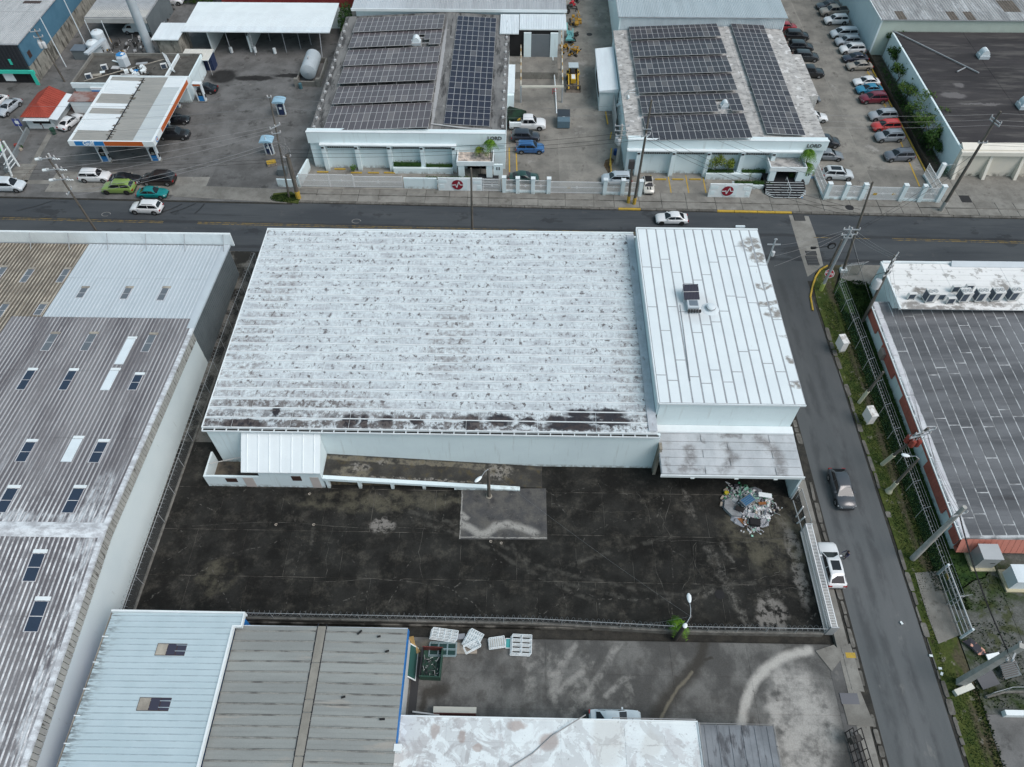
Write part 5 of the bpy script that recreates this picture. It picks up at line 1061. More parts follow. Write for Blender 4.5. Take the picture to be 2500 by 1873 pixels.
MB().box(X1+.001,Y0+3.6,Z0+.1,X1+.02,Y1-1.0,Z1-.06).build('sign_panel', m_or, fs_); MB().box(X1-.38,Y0+8.5,Z1+.002,X1-.02,Y0+13.6,Z1+.1).build('edge_cover', m_trim, fs_)
text('Gulf', 1.0, .015, FR(X0+3.0,Y0-.03,(Z0+Z1)/2+.04), m_trim, 'lettering', fs_, .03, xs=1.0)
sg = put('emblem', MB().lathe([(.42,0),(.42,.02),(.01,.02)],n=20).mesh('emblem', m_bl), fs_, Matrix.Translation((X1+.003,Y0+1.3,(Z0+Z1)/2)) @ Matrix.Rotation(R(90),4,'Y'))
put('emblem_ring', MB().lathe([(.31,.021),(.31,.03),(.01,.03)],n=20).mesh('emblem_ring', m_trim), fs_, Matrix.Translation((X1+.003,Y0+1.3,(Z0+Z1)/2)) @ Matrix.Rotation(R(90),4,'Y'))
text('G', .55, .01, Matrix.Translation((X1+.04,Y0+1.3,(Z0+Z1)/2)) @ Matrix.Rotation(R(90),4,'Z') @ Matrix.Rotation(R(90),4,'X'), m_or, 'lettering', fs_, .02)
cr_ = MB().box(X0+.402,Y0+.252,Z0+.2,X1-.402,Y1-.252,Z1-.3).build('roof', m_seamg, fs_)
m_ggr = mat('canopy_grey', (.33,.33,.31), (.28,.285,.27), scale=.5, st=(.3,2,1), fine=.06); m_gwh = mat('canopy_white', (.68,.73,.75), (.63,.68,.7), scale=.5, st=(.3,2,1), fine=.04); m_glt = mat('canopy_light', (.5,.55,.56), (.46,.51,.53), scale=.6, st=(.3,2,1), fine=.06)
xm1, xm2 = X0+5.6, X1-3.3; ysr = [0,.155,.405,.49,.57,.72,.79,.94,1.0]
kinds = [m_ggr,m_gwh,m_ggr,m_gwh,m_ggr,m_gwh,m_gwh,m_ggr]
YL = Y1-Y0-.5
def gput(xa,xb,y0,y1,m,z0,z1):
    k = max(1,int((y1-y0)/.42)); me = sheetmesh(y1-y0-.01, xb-xa, k, .04, .1, [m], 'roof_sheet'); put('roof_sheet', me, cr_, basis((xb,y0,z1),(0,1,0),(xa-xb,0,z0-z1)))
for i in range(8): gput(X0+.42,xm1-.12,Y0+.27+YL*ysr[i],Y0+.27+YL*ysr[i+1],kinds[i],Z1-.1,Z1-.22)
for i in range(6): gput(xm1+.12,xm2,Y0+.27+YL*i/6,Y0+.27+YL*(i+1)/6,m_ggr,Z1-.22,Z1-.14); gput(xm2+.02,X1-.42,Y0+.27+YL*i/6,Y0+.27+YL*(i+1)/6,m_glt if i<5 else m_gwh,Z1-.14,Z1-.1)
MB().box(xm1-.13,Y0+.26,Z1-.29,xm1+.13,Y1-.26,Z1-.235).build('gutter', MATS['tar'], fs_)
b = MB(); rs = random.Random(6)
for k in range(60): y = Y0+.4+rs.random()*(YL-.4); l = rs.uniform(.15,.55); s = rs.choice((-1,1)); b.obox((xm1+s*(.1+l/2),y,Z1-.2),l,.1,.05,rs.uniform(-.2,.2))
tag(b.build('leaf_litter', mat('rot_brown',(.04,.03,.022),(.09,.065,.03),scale=3), fs_), kind='stuff')
MB().box(X0+.42,Y0+.27,Z0,X1-.42,Y1-.27,Z0+.15).build('soffit', m_trim, fs_)
def pump(px, py, label, cap=False):
    c = P(px,py,.05); t = thing('fuel_pump', label, 'fuel pump', c, 0, 'fuel pumps under and beside the canopy')
    MB().box(-.85,-.45,0,.85,.45,.16).build('plinth', m_conc, t, local=True)
    MB().box(-.45,-.3,.16,.45,.3,1.1).build('base_unit', m_bl, t, local=True); MB().box(-.42,-.28,1.1,.42,.28,2.05).build('display', m_black, t, local=True)
    for s in (-1,1):
        MB().box(s*.56-.09,-.33,.16,s*.56+.09,.33,2.9 if cap else 4.4).build('post', m_whs, t, local=True)
        h = MB().box(s*.72-.06,-.1,.7,s*.72+.06,.1,1.3).build('nozzle', m_black, t, local=True)
    s = MB().box(-.75,-.42,2.95,.75,.42,3.35).build('header', m_trim, t, local=True); MB().box(-.62,-.435,3.0,.62,-.421,3.3).build('header_panel', m_or, s, local=True)
    MB().box(-.2,-.27,1.3,.2,-.281,1.7).build('screen', plain('screen_grey',(.2,.22,.2)) if 'screen_grey' not in MATS else MATS['screen_grey'], t, local=True)
    return t
pump(262,394,'front left fuel pump below the blue end of the canopy'); pump(383,392,'front right fuel pump below the white corner of the canopy'); pump(496,247,'lone fuel pump with white and orange header right of the canopy', True)
pump(412,318,'fuel pump half hidden behind the right edge of the canopy, near the black pickup'); pump(432,262,'rear fuel pump behind the right edge of the canopy')
def kiosk_pump(px, py, label):
    c = P(px,py,.05); t = thing('diesel_pump', label, 'fuel pump', c, 0, 'blue roofed diesel pumps')
    MB().box(-.7,-.5,0,.7,.5,.15).build('plinth', m_conc, t, local=True); MB().box(-.4,-.25,.15,.4,.25,1.9).build('body', plain('navy',(.02,.035,.09)) if 'navy' not in MATS else MATS['navy'], t, local=True)
    MB().box(-.22,-.27,1.2,.22,-.252,1.6).build('screen', m_trim, t, local=True)
    for s in (-1,1): MB().box(s*.6-.07,-.15,.15,s*.6+.07,.15,2.6).build('post', m_whs, t, local=True)
    b = MB(); n = 8; pr = [(math.cos(math.pi*i/n)*1.05, 2.6+.35*math.sin(math.pi*i/n)) for i in range(n+1)]
    b.add([(x,-.85,z) for x,z in pr]+[(x,.85,z) for x,z in pr],[(i,n+1+i,n+2+i,i+1) for i in range(n)]+[list(range(n+1)),list(range(n+1,2*n+2))[::-1]]); b.build('roof', plain('sky_blue_sheet',(.3,.48,.6)) if 'sky_blue_sheet' not in MATS else MATS['sky_blue_sheet'], t, local=True)
kiosk_pump(690,281,'farther of two diesel pumps with curved pale blue roofs'); kiosk_pump(661,377,'nearer of two diesel pumps with curved pale blue roofs')
# shop behind the canopy: flat roof with junk
shp = thing('shop_building', 'low shop with junk-strewn dark flat roof behind the fuel canopy', 'shop', (-66,117,0))
m_shr = mat('sooty_flat_roof', (.06,.057,.052), (.11,.105,.095), scale=.5, fine=.2, detail=8, layers=[dict(col=(.02,.02,.02), blobs=[(-70,118,1.8,1.2),(-66,121,2,1)], wig=1.5, amt=.8)])
q0,q1,q2,q3 = P(195,205,3.2),P(240,142,3.2),P(440,145,3.2),P(420,195,3.2)
MB().box(-75.5,113.2,-.1,-56.6,122.6,2.9).build('wall', m_wallw, shp); MB().box(-75.6,113.1,2.91,-56.5,122.7,3.05).build('roof', m_shr, shp)
for bx in ((-75.7,113.0,-56.4,113.25),(-75.7,122.6,-56.4,122.85),(-75.7,113.26,-75.45,122.59),(-56.65,113.26,-56.4,122.59)): MB().box(bx[0],bx[1],2.6,bx[2],bx[3],3.5).build('parapet', m_wallw if bx[0] > -60 or bx[3] < 114 else m_conc, shp)
MB().box(-60.6,113.3,3.06,-60.3,122.5,3.6).build('parapet', m_trim, shp)
MB().box(-72.6,112.7,1.9,-67.9,112.98,2.9).build('sign_panel', m_trim, shp); MB().box(-72.5,112.6,1.95,-67.95,112.69,2.45).build('sign_stripe', m_bl, shp)
for a,b_,l in ((258,171,'old condenser unit on the left of the junk-strewn shop roof'),(220,193,'old condenser unit at the near left corner of the junk-strewn shop roof'),(403,168,'old condenser unit on the right part of the junk-strewn shop roof')): ac_small(P(a,b_,3.1), l, .4, 'condensers on the shop roof')
tk = thing('water_tank', 'grey hexagonal tank with blue and white lid on the shop roof', 'tank', P(305,158,3.06)); MB().lathe([(1.05,0),(1.05,1.5),(.8,1.85)],n=6).build('body', MATS['new_grey_rib'], tk, local=True); MB().lathe([(.81,1.852),(.8,1.9),(.01,1.92)],n=6).build('lid', m_bl, tk, local=True); MB().box(.1,-.35,1.93,.6,.35,1.96).build('lid_patch', m_trim, tk, local=True)
rs = random.Random(12)
for k,(px,py,sx_,sy_,c,lb) in enumerate(((282,165,1.3,.9,m_frame,'square grey lid lying on the shop roof beside the tank'),(346,155,1.9,.6,m_seamg,'flat pale sheet lying on the far right of the shop roof'),(236,183,1.5,.7,MATS['tan_rib'],'tan board lying on the near left of the shop roof'),(282,150,1.4,.3,m_trim,'white bent strip at the far edge of the shop roof'),(330,178,2.2,.25,m_trim,'long white slat on the shop roof behind the canopy, upper one'),(318,183,2.6,.2,m_frame,'long white slat on the shop roof behind the canopy, lower one'),(332,172,.7,.5,m_bl,'small blue board on the shop roof slats'),(250,176,.8,.6,m_trim,'small white scrap on the left of the shop roof'))):
    tag(MB().obox(P(px,py,3.14+.02*k),sx_,sy_,.1,rs.uniform(-.6,.6)).build('scrap_board', c), lb, 'scrap')
tag(MB().path([P(205,198,3.4),P(300,172,3.5),P(400,145,3.5),P(408,148,3.4)], .07).build('conduit', MATS['tan_rib']), 'long tan pipe crossing the shop roof diagonally', 'pipe')
b = MB()
for k in range(4): b.bar(P(396+k*3,128+k*2,4.0),P(418+k*3,172+k*1.5,3.5),.07)
tag(b.build('pipe_bundle', m_trim), 'bundle of white pipes leaning on the right end of the shop roof', 'pipes')
# food kiosk with red hip roof
kk = thing('food_kiosk', 'small white food kiosk with red hipped tile roof and white awning', 'kiosk', (-78.5,108,0))
m_tile = mat('red_tile', (.33,.07,.05), (.26,.055,.04), scale=.6, fine=.1)
kx0,kx1,ky0,ky1 = -81.0,-76.6,105.2,112
MB().box(kx0,ky0,0,kx1,ky1,2.3).build('wall', m_trim, kk)
rp = MB().add([(kx0-.3,ky0-.4,2.35),(kx1+.1,ky0-.4,2.35),(kx1+.1,ky1,2.35),(kx0-.3,ky1,2.35),(-78.8,ky0+1.8,3.6),(-78.8,ky1,3.6)],[(0,1,4),(1,2,5,4),(3,0,4,5),(2,3,5),(3,2,1,0)]).build('roof', m_tile, kk)
b = MB(); 
for k in range(14):
    y = ky0+.2+k*.5; 
    if y < ky1: b.bar((kx1+.1,y,2.4),(-78.8,max(y,ky0+1.8) if y>ky0+1.8 else ky0+1.8,3.63) if y>ky0+1.8 else ((kx1+.1)-(y-ky0+.4)*1.1,y,2.4+(y-ky0+.4)*.57),.06)
    if k < 9: b.bar((kx0-.2+k*.5,ky0-.4,2.4),(-78.8+(kx0-.2+k*.5+78.8)*.15,ky0+1.6,3.55),.06)
tag(b.build('tile_rib', m_tile, rp), kind='stuff')
b = MB().add([(kx1-.0,ky0-.6,2.2),(kx1+1.3,ky0-.6,1.95),(kx1+1.3,ky1,1.95),(kx1,ky1,2.2),(kx1,ky0-.6,2.3),(kx1+1.3,ky0-.6,2.05),(kx1+1.3,ky1,2.05),(kx1,ky1,2.3)],[(3,2,1,0),(4,5,6,7),(0,1,5,4),(1,2,6,5),(2,3,7,6),(3,0,4,7)]); b.build('awning', m_whs, kk)
MB().box(kx0+.3,ky0-1.0,2.05,kx1+.1,ky0-.01,2.15).build('awning', m_whs, kk); MB().box(kx0+1.2,ky0-.12,1.05,kx1-.4,ky0-.003,1.95).build('serving_hatch', m_black, kk)
bb = thing('block_building', 'small white annex with dull red flat roof between kiosk and canopy', 'building', (-73,114,0)); MB().box(-75.3,109.8,0,-69.5,112.6,2.1).build('wall', m_trim, bb); MB().box(-75.5,109.7,2.11,-69.3,112.62,2.25).build('roof', mat('dull_red_roof',(.22,.1,.08),(.3,.25,.24),scale=.7,fine=.15), bb)
for k in range(5):
    c = P(155+k*11,267+k*1.5,.05); t = thing('bar_stool', ['leftmost','second','middle','fourth','rightmost'][k]+' of five red-legged round stools along the kiosk annex counter', 'stool', c, 0, 'bar stools along the kiosk counter')
    MB().tube((0,0,0),(0,0,.72),.05).build('leg', m_red, t, local=True); MB().lathe([(.2,.72),(.2,.8),(.01,.8)]).build('seat', m_black, t, local=True)
# blue corner building, top left
bu = thing('shop_building', 'tall blue-sided building with black front and turquoise trim at top left', 'building', (-92,128,0))
m_bside = mat('blue_siding', (.085,.19,.27), (.07,.165,.24), scale=.4, fine=.06); m_bfront = plain('black_front', (.03,.035,.042)); m_turq = plain('turquoise', (.05,.56,.43))
BZ = 7.0
MB().box(-85.4,118.9,3.1,-85.15,150,BZ).build('side_wall', m_bside, bu); MB().box(-85.45,118.9,-.1,-85.18,150,3.09).build('side_wall', mat('mould_wall',(.34,.33,.29),(.22,.215,.19),scale=.6,fine=.15,layers=[dict(col=(.05,.048,.042),scale=.8,st=(1,1.5,.35),lo=.5,hi=.62,amt=.85)]), bu)
MB().box(-110,118.6,2.6,-85.41,118.85,BZ).build('front_wall', m_bfront, bu)
b = MB()
for k in range(40): b.box(-109.9+k*.62,118.5,2.9,-109.6+k*.62,118.595,BZ-.1)
tag(b.build('cladding_ribs', m_bfront, bu), kind='stuff')
MB().box(-110,118.35,2.0,-84.6,118.59,2.6).build('trim_band', m_turq, bu); MB().box(-85.3,118.2,-.1,-84.7,118.34,2.6).build('trim_band', m_turq, bu)
for k in range(4): MB().box(-88.0-k*2.6,118.42,3.6,-87.6-k*2.6,118.49,4.6).build('window_slit', m_turq, bu)
for k in range(7): MB().box(-88.4-k*2.3,118.8,.4,-86.6-k*2.3,118.9,1.9).build('window', m_trim if k%2 else m_black, bu)
MB().box(-110,118.91,-.1,-85.46,119.2,1.99).build('shopfront', MATS['dark_iron'], bu)
rbu = MB().box(-110,118.5,BZ,-85.0,152,BZ+.12).build('roof', m_seamg, bu); m_bur = mat('pale_ribbed_roof', (.42,.44,.45), (.35,.37,.38), scale=.5, st=(2,.4,1), fine=.12)
for i in range(16):
    for j in range(3): put('roof_sheet', sheetmesh(1.54,10.9,5,.05,.12,[m_bur],'roof_sheet'), rbu, Matrix.Translation((-109.9+i*1.555,118.7+j*11,BZ+.14+.01*(i%2))))
for q in ((-9,6),(45,3)): pass
MB().box(*P(55,8,BZ+.2)[:2],BZ+.15,P(98,8,BZ+.2).x,P(55,2,BZ+.2).y,BZ+.22).build('skylight', MATS['rusty_vent'], bu)
w_ = P(75,130,4.8); MB().box(-85.149,119.9,3.9,-85.12,120.9,5.0).build('window', MATS['rusty_vent'], bu)
# yard behind the shop: sheds and carports
def lean(name, label, cat, px4, z, m, walls=None, posts=(), h0=None, n=8, rdir=1):
    pts = [P(a,b_,z) for a,b_ in px4]; c = sum(pts,Vector())/4; x0,x1,y0,y1 = min(p.x for p in pts),max(p.x for p in pts),min(p.y for p in pts),max(p.y for p in pts)
    return x0,x1,y0,y1
cpk = thing('carport', 'long white ribbed carport roof on thin posts at the back of the fuel station', 'carport', (-48,133,0))
CZ2 = 4.4; cx0,cx1,cy0,cy1 = -61.3,-34.9,128.4,139.2
rcp = MB().prism([(cx0,cy0),(cx1,cy0),(cx1,cy1),(cx0,cy1)], lambda x,y: CZ2+.01*(y-cy0), lambda x,y: CZ2+.12+.01*(y-cy0)).build('roof', m_trim, cpk)
for i in range(24): put('roof_sheet', sheetmesh(1.09,10.75,5,.05,.1,[m_whs],'roof_sheet'), rcp, Matrix.Translation((cx0+.05+i*1.097,cy0+.03,CZ2+.14)))
for px,py in ((566,132),(624,135),(700,128),(735,120),(788,150),(604,100),(660,100),(760,110)):
    c = P(px,py,.05); MB().tube(c,(c.x,max(c.y,cy0+.2),CZ2-.01),.07,n=6).build('post', m_seamg, cpk)
MB().box(-60.9,138.8,-.1,-35,139,4.3).build('rear_wall', m_wallg, cpk); MB().box(-50.5,129.8,-.1,-50.2,138.7,3.0).build('partition', m_wallg, cpk); MB().box(-57.4,129.5,-.1,-57.2,138.7,4.2).build('partition', m_wallg, cpk)
bh = thing('block_shed', 'mouldy block room with white ribbed roof at the left end of the carport', 'shed', (-62.5,130,0)); MB().box(-65.5,126.4,-.1,-61.6,131.5,4.1).build('wall', MATS['mould_wall'], bh); rbh = MB().box(-66.1,126.0,4.11,-61.3,132,4.25).build('roof', m_trim, bh)
for i in range(6): put('roof_sheet', sheetmesh(.78,5.9,4,.05,.1,[m_whs],'roof_sheet'), rbh, Matrix.Translation((-66.05+i*.79,126.05,4.27)))
aw = thing('awning_shed', 'cream ribbed awning over a blue cabin beside the puddle', 'awning', (-58.5,123.5,0)); rwa = MB().box(-60.3,121.7,2.8,-55.2,125.4,2.92).build('roof', m_trim, aw)
for i in range(5): put('roof_sheet', sheetmesh(.99,3.65,4,.04,.1,[plain('cream_sheet',(.6,.59,.54)) if 'cream_sheet' not in MATS else MATS['cream_sheet']],'roof_sheet'), rwa, Matrix.Translation((-60.28+i*1.02,121.72,2.94)))
MB().box(-58,123.4,0,-55.4,125.3,2.78).build('cabin', MATS['navy'], aw); MB().tube((-55.4,121.9,0),(-55.4,121.9,2.8),.05).build('post', m_frame, aw); MB().tube((-60.1,121.9,3.1),(-60.1,121.9,2.8),.05).build('post', m_frame, aw)
g2 = thing('open_shed', 'grey corrugated open-fronted shed with pale posts behind the shop', 'shed', (-76,139,0)); rg2 = MB().prism([(-80.5,133.2),(-69.3,133.2),(-69.3,146),(-80.5,146)], 4.3, lambda x,y: 4.5+.02*(y-133)).build('roof', m_seamg, g2)
for i in range(9): put('roof_sheet', sheetmesh(1.22,12.7,4,.05,.12,[mat('buff_sheet',(.46,.46,.44),(.4,.4,.385),scale=.6,fine=.06) if 'buff_sheet' not in MATS else MATS['buff_sheet']],'roof_sheet'), rg2, Matrix.Translation((-80.5+i*1.245,133.25,4.56)))
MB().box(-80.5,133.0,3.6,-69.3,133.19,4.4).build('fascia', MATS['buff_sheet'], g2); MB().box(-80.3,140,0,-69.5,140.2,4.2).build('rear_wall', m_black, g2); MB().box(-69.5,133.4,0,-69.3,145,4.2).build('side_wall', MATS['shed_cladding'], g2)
for px,py in ((232,105),(272,107)): c = P(px,py,0); MB().tube(c,(c.x,c.y,4.3),.08,n=6).build('post', m_whs, g2)
for px,py,r,h,lab in ((243,95,1.1,3.2,'white cylindrical tank in the back yard, right of two'),(228,112,1.1,2.6,'white cylindrical tank in the back yard, left of two')):
    p = P(px,py,2); t = thing('storage_tank', lab, 'tank', (p.x,p.y,0), 0); MB().lathe([(r,0),(r,h),(r*.7,h+.3),(.05,h+.4)],n=14).build('shell', m_whs, t, 40, local=True); MB().lathe([(.3,h+.35),(.3,h+.5),(.01,h+.5)],n=8).build('hatch', m_frame, t, local=True)
tag(MB().bar(P(210,132,2.6),P(255,95,2.9),.9,.35).build('steel_tray', MATS['new_grey_rib']), 'grey steel channel spanning beside the two white tanks', 'channel')
bx = thing('generator', 'dark blue generator box in the back yard left of the shop', 'generator', P(205,140,0)); MB().box(-1.2,-1,0,1.2,1,1.7).build('casing', MATS['shed_cladding'], bx, local=True); MB().box(-1.3,-1.1,1.71,1.3,1.1,1.85).build('lid', MATS['steel_blue'], bx, local=True)
# giant sign mast, only its shaft in view
p0_ = P(374,139,0); top = P(318,-30,22); mm_ = thing('sign_mast', 'massive pale grey steel mast rising out of the picture behind the shop', 'mast', p0_)
MB().tube(p0_,(p0_.x,p0_.y,26),.78,.74,18).build('shaft', mat('mast_grey',(.42,.47,.5),(.37,.42,.45),scale=.4,fine=.05), mm_, 40); MB().tube(p0_,(p0_.x,p0_.y,.4),1.1,n=18).build('footing', m_conc, mm_)
# fuel tank in its bund
tb = thing('fuel_tank', 'large grey horizontal fuel tank in a concrete bund beside the carport', 'tank', P(757,200,0)); c = tb.location
b = MB(); yy = [-.2,0,.06,5.4,5.46,5.65]; rr_ = [.05,1.25,1.35,1.35,1.25,.05]; n = 18
b.v = [(rr_[i]*math.cos(2*math.pi*k/n),yy[i],1.75+rr_[i]*math.sin(2*math.pi*k/n)) for i in range(6) for k in range(n)]; b.f = [[i*n+k,i*n+(k+1)%n,(i+1)*n+(k+1)%n,(i+1)*n+k] for i in range(5) for k in range(n)]; b.m = [0]*len(b.f); b.build('shell', MATS['mast_grey'], tb, 40, local=True)
for bxx in ((-2.1,-1.6,2.1,-1.35),(-2.1,6.2,2.1,6.45),(-2.1,-1.34,-1.85,6.19),(1.85,-1.34,2.1,6.19)): MB().box(bxx[0],bxx[1],0,bxx[2],bxx[3],.95).build('bund_wall', m_conc, tb, local=True)
for s in (-1.9,1.9): MB().box(s-.35,-1.8,0,s+.35,-1.2,1.5).build('bund_pillar', m_conc, tb, local=True)
MB().tube((0,2,3.0),(0,2,3.6),.12).build('vent', m_frame, tb, local=True)
for k,(px,py,cc_,l) in enumerate(((624,127,m_trim,'white drum standing by the third carport post'),(672,130,m_trim,'white drum standing by the fourth carport post'),(566,128,m_trim,'white drum standing by the second carport post'),(735,216,plain('teal_drum',(.06,.14,.17)),'teal drum in front of the fuel tank bund'))):
    p = P(px,py,.05); tag(MB().lathe([(.3,0),(.3,.9),(.25,.95),(.01,.95)],(p.x,p.y,p.z),12).build('drum', cc_), l, 'drum')
# far strip at the top edge
tag(MB().box(-60,147,-.1,-28,156,3.2).build('container_row', mat('rust_red',(.2,.035,.035),(.27,.06,.05),scale=.4,fine=.1)), 'dark red shed roofs showing above the carport at the top edge', 'shed')
tag(leaf_cloud((-66,150,1.2), 5.5, 2.5, 1.8, 1500, .6, random.Random(77)).build('hedge', m_leaft), 'overgrown green hedge at the top edge behind the mast', 'hedge')
tag(leaf_cloud((-34.2,139,2), 1.1, 5, 2.2, 900, .5, random.Random(78)).build('hedge', m_leafd), 'green creeper growing between carport and left solar building', 'shrub')
# ------------------------------------------------------------------ fences and gates
m_mesh = screen('chainlink', (.2,.215,.22), .06, .28); m_meshg = screen('green_chainlink', (.04,.1,.07), .06, .3); m_galv = plain('galvanised', (.42,.44,.45), metal=.3); m_razor = plain('razor_wire', (.28,.29,.3), metal=.4)
m_gatew = plain('gate_white', (.72,.73,.73))
def run(pts, step):
    out = []; pts = [Vector(p) for p in pts]
    for i in range(len(pts)-1):
        n = max(1,int((pts[i+1]-pts[i]).length/step)); out += [pts[i].lerp(pts[i+1],k/n) for k in range(n)]
    return out+[pts[-1]]
def chain_fence(label, pts, h, step=2.5, kerb=0, coil=False, arm=0, m=None, rails=(1,), wires=0, coil_r=.28):
    pts = [Vector(p) for p in pts]; t = thing('chainlink_fence', label, 'fence', pts[0]); q = run(pts, step); b = MB()
    for i in range(len(pts)-1): a, c = pts[i], pts[i+1]; b.add([(a.x,a.y,a.z+kerb),(c.x,c.y,c.z+kerb),(c.x,c.y,c.z+h),(a.x,a.y,a.z+h)],[(0,1,2,3)])
    b.build('mesh_panel', m or m_mesh, t)
    for p in q: 
        b = MB().tube(p,(p.x,p.y,p.z+h),.035,n=6)
        if arm: b.tube((p.x,p.y,p.z+h),(p.x+arm[0],p.y+arm[1],p.z+h+.45),.025,n=5)
        b.build('post', m_galv, t)
    for r in rails: MB().path([(p.x,p.y,p.z+h*r) for p in q], .028, 5).build('rail', m_galv, t)
    if wires:
        for k in range(wires): s = (k+1)/wires; MB().path([(p.x+arm[0]*s,p.y+arm[1]*s,p.z+h+.45*s) for p in q], .012, 4).build('wire', m_galv, t)
    if kerb:
        for i in range(len(pts)-1):
            a, c = pts[i], pts[i+1]; d = (c-a); d.z = 0; d.normalize(); u = Vector((-d.y,d.x,0))*.13
            MB().prism([(a.x-u.x,a.y-u.y),(c.x-u.x,c.y-u.y),(c.x+u.x,c.y+u.y),(a.x+u.x,a.y+u.y)], pts[0].z-.5, pts[0].z+kerb).build('kerb_wall', m_kerb, t)
    if coil:
        b = MB(); cp_ = []; s = 0
        for i in range(len(pts)-1):
            a, c = pts[i], pts[i+1]; L = (c-a).length; d = (c-a)/L; u = Vector((-d.y,d.x,0)); n = int(L/.05)
            for k in range(n):
                th = k*.05*2*math.pi/.55; r = coil_r*(1+.15*math.sin(k*.11)); p = a+d*(k*.05+.1*math.sin(k*.07)); cp_.append((p.x+u.x*math.cos(th)*r, p.y+u.y*math.cos(th)*r, p.z+h+.12+math.sin(th)*r))
        b.path(cp_, .012, 3); tag(b.build('razor_coil', m_razor, t), kind='stuff')
    return t
chain_fence('razor-topped chainlink fence between the dark yard and the lower concrete lot', [P(600,1510,0.0),P(1300,1524,0),P(1655,1543,0),P(2008,1549,0)], 1.5, 2.6, kerb=.35, coil=True, coil_r=.25)
chain_fence('razor-topped chainlink fence along the tall side wall of the western warehouse', [(-37.2,24.8,0),(-37.0,45,0),(-36.8,62,0),(-36.3,74,0)], 2.0, 2.9, kerb=.1, coil=True, coil_r=.32)
chain_fence('long chainlink fence with wire arms between street verge and the red workshop', [P(2330,1475,.08),(41.6,27.5,.08),(41.45,40,.08),(41.3,60,.08),(41.15,69.5,.08),(42.9,72.8,.08),(45.2,73.2,.08)], 2.0, 3.0, m=m_meshg, arm=(.55,0), wires=3, coil=True, coil_r=.22)
chain_fence('chainlink panel closing the yard beside the canopy wall', [(29.5,38.9,.0),(29.65,35.2,0)], 2.2, 1.9)
chain_fence('short chainlink fence on white kerb at the lower right corner', [P(2405,1703,.1),P(2450,1690,.1),P(2600,1688,.1)], 1.6, 2.2, kerb=.3, m=m_meshg)
chain_fence('fence of old posts and mesh behind the garbage-strewn alley beside the western warehouse', [(-34.4,64,0),(-34.2,75.6,0)], 1.6, 2.5)
MBk = MB().box(43.1,17.3,.05,45.2,17.75,.75); tag(MBk.build('kerb_block', m_trim), 'white painted block ending the corner fence at lower right', 'block')
def bar_gate(label, a, b_, h, n, m=m_gatew, name='gate', cat='gate', rails=(.06,.5,.96), deco=True, bar=.06, base=0):
    a, c = Vector(a), Vector(b_); t = thing(name, label, cat, a); U = c-a
    for k in range(n+1):
        p = a+U*(k/n); MB().box(p.x-bar/2,p.y-bar/2,p.z+base,p.x+bar/2,p.y+bar/2,p.z+h).build('bar', m, t)
    for r in rails: MB().bar(a+Vector((0,0,h*r+base*(1-r))), c+Vector((0,0,h*r+base*(1-r))), .07).build('rail', m, t)
    for p in (a,c): MB().tube(p,(p.x,p.y,p.z+h+.05),.06,n=6).build('end_post', m, t)
    if base: MB().bar(a+Vector((0,0,base/2)), c+Vector((0,0,base/2)), .2, base).build('plinth', m_wallw, t)
    if deco:
        mid = a.lerp(c,.5); MB().obox((mid.x,mid.y,mid.z+h*.5+base*.4),.34,.09,.34,0,0,0,R(45)).build('ornament', m, t)
    return t
GYL = lambda px, py: P(px,py,.13)
# left solar building front, west to east
a, b_ = GYL(736,455), GYL(806,456); bar_gate('white barred gate at the left end of the left solar building front', a, b_, 2.25, 34)
bar_gate('white barred gate second from the left on the left solar building front', GYL(808,456), GYL(865,457), 2.25, 30); bar_gate('wide white sliding gate third from the left on the left solar building front', GYL(867,457), GYL(984,458), 2.0, 56)
def wall_thing(label, a, c, h, th, m, name='boundary_wall', cat='wall', base=None):
    a, c = Vector(a), Vector(c); d = (c-a); d.z=0; d.normalize(); u = Vector((-d.y,d.x,0))*th/2
    o = MB().prism([(a.x-u.x,a.y-u.y),(c.x-u.x,c.y-u.y),(c.x+u.x,c.y+u.y),(a.x+u.x,a.y+u.y)], -.3, h).build(name, m); return tag(o, label, cat)
wall_thing('plain white boundary wall between sliding gate and logo wall', GYL(988,458), GYL(1068,459), 1.9, .25, m_wallw)
wall_thing('white side wall sloping back from the left end gate to the left solar building', GYL(732,456), (-33.1,95.2,0), 1.9, .3, m_wallw)
wall_thing('pale wall stub beside the utility poles at the corner of the fuel station', P(680,455,.05), P(728,457,.05), 1.4, .2, m_wallw)
m_maroon = plain('maroon', (.24,.012,.03))
def logo_wall(label, a, c, h, ry_=0):
    a, c = Vector(a), Vector(c); t = thing('logo_wall', label, 'sign wall', a); w_ = (c-a).length; y = a.y
    MB().box(a.x,y-.1,-.1,c.x,y+.1,h).build('wall', m_trim, t); cx = a.x+w_*.44; cz = h*.52
    for k,(u0,u1,v0,v1) in enumerate(((.02,.2,.66,.86),(.04,.14,.25,.5),(.36,.66,.12,.9),(.8,.97,.6,.8),(.88,.97,.15,.45))): MB().box(a.x+w_*u0,y-.135,h*v0,a.x+w_*u1,y-.102,h*v1).build('relief_block', m_wallw, t)
    put('emblem', MB().lathe([(.85,0),(.85,.04),(.01,.04)],n=28).mesh('emblem', m_maroon), t, FR(cx,y-.14,cz))
    pl = [(-.86,-.02),(-.45,-.02),(-.28,.12),(-.12,-.5),(.22,.62),(.42,0),(.86,0)]; b = MB()
    for i in range(len(pl)-1): b.bar((cx+pl[i][0],y-.2,cz+pl[i][1]),(cx+pl[i+1][0],y-.2,cz+pl[i+1][1]),.02,.11)
    b.build('pulse_line', m_trim, t)
    return t
logo_wall('white sign wall with maroon pulse emblem before the left solar building', GYL(1071,464), GYL(1178,466), 2.35)
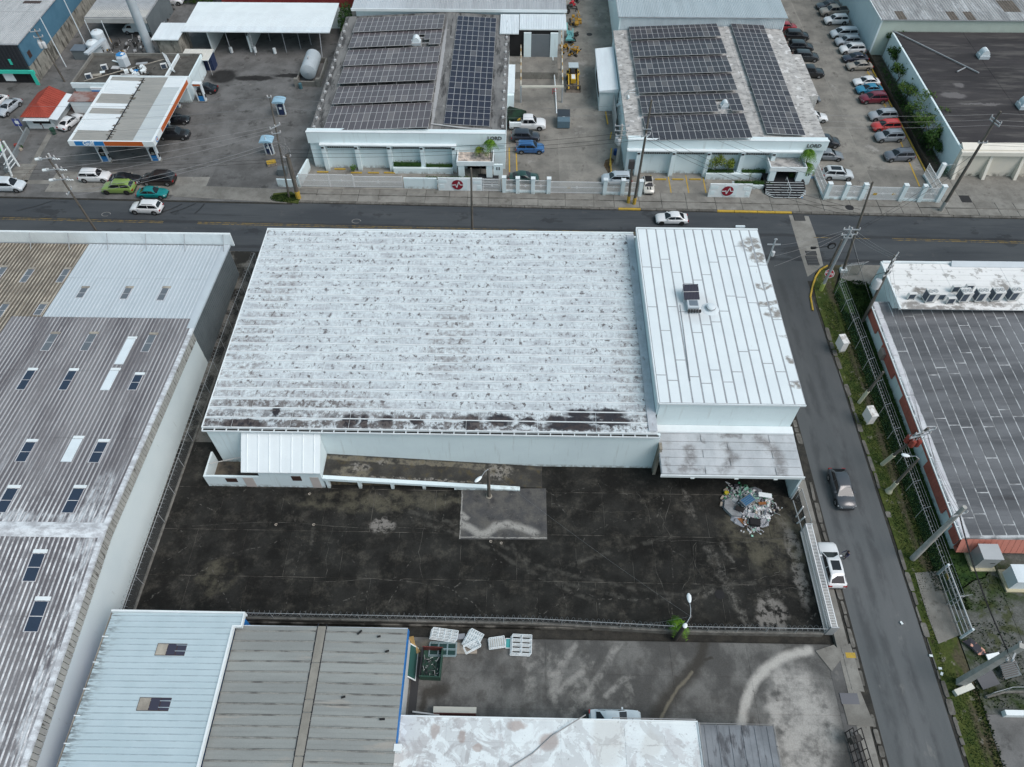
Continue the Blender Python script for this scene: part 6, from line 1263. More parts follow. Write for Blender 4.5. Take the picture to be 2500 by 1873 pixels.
lw2 = logo_wall('white sign wall with maroon pulse emblem before the right solar building', GYL(1727,480), GYL(1829,482), 2.45)
def picket_top(t, a, c, z, n):
    b = MB(); a, c = Vector(a), Vector(c)
    for k in range(n): p = a.lerp(c,k/(n-1)); b.box(p.x-.03,p.y-.03,z,p.x+.03,p.y+.03,z+.35)
    b.bar((a.x,a.y,z+.36),(c.x,c.y,z+.36),.06); b.build('picket', m_gatew, t)
picket_top(lw2, GYL(1727,480)+Vector((.1,.3,0)), GYL(1829,482)+Vector((-.1,.3,0)), 1.7, 36)
bar_gate('white barred gate just right of the left logo wall', GYL(1180,466), GYL(1223,467), 2.2, 20)
def pillar(px, py, h, label):
    p = GYL(px,py); t = thing('gate_pillar', label, 'pillar', p); MB().box(-.28,-.28,-.1,.28,.28,h).build('shaft', m_wallw, t, local=True); MB().box(-.33,-.33,h+.001,.33,.33,h+.09).build('cap', m_trim, t, local=True)
for px,py,l in ((1231,468,'white gate pillar right of the small gate beside the left logo wall'),(1264,470,'white gate pillar, first left of the green car'),(1301,471,'white gate pillar between the two barred panels before the green car'),(1339,471,'white gate pillar at the left of the wide driveway gate'),(1475,474,'white gate pillar at the right of the wide driveway gate'),(1518,475,'white gate pillar second right of the wide driveway gate'),(1561,477,'white gate pillar beside the two dark utility poles')): pillar(px,py,2.6,l)
for a,c,n,l in (((1235,469),(1260,469),9,'white barred panel left of the pillar by the small gate'),((1268,470),(1297,471),11,'white barred panel before the hood of the green car'),((1305,471),(1335,471),11,'white barred panel left of the driveway gate'),((1479,474),(1514,475),14,'white barred panel in front of the silver jeep'),((1522,475),(1557,476),14,'white barred panel behind the utility poles')):
    bar_gate(l, GYL(*a), GYL(*c), 2.25, n, name='barred_panel', cat='fence panel', base=.35)
g = bar_gate('wide white driveway gate with small yellow sign between the solar buildings', GYL(1343,471), GYL(1471,473), 2.1, 58)
MB().obox(GYL(1388,471)+Vector((0,-.08,1.0)),.5,.02,.3).build('sign', m_yel2, g)
# car park front
PK = [((2013,485),'white gate pillar at the left corner of the car park fence'),((2056,486),'white gate pillar second from left on the car park fence'),((2099,487),'white gate pillar left of the car park gate'),((2195,489),'white gate pillar right of the car park gate'),((2241,491),'white gate pillar second from right on the car park fence'),((2287,492),'white gate pillar at the right corner of the car park fence')]
for (px,py),l in PK: pillar(px,py,2.75,l)
for a,c,n,l in (((2017,485),(2052,486),16,'white barred panel at the left end of the car park fence'),((2060,486),(2095,487),16,'white barred panel left of the car park gate'),((2199,489),(2237,491),17,'white barred panel right of the car park gate'),((2245,491),(2283,492),17,'white barred panel at the right end of the car park fence')): bar_gate(l, GYL(*a), GYL(*c), 2.4, n, name='barred_panel', cat='fence panel', base=.35)
g = bar_gate('wide white car park gate with two small yellow signs', GYL(2103,487), GYL(2191,489), 2.3, 44)
for px in (2129,2175): MB().obox(GYL(px,488)+Vector((0,-.08,1.1)),.55,.02,.34).build('sign', m_yel2, g)
def side_rail(label, a, c, h, n): bar_gate(label, a, c, h, n, name='barred_panel', cat='fence panel', base=.3)
pa = GYL(2009,485); side_rail('white barred side fence running back from the left corner of the car park', pa, (pa.x-.1,94.6,.1), 2.2, 20)
pa = GYL(2290,492); side_rail('white barred side fence running back from the right corner of the car park', pa, (pa.x-.2,95.0,.1), 2.2, 22)
wall_thing('white block pillar wall at the back of the right car park fence', (62.6,94.6,0), (63.2,94.7,0), 2.6, .5, m_trim)
chain_fence('green mesh gate between the car park fence and the cream building', [(63.3,94.6,.1),(64.6,94.9,.1)], 2.2, 1.5, m=m_meshg)
# big sliding gate of the yard and its truss
sg = thing('sliding_gate', 'long white sliding gate on the street edge of the dark yard', 'gate', P(2005,1545,0))
ga, gc = P(1955,1300,0), P(2012,1549,0); ga.x = gc.x = (ga.x+gc.x)/2
n = 70
for k in range(n+1):
    p = ga.lerp(gc,k/n); MB().box(p.x-.03,p.y-.03,.1,p.x+.03,p.y+.03,1.9).build('bar', m_gatew, sg)
    MB().bar((p.x+.06,p.y,1.9),(p.x+.55,p.y,1.9),.05).build('rung', m_gatew, sg)
for dx,z in ((0,.15),(0,1.0),(0,1.9),(.55,1.9),(.55,.2)): MB().bar((ga.x+dx,ga.y,z),(ga.x+dx,gc.y,z),.09).build('rail', m_gatew, sg)
for y in (ga.y,gc.y): MB().bar((ga.x-.05,y,1.0),(ga.x+.7,y,1.0),.12,1.9).build('end_frame', m_galv, sg)
b = MB(); b.add([(ga.x+.28,ga.y,.15),(ga.x+.28,gc.y,.15),(ga.x+.28,gc.y,1.85),(ga.x+.28,ga.y,1.85)],[(0,1,2,3)]); b.build('mesh_panel', m_mesh, sg)
t = thing('gate_posts', 'old leaning white gate posts beside the rubbish heap', 'posts', P(1948,1240,0))
for k,(a,c) in enumerate((((1932,1218),(1950,1190)),((1943,1262),(1961,1237)),((1946,1278),(1965,1262)))):
    p = P(*a,0); MB().tube(p, TOP(p,*c), .08, n=6).build('post', m_gatew, t)
MB().path([P(1936,1222,1.2),P(1962,1306,1.2)], .05).build('rail', m_galv, t)
# steel swing gate near the workshop
t = thing('swing_gate', 'large grey tubular steel gate with wheels on the grass right of the side street', 'gate', P(2300,1480,0)); 
A1, A2 = P(2290,1402,.15), P(2347,1557,.15); 
for u in (0,.33,.66,1.0):
    q = A1+(A2-A1)*0; d = Vector((1.9,0.0,0))*u
    MB().path([A1+Vector((0,0,.1+2.0*u)), A2+Vector((0,0,.1+2.0*u))], .05 if u<1 else .09, 6).build('rail', m_galv, t)
for v in (0,.06,.3,.53,.78,1): p = A1.lerp(A2,v); MB().tube(p,(p.x,p.y,p.z+2.1),.045,n=6).build('stile', m_galv, t)
MB().obox(A1.lerp(A2,.12)+Vector((0,-.06,1.4)),.1,.55,.3).build('sign', m_yel2, t)
for p in (A1,A2): MB().tube((p.x-.02,p.y,0),(p.x,p.y,2.45),.12,n=10).build('gate_post', m_whs, t)
b = MB().add([(A1.x+.03,A1.y,.2),(A2.x+.03,A2.y,.2),(A2.x+.03,A2.y,2.2),(A1.x+.03,A1.y,2.2)],[(0,1,2,3)]); b.build('mesh_panel', m_mesh, t)
# ------------------------------------------------------------------ poles, lamps, wires
m_wood = mat('weathered_pole', (.16,.145,.125), (.09,.083,.074), scale=1.5, st=(4,4,.4), fine=.15); m_cpole = mat('concrete_pole', (.42,.415,.39), (.34,.335,.31), scale=1.2, fine=.1); m_metp = plain('metal_pole', (.4,.43,.45), metal=.3, rough=.45)
m_ins = plain('insulator', (.5,.5,.5)); m_trans = plain('transformer_grey', (.55,.57,.58)); m_rust = mat('rusty_red', (.3,.07,.05), (.2,.05,.04), scale=3, fine=.2); m_wire = plain('wire', (.2,.205,.21), metal=.2); m_wirel = plain('bright_wire', (.27,.275,.28), metal=.3)
TIPS = {}
def pole(key, base, tip, label, r0=.17, r1=.11, m=None, arms=(), foot=None, trans=0, tm=None, zb=0, name='utility_pole', n=10, lim=20):
    b = P(*base, zb); q = TOP(b, *tip, zb, lim); t = thing(name, label, 'utility pole' if name=='utility_pole' else 'lamp post', b)
    MB().tube(b, q, r0, r1, n).build('shaft', m or m_wood, t, 40); TIPS[key] = q; d = (q-b).normalized()
    if foot: MB().tube(b-Vector((0,0,.1)), b+d*foot[1], r0+.06, r0+.05, n).build('painted_foot', foot[0], t, 40)
    for s, w_, az, nins in arms:      # distance below tip, width, azimuth, insulators
        c = q-d*s; u = Vector((math.cos(az),math.sin(az),0)); a_ = MB().bar(c-u*w_/2-Vector((0,.13,0)), c+u*w_/2-Vector((0,.13,0)), .12).build('crossarm', m_metp, t)
        for k in range(nins): p = c+u*w_*((k/(nins-1))-.5 if nins>1 else 0)*.94-Vector((0,.13,0)); MB().lathe([(.05,.06),(.09,.12),(.05,.18),(.09,.24),(.04,.34)],p,8).build('insulator', m_ins, a_)
    for k in range(trans):
        ang = [math.pi*.95, math.pi*1.35, math.pi*1.75][k] if trans>1 else math.pi*1.1; c = q-d*(2.6 if trans>1 else 2.3)+Vector((math.cos(ang)*.5,math.sin(ang)*.5,0))
        tr = MB().lathe([(.04,-.5),(.28,-.5),(.3,-.45),(.3,.4),(.24,.5),(.03,.54)],c,12).build('transformer', tm or m_trans, t, 40)
        for s in (-1,1): MB().tube(c+Vector((s*.12,0,.5)),c+Vector((s*.16,0,.8)),.04,n=6).build('bushing', m_ins, tr)
    return t, b, q, d
PY, PX = math.pi/2, 0
A_ = pole('A',(240,571),(114,381),'tall switch pole with white cut-outs rising before the fuel station', arms=((.25,1.9,.2,3),(2.0,1.9,.2,3),(3.6,1.9,.2,3),(5.6,1.6,PY,2)), lim=22)
b = MB()
for s in (.4,2.1,3.7):
    c = A_[2]-A_[3]*s; 
    for dx in (-1.1,): MB().tube(c+Vector((dx-.5,-.2,0)),c+Vector((dx+.25,-.1,.05)),.19,n=8).build('cutout', m_trim, A_[0])
    b.path([c+Vector((.6+k*.16,-.15,.12*(k%2))) for k in range(7)], .07, 5); MB().tube(c+Vector((.3,.1,.0)),c+Vector((.3,.1,.7)),.13,n=7).build('arrester', m_ins, A_[0])
tag(b.build('insulator_string', m_trim, A_[0]), kind='stuff')
pole('B1',(706,482),(658,235),'slim tall wooden pole on the grass patch beside the fuel station', .15,.09, arms=((.1,.5,PX,2),(4.4,1.6,.8,3),(5.4,1.2,.3,2)), zb=.1)
B2 = pole('B2',(729,484),(701,378),'thick dark pole with ochre foot and tangled conduit next to the slim pole', .33,.3, foot=(m_yel2,1.3), zb=.1, arms=((.3,1.0,.4,2),))
rs = random.Random(15); q = TIPS['B2']; b = MB()
for k in range(9): 
    a = q+Vector((rs.uniform(-1.3,.8),rs.uniform(-.3,.3),rs.uniform(.2,2.6))); b.path([q+Vector((rs.uniform(-.2,.2),0,rs.uniform(0,1.4))),(a+q)/2+Vector((rs.uniform(-.4,.4),rs.uniform(-.4,.4),.3)),a],.03,5)
tag(b.build('cable_tangle', m_wirel, B2[0]), kind='stuff')
pole('C',(1153,570),(1150,411),'plain wooden pole in front of the left logo wall, seen over the warehouse roof', .18,.13, n=10, lim=16)
D1 = pole('D1',(1548,498),(1591,244),'tall dark pole with ochre foot at the right solar building corner', .2,.13, foot=(m_yel2,1.1), zb=.1, arms=((4.2,1.2,PX,2),(5.2,1.4,.4,3)), lim=22)
D2 = pole('D2',(1534,495),(1544,400),'shorter dark pole with box on top beside the tall dark pole', .2,.17, foot=(m_yel2,1.2), zb=.1); MB().obox(TIPS['D2']+Vector((-.1,0,-.1)),.8,.5,1.3).build('meter_box', plain('dark_box',(.07,.065,.065)), D2[0])
D3 = pole('D3',(1506,401),(1519,305),'stout concrete pole carrying a transformer rack beside the condensers', .26,.2, m=m_cpole, zb=.05, arms=((.1,2.2,PX,3),(.9,2.0,PX,2),(1.7,1.6,PX,2)), trans=2)
pole('G',(2297,514),(2443,272),'tall grey leaning pole with double crossarm before the cream building', .26,.14, m=m_wood, zb=.1, arms=((1.2,1.8,1.9,2),(1.6,1.8,1.9,2),(4.6,1.2,PX,3)), foot=(m_cpole,1.6), lim=24)
E1 = pole('E1',(2058,661),(2131,444),'bare dark pole rising from a white concrete block near the stop sign', .19,.12, zb=.1, lim=24); p = P(2058,662,.1); MB().box(p.x-.45,p.y-.35,0,p.x+.45,p.y+.35,.5).build('footing_block', m_trim, E1[0])
E2 = pole('E2',(2004,708),(2080,556),'silver pole with green-yellow foot and crossarms at the stop-sign corner', .2,.15, m=m_metp, foot=(plain('lime_paint',(.35,.42,.12)),1.2), zb=.1, arms=((.2,2.0,PX,3),(.6,1.6,PY,3),(1.0,2.0,.1,3),(1.5,1.0,PX,2)), lim=22)
E3 = pole('E3',(2020,660),(2056,585),'dark riser pole with a coiled black cable beside the silver pole', .16,.12, zb=.1, lim=18); b = MB(); c = TIPS['E3']-E3[3]*1.2+Vector((-.9,0,0)); 
for k in range(3): b.path([c+Vector((math.cos(a)*(.42+.05*k),.06*k,math.sin(a)*(.42+.05*k))) for a in [i*math.pi/7 for i in range(15)]], .045, 5)
b.path([c+Vector((-.4,0,0)),c+Vector((-1.6,0,-.2)),c+Vector((-2.1,0,-.3))], .05, 5); b.obox(c+Vector((-2.3,0,-.3)),.7,.25,.25); b.build('cable_coil', m_black, E3[0])
F = pole('F',(2106,785),(2186,624),'weathered pole with big white transformer beside the annex wall', .22,.15, m=m_wood, zb=.08, arms=((.2,1.6,.9,3),(1.2,1.7,.9,3),(1.9,1.2,.6,2),(2.9,1.4,.6,3)), lim=22)
c = TIPS['F']-F[3]*4.4+Vector((-.6,-.1,0)); tr = MB().lathe([(.04,-.7),(.42,-.7),(.45,-.6),(.45,.5),(.36,.65),(.03,.7)],c,14).build('transformer', m_trans, F[0], 40); MB().path([c+Vector((-.5,0,-.5)),c+Vector((-.95,0,.3)),c+Vector((-.7,0,1.5)),c+Vector((.3,0,1.9))],.035,5).build('lead_cable', m_black, tr)
H1 = pole('H1',(2097,983),(2157,908),'short weathered pole with yellowed lower half on the grass verge', .16,.13, zb=.08, foot=(plain('ivory_paint',(.5,.5,.38)),2.4))
H2 = pole('H2',(2153,1134),(2266,1045),'verge pole carrying three rusty red transformers', .17,.12, zb=.08, foot=(MATS['ivory_paint'],2.4), arms=((.6,2.4,.3,4),(1.5,2.4,.3,3)), trans=3, tm=m_rust)
def lamp(t, q, d, tip, m=m_trim, r=.035, head=.85):
    b = MB().path([q, q.lerp(tip,.5)+Vector((0,0,.25)), tip], r, 6); b.build('lamp_arm', m_metp, t); u = (tip-q); u.z = 0; u.normalize(); c = tip+u*head*.4; w_ = Vector((-u.y,u.x,0))
    pr = []; 
    b = MB(); n = 10; rings = [(0,.05),(.12,.13),(.4,.2),(.75,.2),(.95,.1),(1.0,.02)]; 
    b.v = [tuple(tip+u*head*s+w_*math.cos(2*math.pi*k/n)*rr*1.0+Vector((0,0,math.sin(2*math.pi*k/n)*rr*.55))) for s,rr in rings for k in range(n)]; b.f = [[i*n+k,i*n+(k+1)%n,(i+1)*n+(k+1)%n,(i+1)*n+k] for i in range(5) for k in range(n)]; b.m = [0]*len(b.f)
    b.build('lamp_head', m, t, 50)
H3 = pole('H3',(2169,1200),(2243,1120),'verge lamp post with white cobra lamp and ivory cone foot', .18,.12, zb=.08, foot=(MATS['ivory_paint'],2.0), name='street_lamp'); lamp(H3[0], TIPS['H3'], None, P(2222,1114,TIPS['H3'].z+.1)); c = H3[1]; MB().tube(c-Vector((0,0,.1)),c+Vector((0,0,.55)),.42,.26,10).build('concrete_foot', MATS['ivory_paint'], H3[0], 40)
H4 = pole('H4',(2228,1364),(2356,1238),'thick white concrete pole leaning over the red workshop roof', .3,.2, m=m_cpole, zb=.08, lim=24, arms=((1.2,1.6,.3,3),)); 
I1 = pole('I',(2342,1668),(2496,1577),'thick square concrete pole in the bottom right corner', .42,.3, m=m_cpole, zb=.08, n=4, lim=22, arms=((1.1,2.0,.9,3),(2.2,1.0,.9,2)))
tag(MB().obox(P(2352,1684,.35),1.9,.5,.45,.35).build('concrete_block', plain('chalk_white',(.6,.61,.55))), 'white concrete block at the foot of the square concrete pole', 'block')
J1 = pole('J1',(158,200),(84,70),'wooden pole with three grey transformers beside the blue building', .17,.12, zb=0, arms=((.4,1.6,.3,3),(1.4,1.4,.3,2)), trans=3)
pole('J2',(162,164),(98,43),'white slanting pole left of two in front of the blue siding', .1,.08, m=m_whs); pole('J3',(214,119),(150,-12),'white slanting pole right of two in front of the blue siding', .1,.08, m=m_whs)
Y1 = pole('Y',(1194,1212),(1192,1146),'wooden yard lamp post standing by the end of the ramp', .2,.16, name='street_lamp', zb=.05); lamp(Y1[0], TIPS['Y'], None, P(1176,1163,TIPS['Y'].z-.25), head=.95); MB().lathe([(.34,-.1),(.34,.06),(.22,.1)],Y1[1],12).build('base_ring', MATS['tan_pillar'], Y1[0])
S1 = pole('S',(1650,1560),(1686,1505),'dark lamp post with two white lamps at the southern yard fence', .22,.15, m=plain('tarred_pole',(.05,.045,.042)), name='street_lamp', lim=10); lamp(S1[0], TIPS['S'], None, P(1684,1472,TIPS['S'].z+.3), head=.9); lamp(S1[0], TIPS['S'], None, P(1676,1522,TIPS['S'].z-.1), head=.5)
D4 = pole('K',(664,380),(645,332),'white slanting lamp post beside the nearer diesel pump', .09,.07, m=m_whs, zb=.05)
p = P(2005,690,.1); t = thing('stop_sign', 'red octagonal PARE stop sign at the street corner', 'stop sign', P(2010,700,.1)); q = TOP(t.location, 2012, 656)
MB().tube(t.location,(t.location.x,t.location.y,2.6),.04,n=6).build('post', m_metp, t); q = Vector((t.location.x,t.location.y-.06,2.55)); RM = Matrix.Translation(q) @ Matrix.Rotation(R(-25),4,'Z') @ Matrix.Rotation(R(72),4,'X')
pl = put('plate', MB().lathe([(.62,0),(.62,.02),(.01,.02)],n=8).mesh('plate', m_trim), t, RM @ Matrix.Rotation(R(22.5),4,'Z')); put('face', MB().lathe([(.56,.021),(.56,.026),(.01,.026)],n=8).mesh('face', plain('sign_red',(.45,.02,.03))), t, RM @ Matrix.Rotation(R(22.5),4,'Z')); text('PARE', .42, .004, RM @ Matrix.Translation((0,0,.032)), m_trim, 'lettering', t, .012)
def wire(label, a, b_, sag=.5, r=.022, m=None, group=None, name='power_line'):
    r *= .6
    return tag(MB().path(catenary(a,b_,sag), r, 5).build(name, m or m_wire), label, 'cable', group)
T = TIPS
def wire_px(label, a, za, b_, zb, sag=.4, r=.022, m=None, cat=None): wire(label, P(*a,za), P(*b_,zb), sag, r, m)
zA = T['A'].z
for k,(pa,dz,pb,l) in enumerate((((140,392),0,(640,465),'top'),((152,407),-1.6,(640,470),'middle'),((165,428),-3.2,(640,500),'lowest'))):
    wire(l+' bare wire from the white cut-outs of the switch pole towards the slim pole', T['A']+Vector((1.3,-.2,dz)), T['B1']+Vector((-.5,0,-4.4-.4*k)), .5, .03, m_wirel)
for k,(pz,l) in enumerate(((-5.6,'upper'),(-6.2,'lower'))): wire(l+' of two heavy cables sweeping from the switch pole up to the tangled pole', T['A']+Vector((.5,0,pz)), T['B2']+Vector((-.8,0,2.2-k*.5)), .7, .04, m_wirel)
for k,z in enumerate((-.2,-1.6,-3.0)): wire('wire %s over the fuel forecourt from the slim pole to the left edge' % ('high','mid','low')[k], T['B1']+Vector((0,0,z)), P(-30,255+k*35,10-k), .8, .025, m_wirel)
for k,z in enumerate((-.1,-1.5)): wire('%s wire from the slim pole across the left solar building' % ('upper','lower')[k], T['B1']+Vector((0,0,z)), T['D1']+Vector((0,0,-.5-1.2*k)), 1.3, .022)
for k,z in enumerate((-4.5,-5.3,-5.9)): wire('%s cable of the bundle along the pavement between tangled pole and tall dark pole' % ('top','middle','bottom')[k], T['B2']+Vector((0,0,.8-.6*k)), T['D1']+Vector((0,0,z)), .9, .035, m_black)
for k,z in enumerate((-.2,-1.0,-4.3,-5.2,-5.8)): wire('%s cable from the tall dark pole to the bare dark pole' % ('topmost','second','third','fourth','lowest')[k], T['D1']+Vector((0,0,z)), T['E1']+Vector((0,0,[-.3,-1.2,-4.2,-4.8,-5.4][k])), 1.2, .03, m_wire if k<2 else m_black)
for k,z in enumerate((-.3,-1.3,-2.3)): wire('%s wire from the bare dark pole to the leaning grey pole' % ('top','middle','bottom')[k], T['D1']+Vector((.5,0,z)), T['G']+Vector((-.3,0,-.4-k*.8)), 1.0, .022, m_wirel)
for k,z in enumerate((-.3,-1.3,-2.0,-4.6,-5.0)): wire('wire %s leaving the leaning grey pole to the right edge' % ('topmost','second','third','fourth','lowest')[k], T['G']+Vector((.3,0,z)), Vector((120,88,T['G'].z+z-.3)), .8, .025, m_wirel if k<3 else m_black)
for k in range(3): wire('%s of three wires from the silver pole to the transformer pole' % ('left','middle','right')[k], T['E2']+Vector((-.6+.6*k,0,-.4)), T['F']+Vector((-.6+.6*k,0,-.2)), .3, .025, m_wirel)
for k in range(3): wire('%s of three wires from the silver pole to the hidden pole' % ('upper','middle','lower')[k], T['E2']+Vector((-.5,0,-.3-.3*k)), P(1890,600+25*k,9.0), .4, .022, m_wirel)
for k in range(2): wire('%s of two heavy cables crossing from the silver pole to the cream building' % ('upper','lower')[k], T['E2']+Vector((.4,0,-.4-.4*k)), P(2372,380+16*k,7.5), .8, .035, m_black)
for k in range(2): wire('%s of two cables from the silver pole down to the annex fence' % ('left','right')[k], T['E2']+Vector((.1+.2*k,0,-1.0)), P(2128,735+3*k,.5), .2, .035 if k==0 else .022, m_black if k==0 else m_galv)
for k in range(4): wire('roadside cable %s from the tangled pole to the left edge' % ('topmost','second','third','lowest')[k], T['B2']+Vector((0,0,.4-.5*k)), Vector((-110,84.5-k*.4,8.2-k*.5)), .9, .028, m_black if k>1 else m_wire)
for k in range(4): wire('verge wire %s between transformer pole and the short weathered pole' % ('topmost','second','third','lowest')[k], T['F']+Vector((0,0,-1-k*.9)), T['H2']+Vector((-.3+.2*k,0,-.6-.3*k)), .6, .022)
for k in range(3): wire('%s wire from the red transformers to the thick white pole' % ('top','middle','bottom')[k], T['H2']+Vector((.3*k,0,-.5-.4*k)), T['H4']+Vector((0,0,-.4-.5*k)), .6, .025, m_black if k else m_wire)
for k in range(4): wire('%s bundled cable from the thick white pole to the square concrete pole' % ('topmost','second','third','lowest')[k], T['H4']+Vector((.1*k,0,-1.2-.1*k)), T['I']+Vector((-.3+.1*k,0,-1.6-.1*k)), .6, .04 if k<2 else .022, m_black)
for k in range(3): wire('%s wire leaving the square concrete pole past the bottom edge' % ('left','middle','right')[k], T['I']+Vector((-.5+.4*k,0,-1.4)), Vector((46.5+k,4,7.5)), .4, .028, m_black)
wire('long thin wire from yard lamp post to the southern lamp post', T['Y'], T['S'], .6, .011, m_wire); wire('thin stay wire from the southern lamp post to the fence on its left', T['S'], P(1555,1528,1.4), .1, .02, m_wirel)
for k in range(2): wire('%s wire from the white slanting lamp post to the farther pump' % ('upper','lower')[k], T['K']+Vector((0,0,-.1*k)), T['B1']+Vector((0,0,-6-k)), .3, .02, m_wirel)
# the hidden pole behind the white roof: only its head shows
q = min((P(1895,583,z/10) for z in range(50,140)), key=lambda v: abs(v.x-30.3)); t = thing('utility_pole', 'pole head with small transformer peeping past the right edge of the clean white roof', 'utility pole', (q.x,q.y,.08))
MB().tube((q.x,q.y,0),q,.15,.1,8).build('shaft', m_metp, t); MB().bar((q.x-.8,q.y,q.z-.9),(q.x+.8,q.y,q.z-.9),.12).build('crossarm', m_metp, t); MB().bar((q.x-.2,q.y,q.z-.1),(q.x+.2,q.y,q.z-.1),.12).build('crossarm', m_metp, t); MB().lathe([(.2,-.3),(.2,.3),(.02,.33)],(q.x+.2,q.y-.2,q.z-2.2),10).build('transformer', m_trans, t)
# ------------------------------------------------------------------ vehicles
m_tyre = plain('tyre_rubber', (.018,.018,.018), rough=.85); m_rim = plain('alloy_rim', (.35,.36,.37), metal=.6, rough=.35); m_rimd = plain('black_rim', (.03,.03,.03))
m_cglass = plain('car_glass', (.012,.014,.018), rough=.08, spec=.6, fine=0); m_hl = plain('headlight_lens', (.6,.63,.65), rough=.15); m_tl = plain('tail_lens', (.3,.01,.01), rough=.2); m_plastic = plain('black_plastic', (.025,.025,.027), rough=.6)
PAINT = {}
def paint(c, metal=.0):
    k = tuple(c)
    if k not in PAINT: PAINT[k] = plain('car_paint_%d' % len(PAINT), c, rough=.28, metal=metal, coat=.8, spec=.5, fine=.02)
    return PAINT[k]
# side profiles: L, W, H, belt height, hood (x,z), cabin base/roof stations measured from the nose (front = +x)
STY = {
 'sedan': dict(L=4.6,W=1.78,H=1.44,belt=.92,nose=.62,hood=.86,wsb=1.25,wst=2.05,rwt=3.25,rwb=4.05,tail=.90,end=.72,gr=.70),
 'suv':   dict(L=4.6,W=1.86,H=1.68,belt=1.06,nose=.72,hood=1.0,wsb=1.15,wst=1.85,rwt=4.1,rwb=4.5,tail=1.05,end=.8,gr=.74),
 'cross': dict(L=4.65,W=1.9,H=1.6,belt=1.0,nose=.7,hood=.95,wsb=1.2,wst=2.05,rwt=3.75,rwb=4.5,tail=1.02,end=.8,gr=.68),
 'van':   dict(L=5.1,W=1.95,H=1.76,belt=1.08,nose=.7,hood=.98,wsb=.95,wst=1.85,rwt=4.7,rwb=4.98,tail=1.08,end=.85,gr=.78),
 'hatch': dict(L=3.85,W=1.7,H=1.45,belt=.95,nose=.7,hood=.92,wsb=.95,wst=1.6,rwt=3.0,rwb=3.7,tail=.95,end=.78,gr=.72),
 'pickup':dict(L=5.4,W=1.95,H=1.85,belt=1.12,nose=.85,hood=1.1,wsb=1.35,wst=1.95,rwt=3.35,rwb=3.6,tail=1.12,end=.95,gr=.76)}
CM = {}
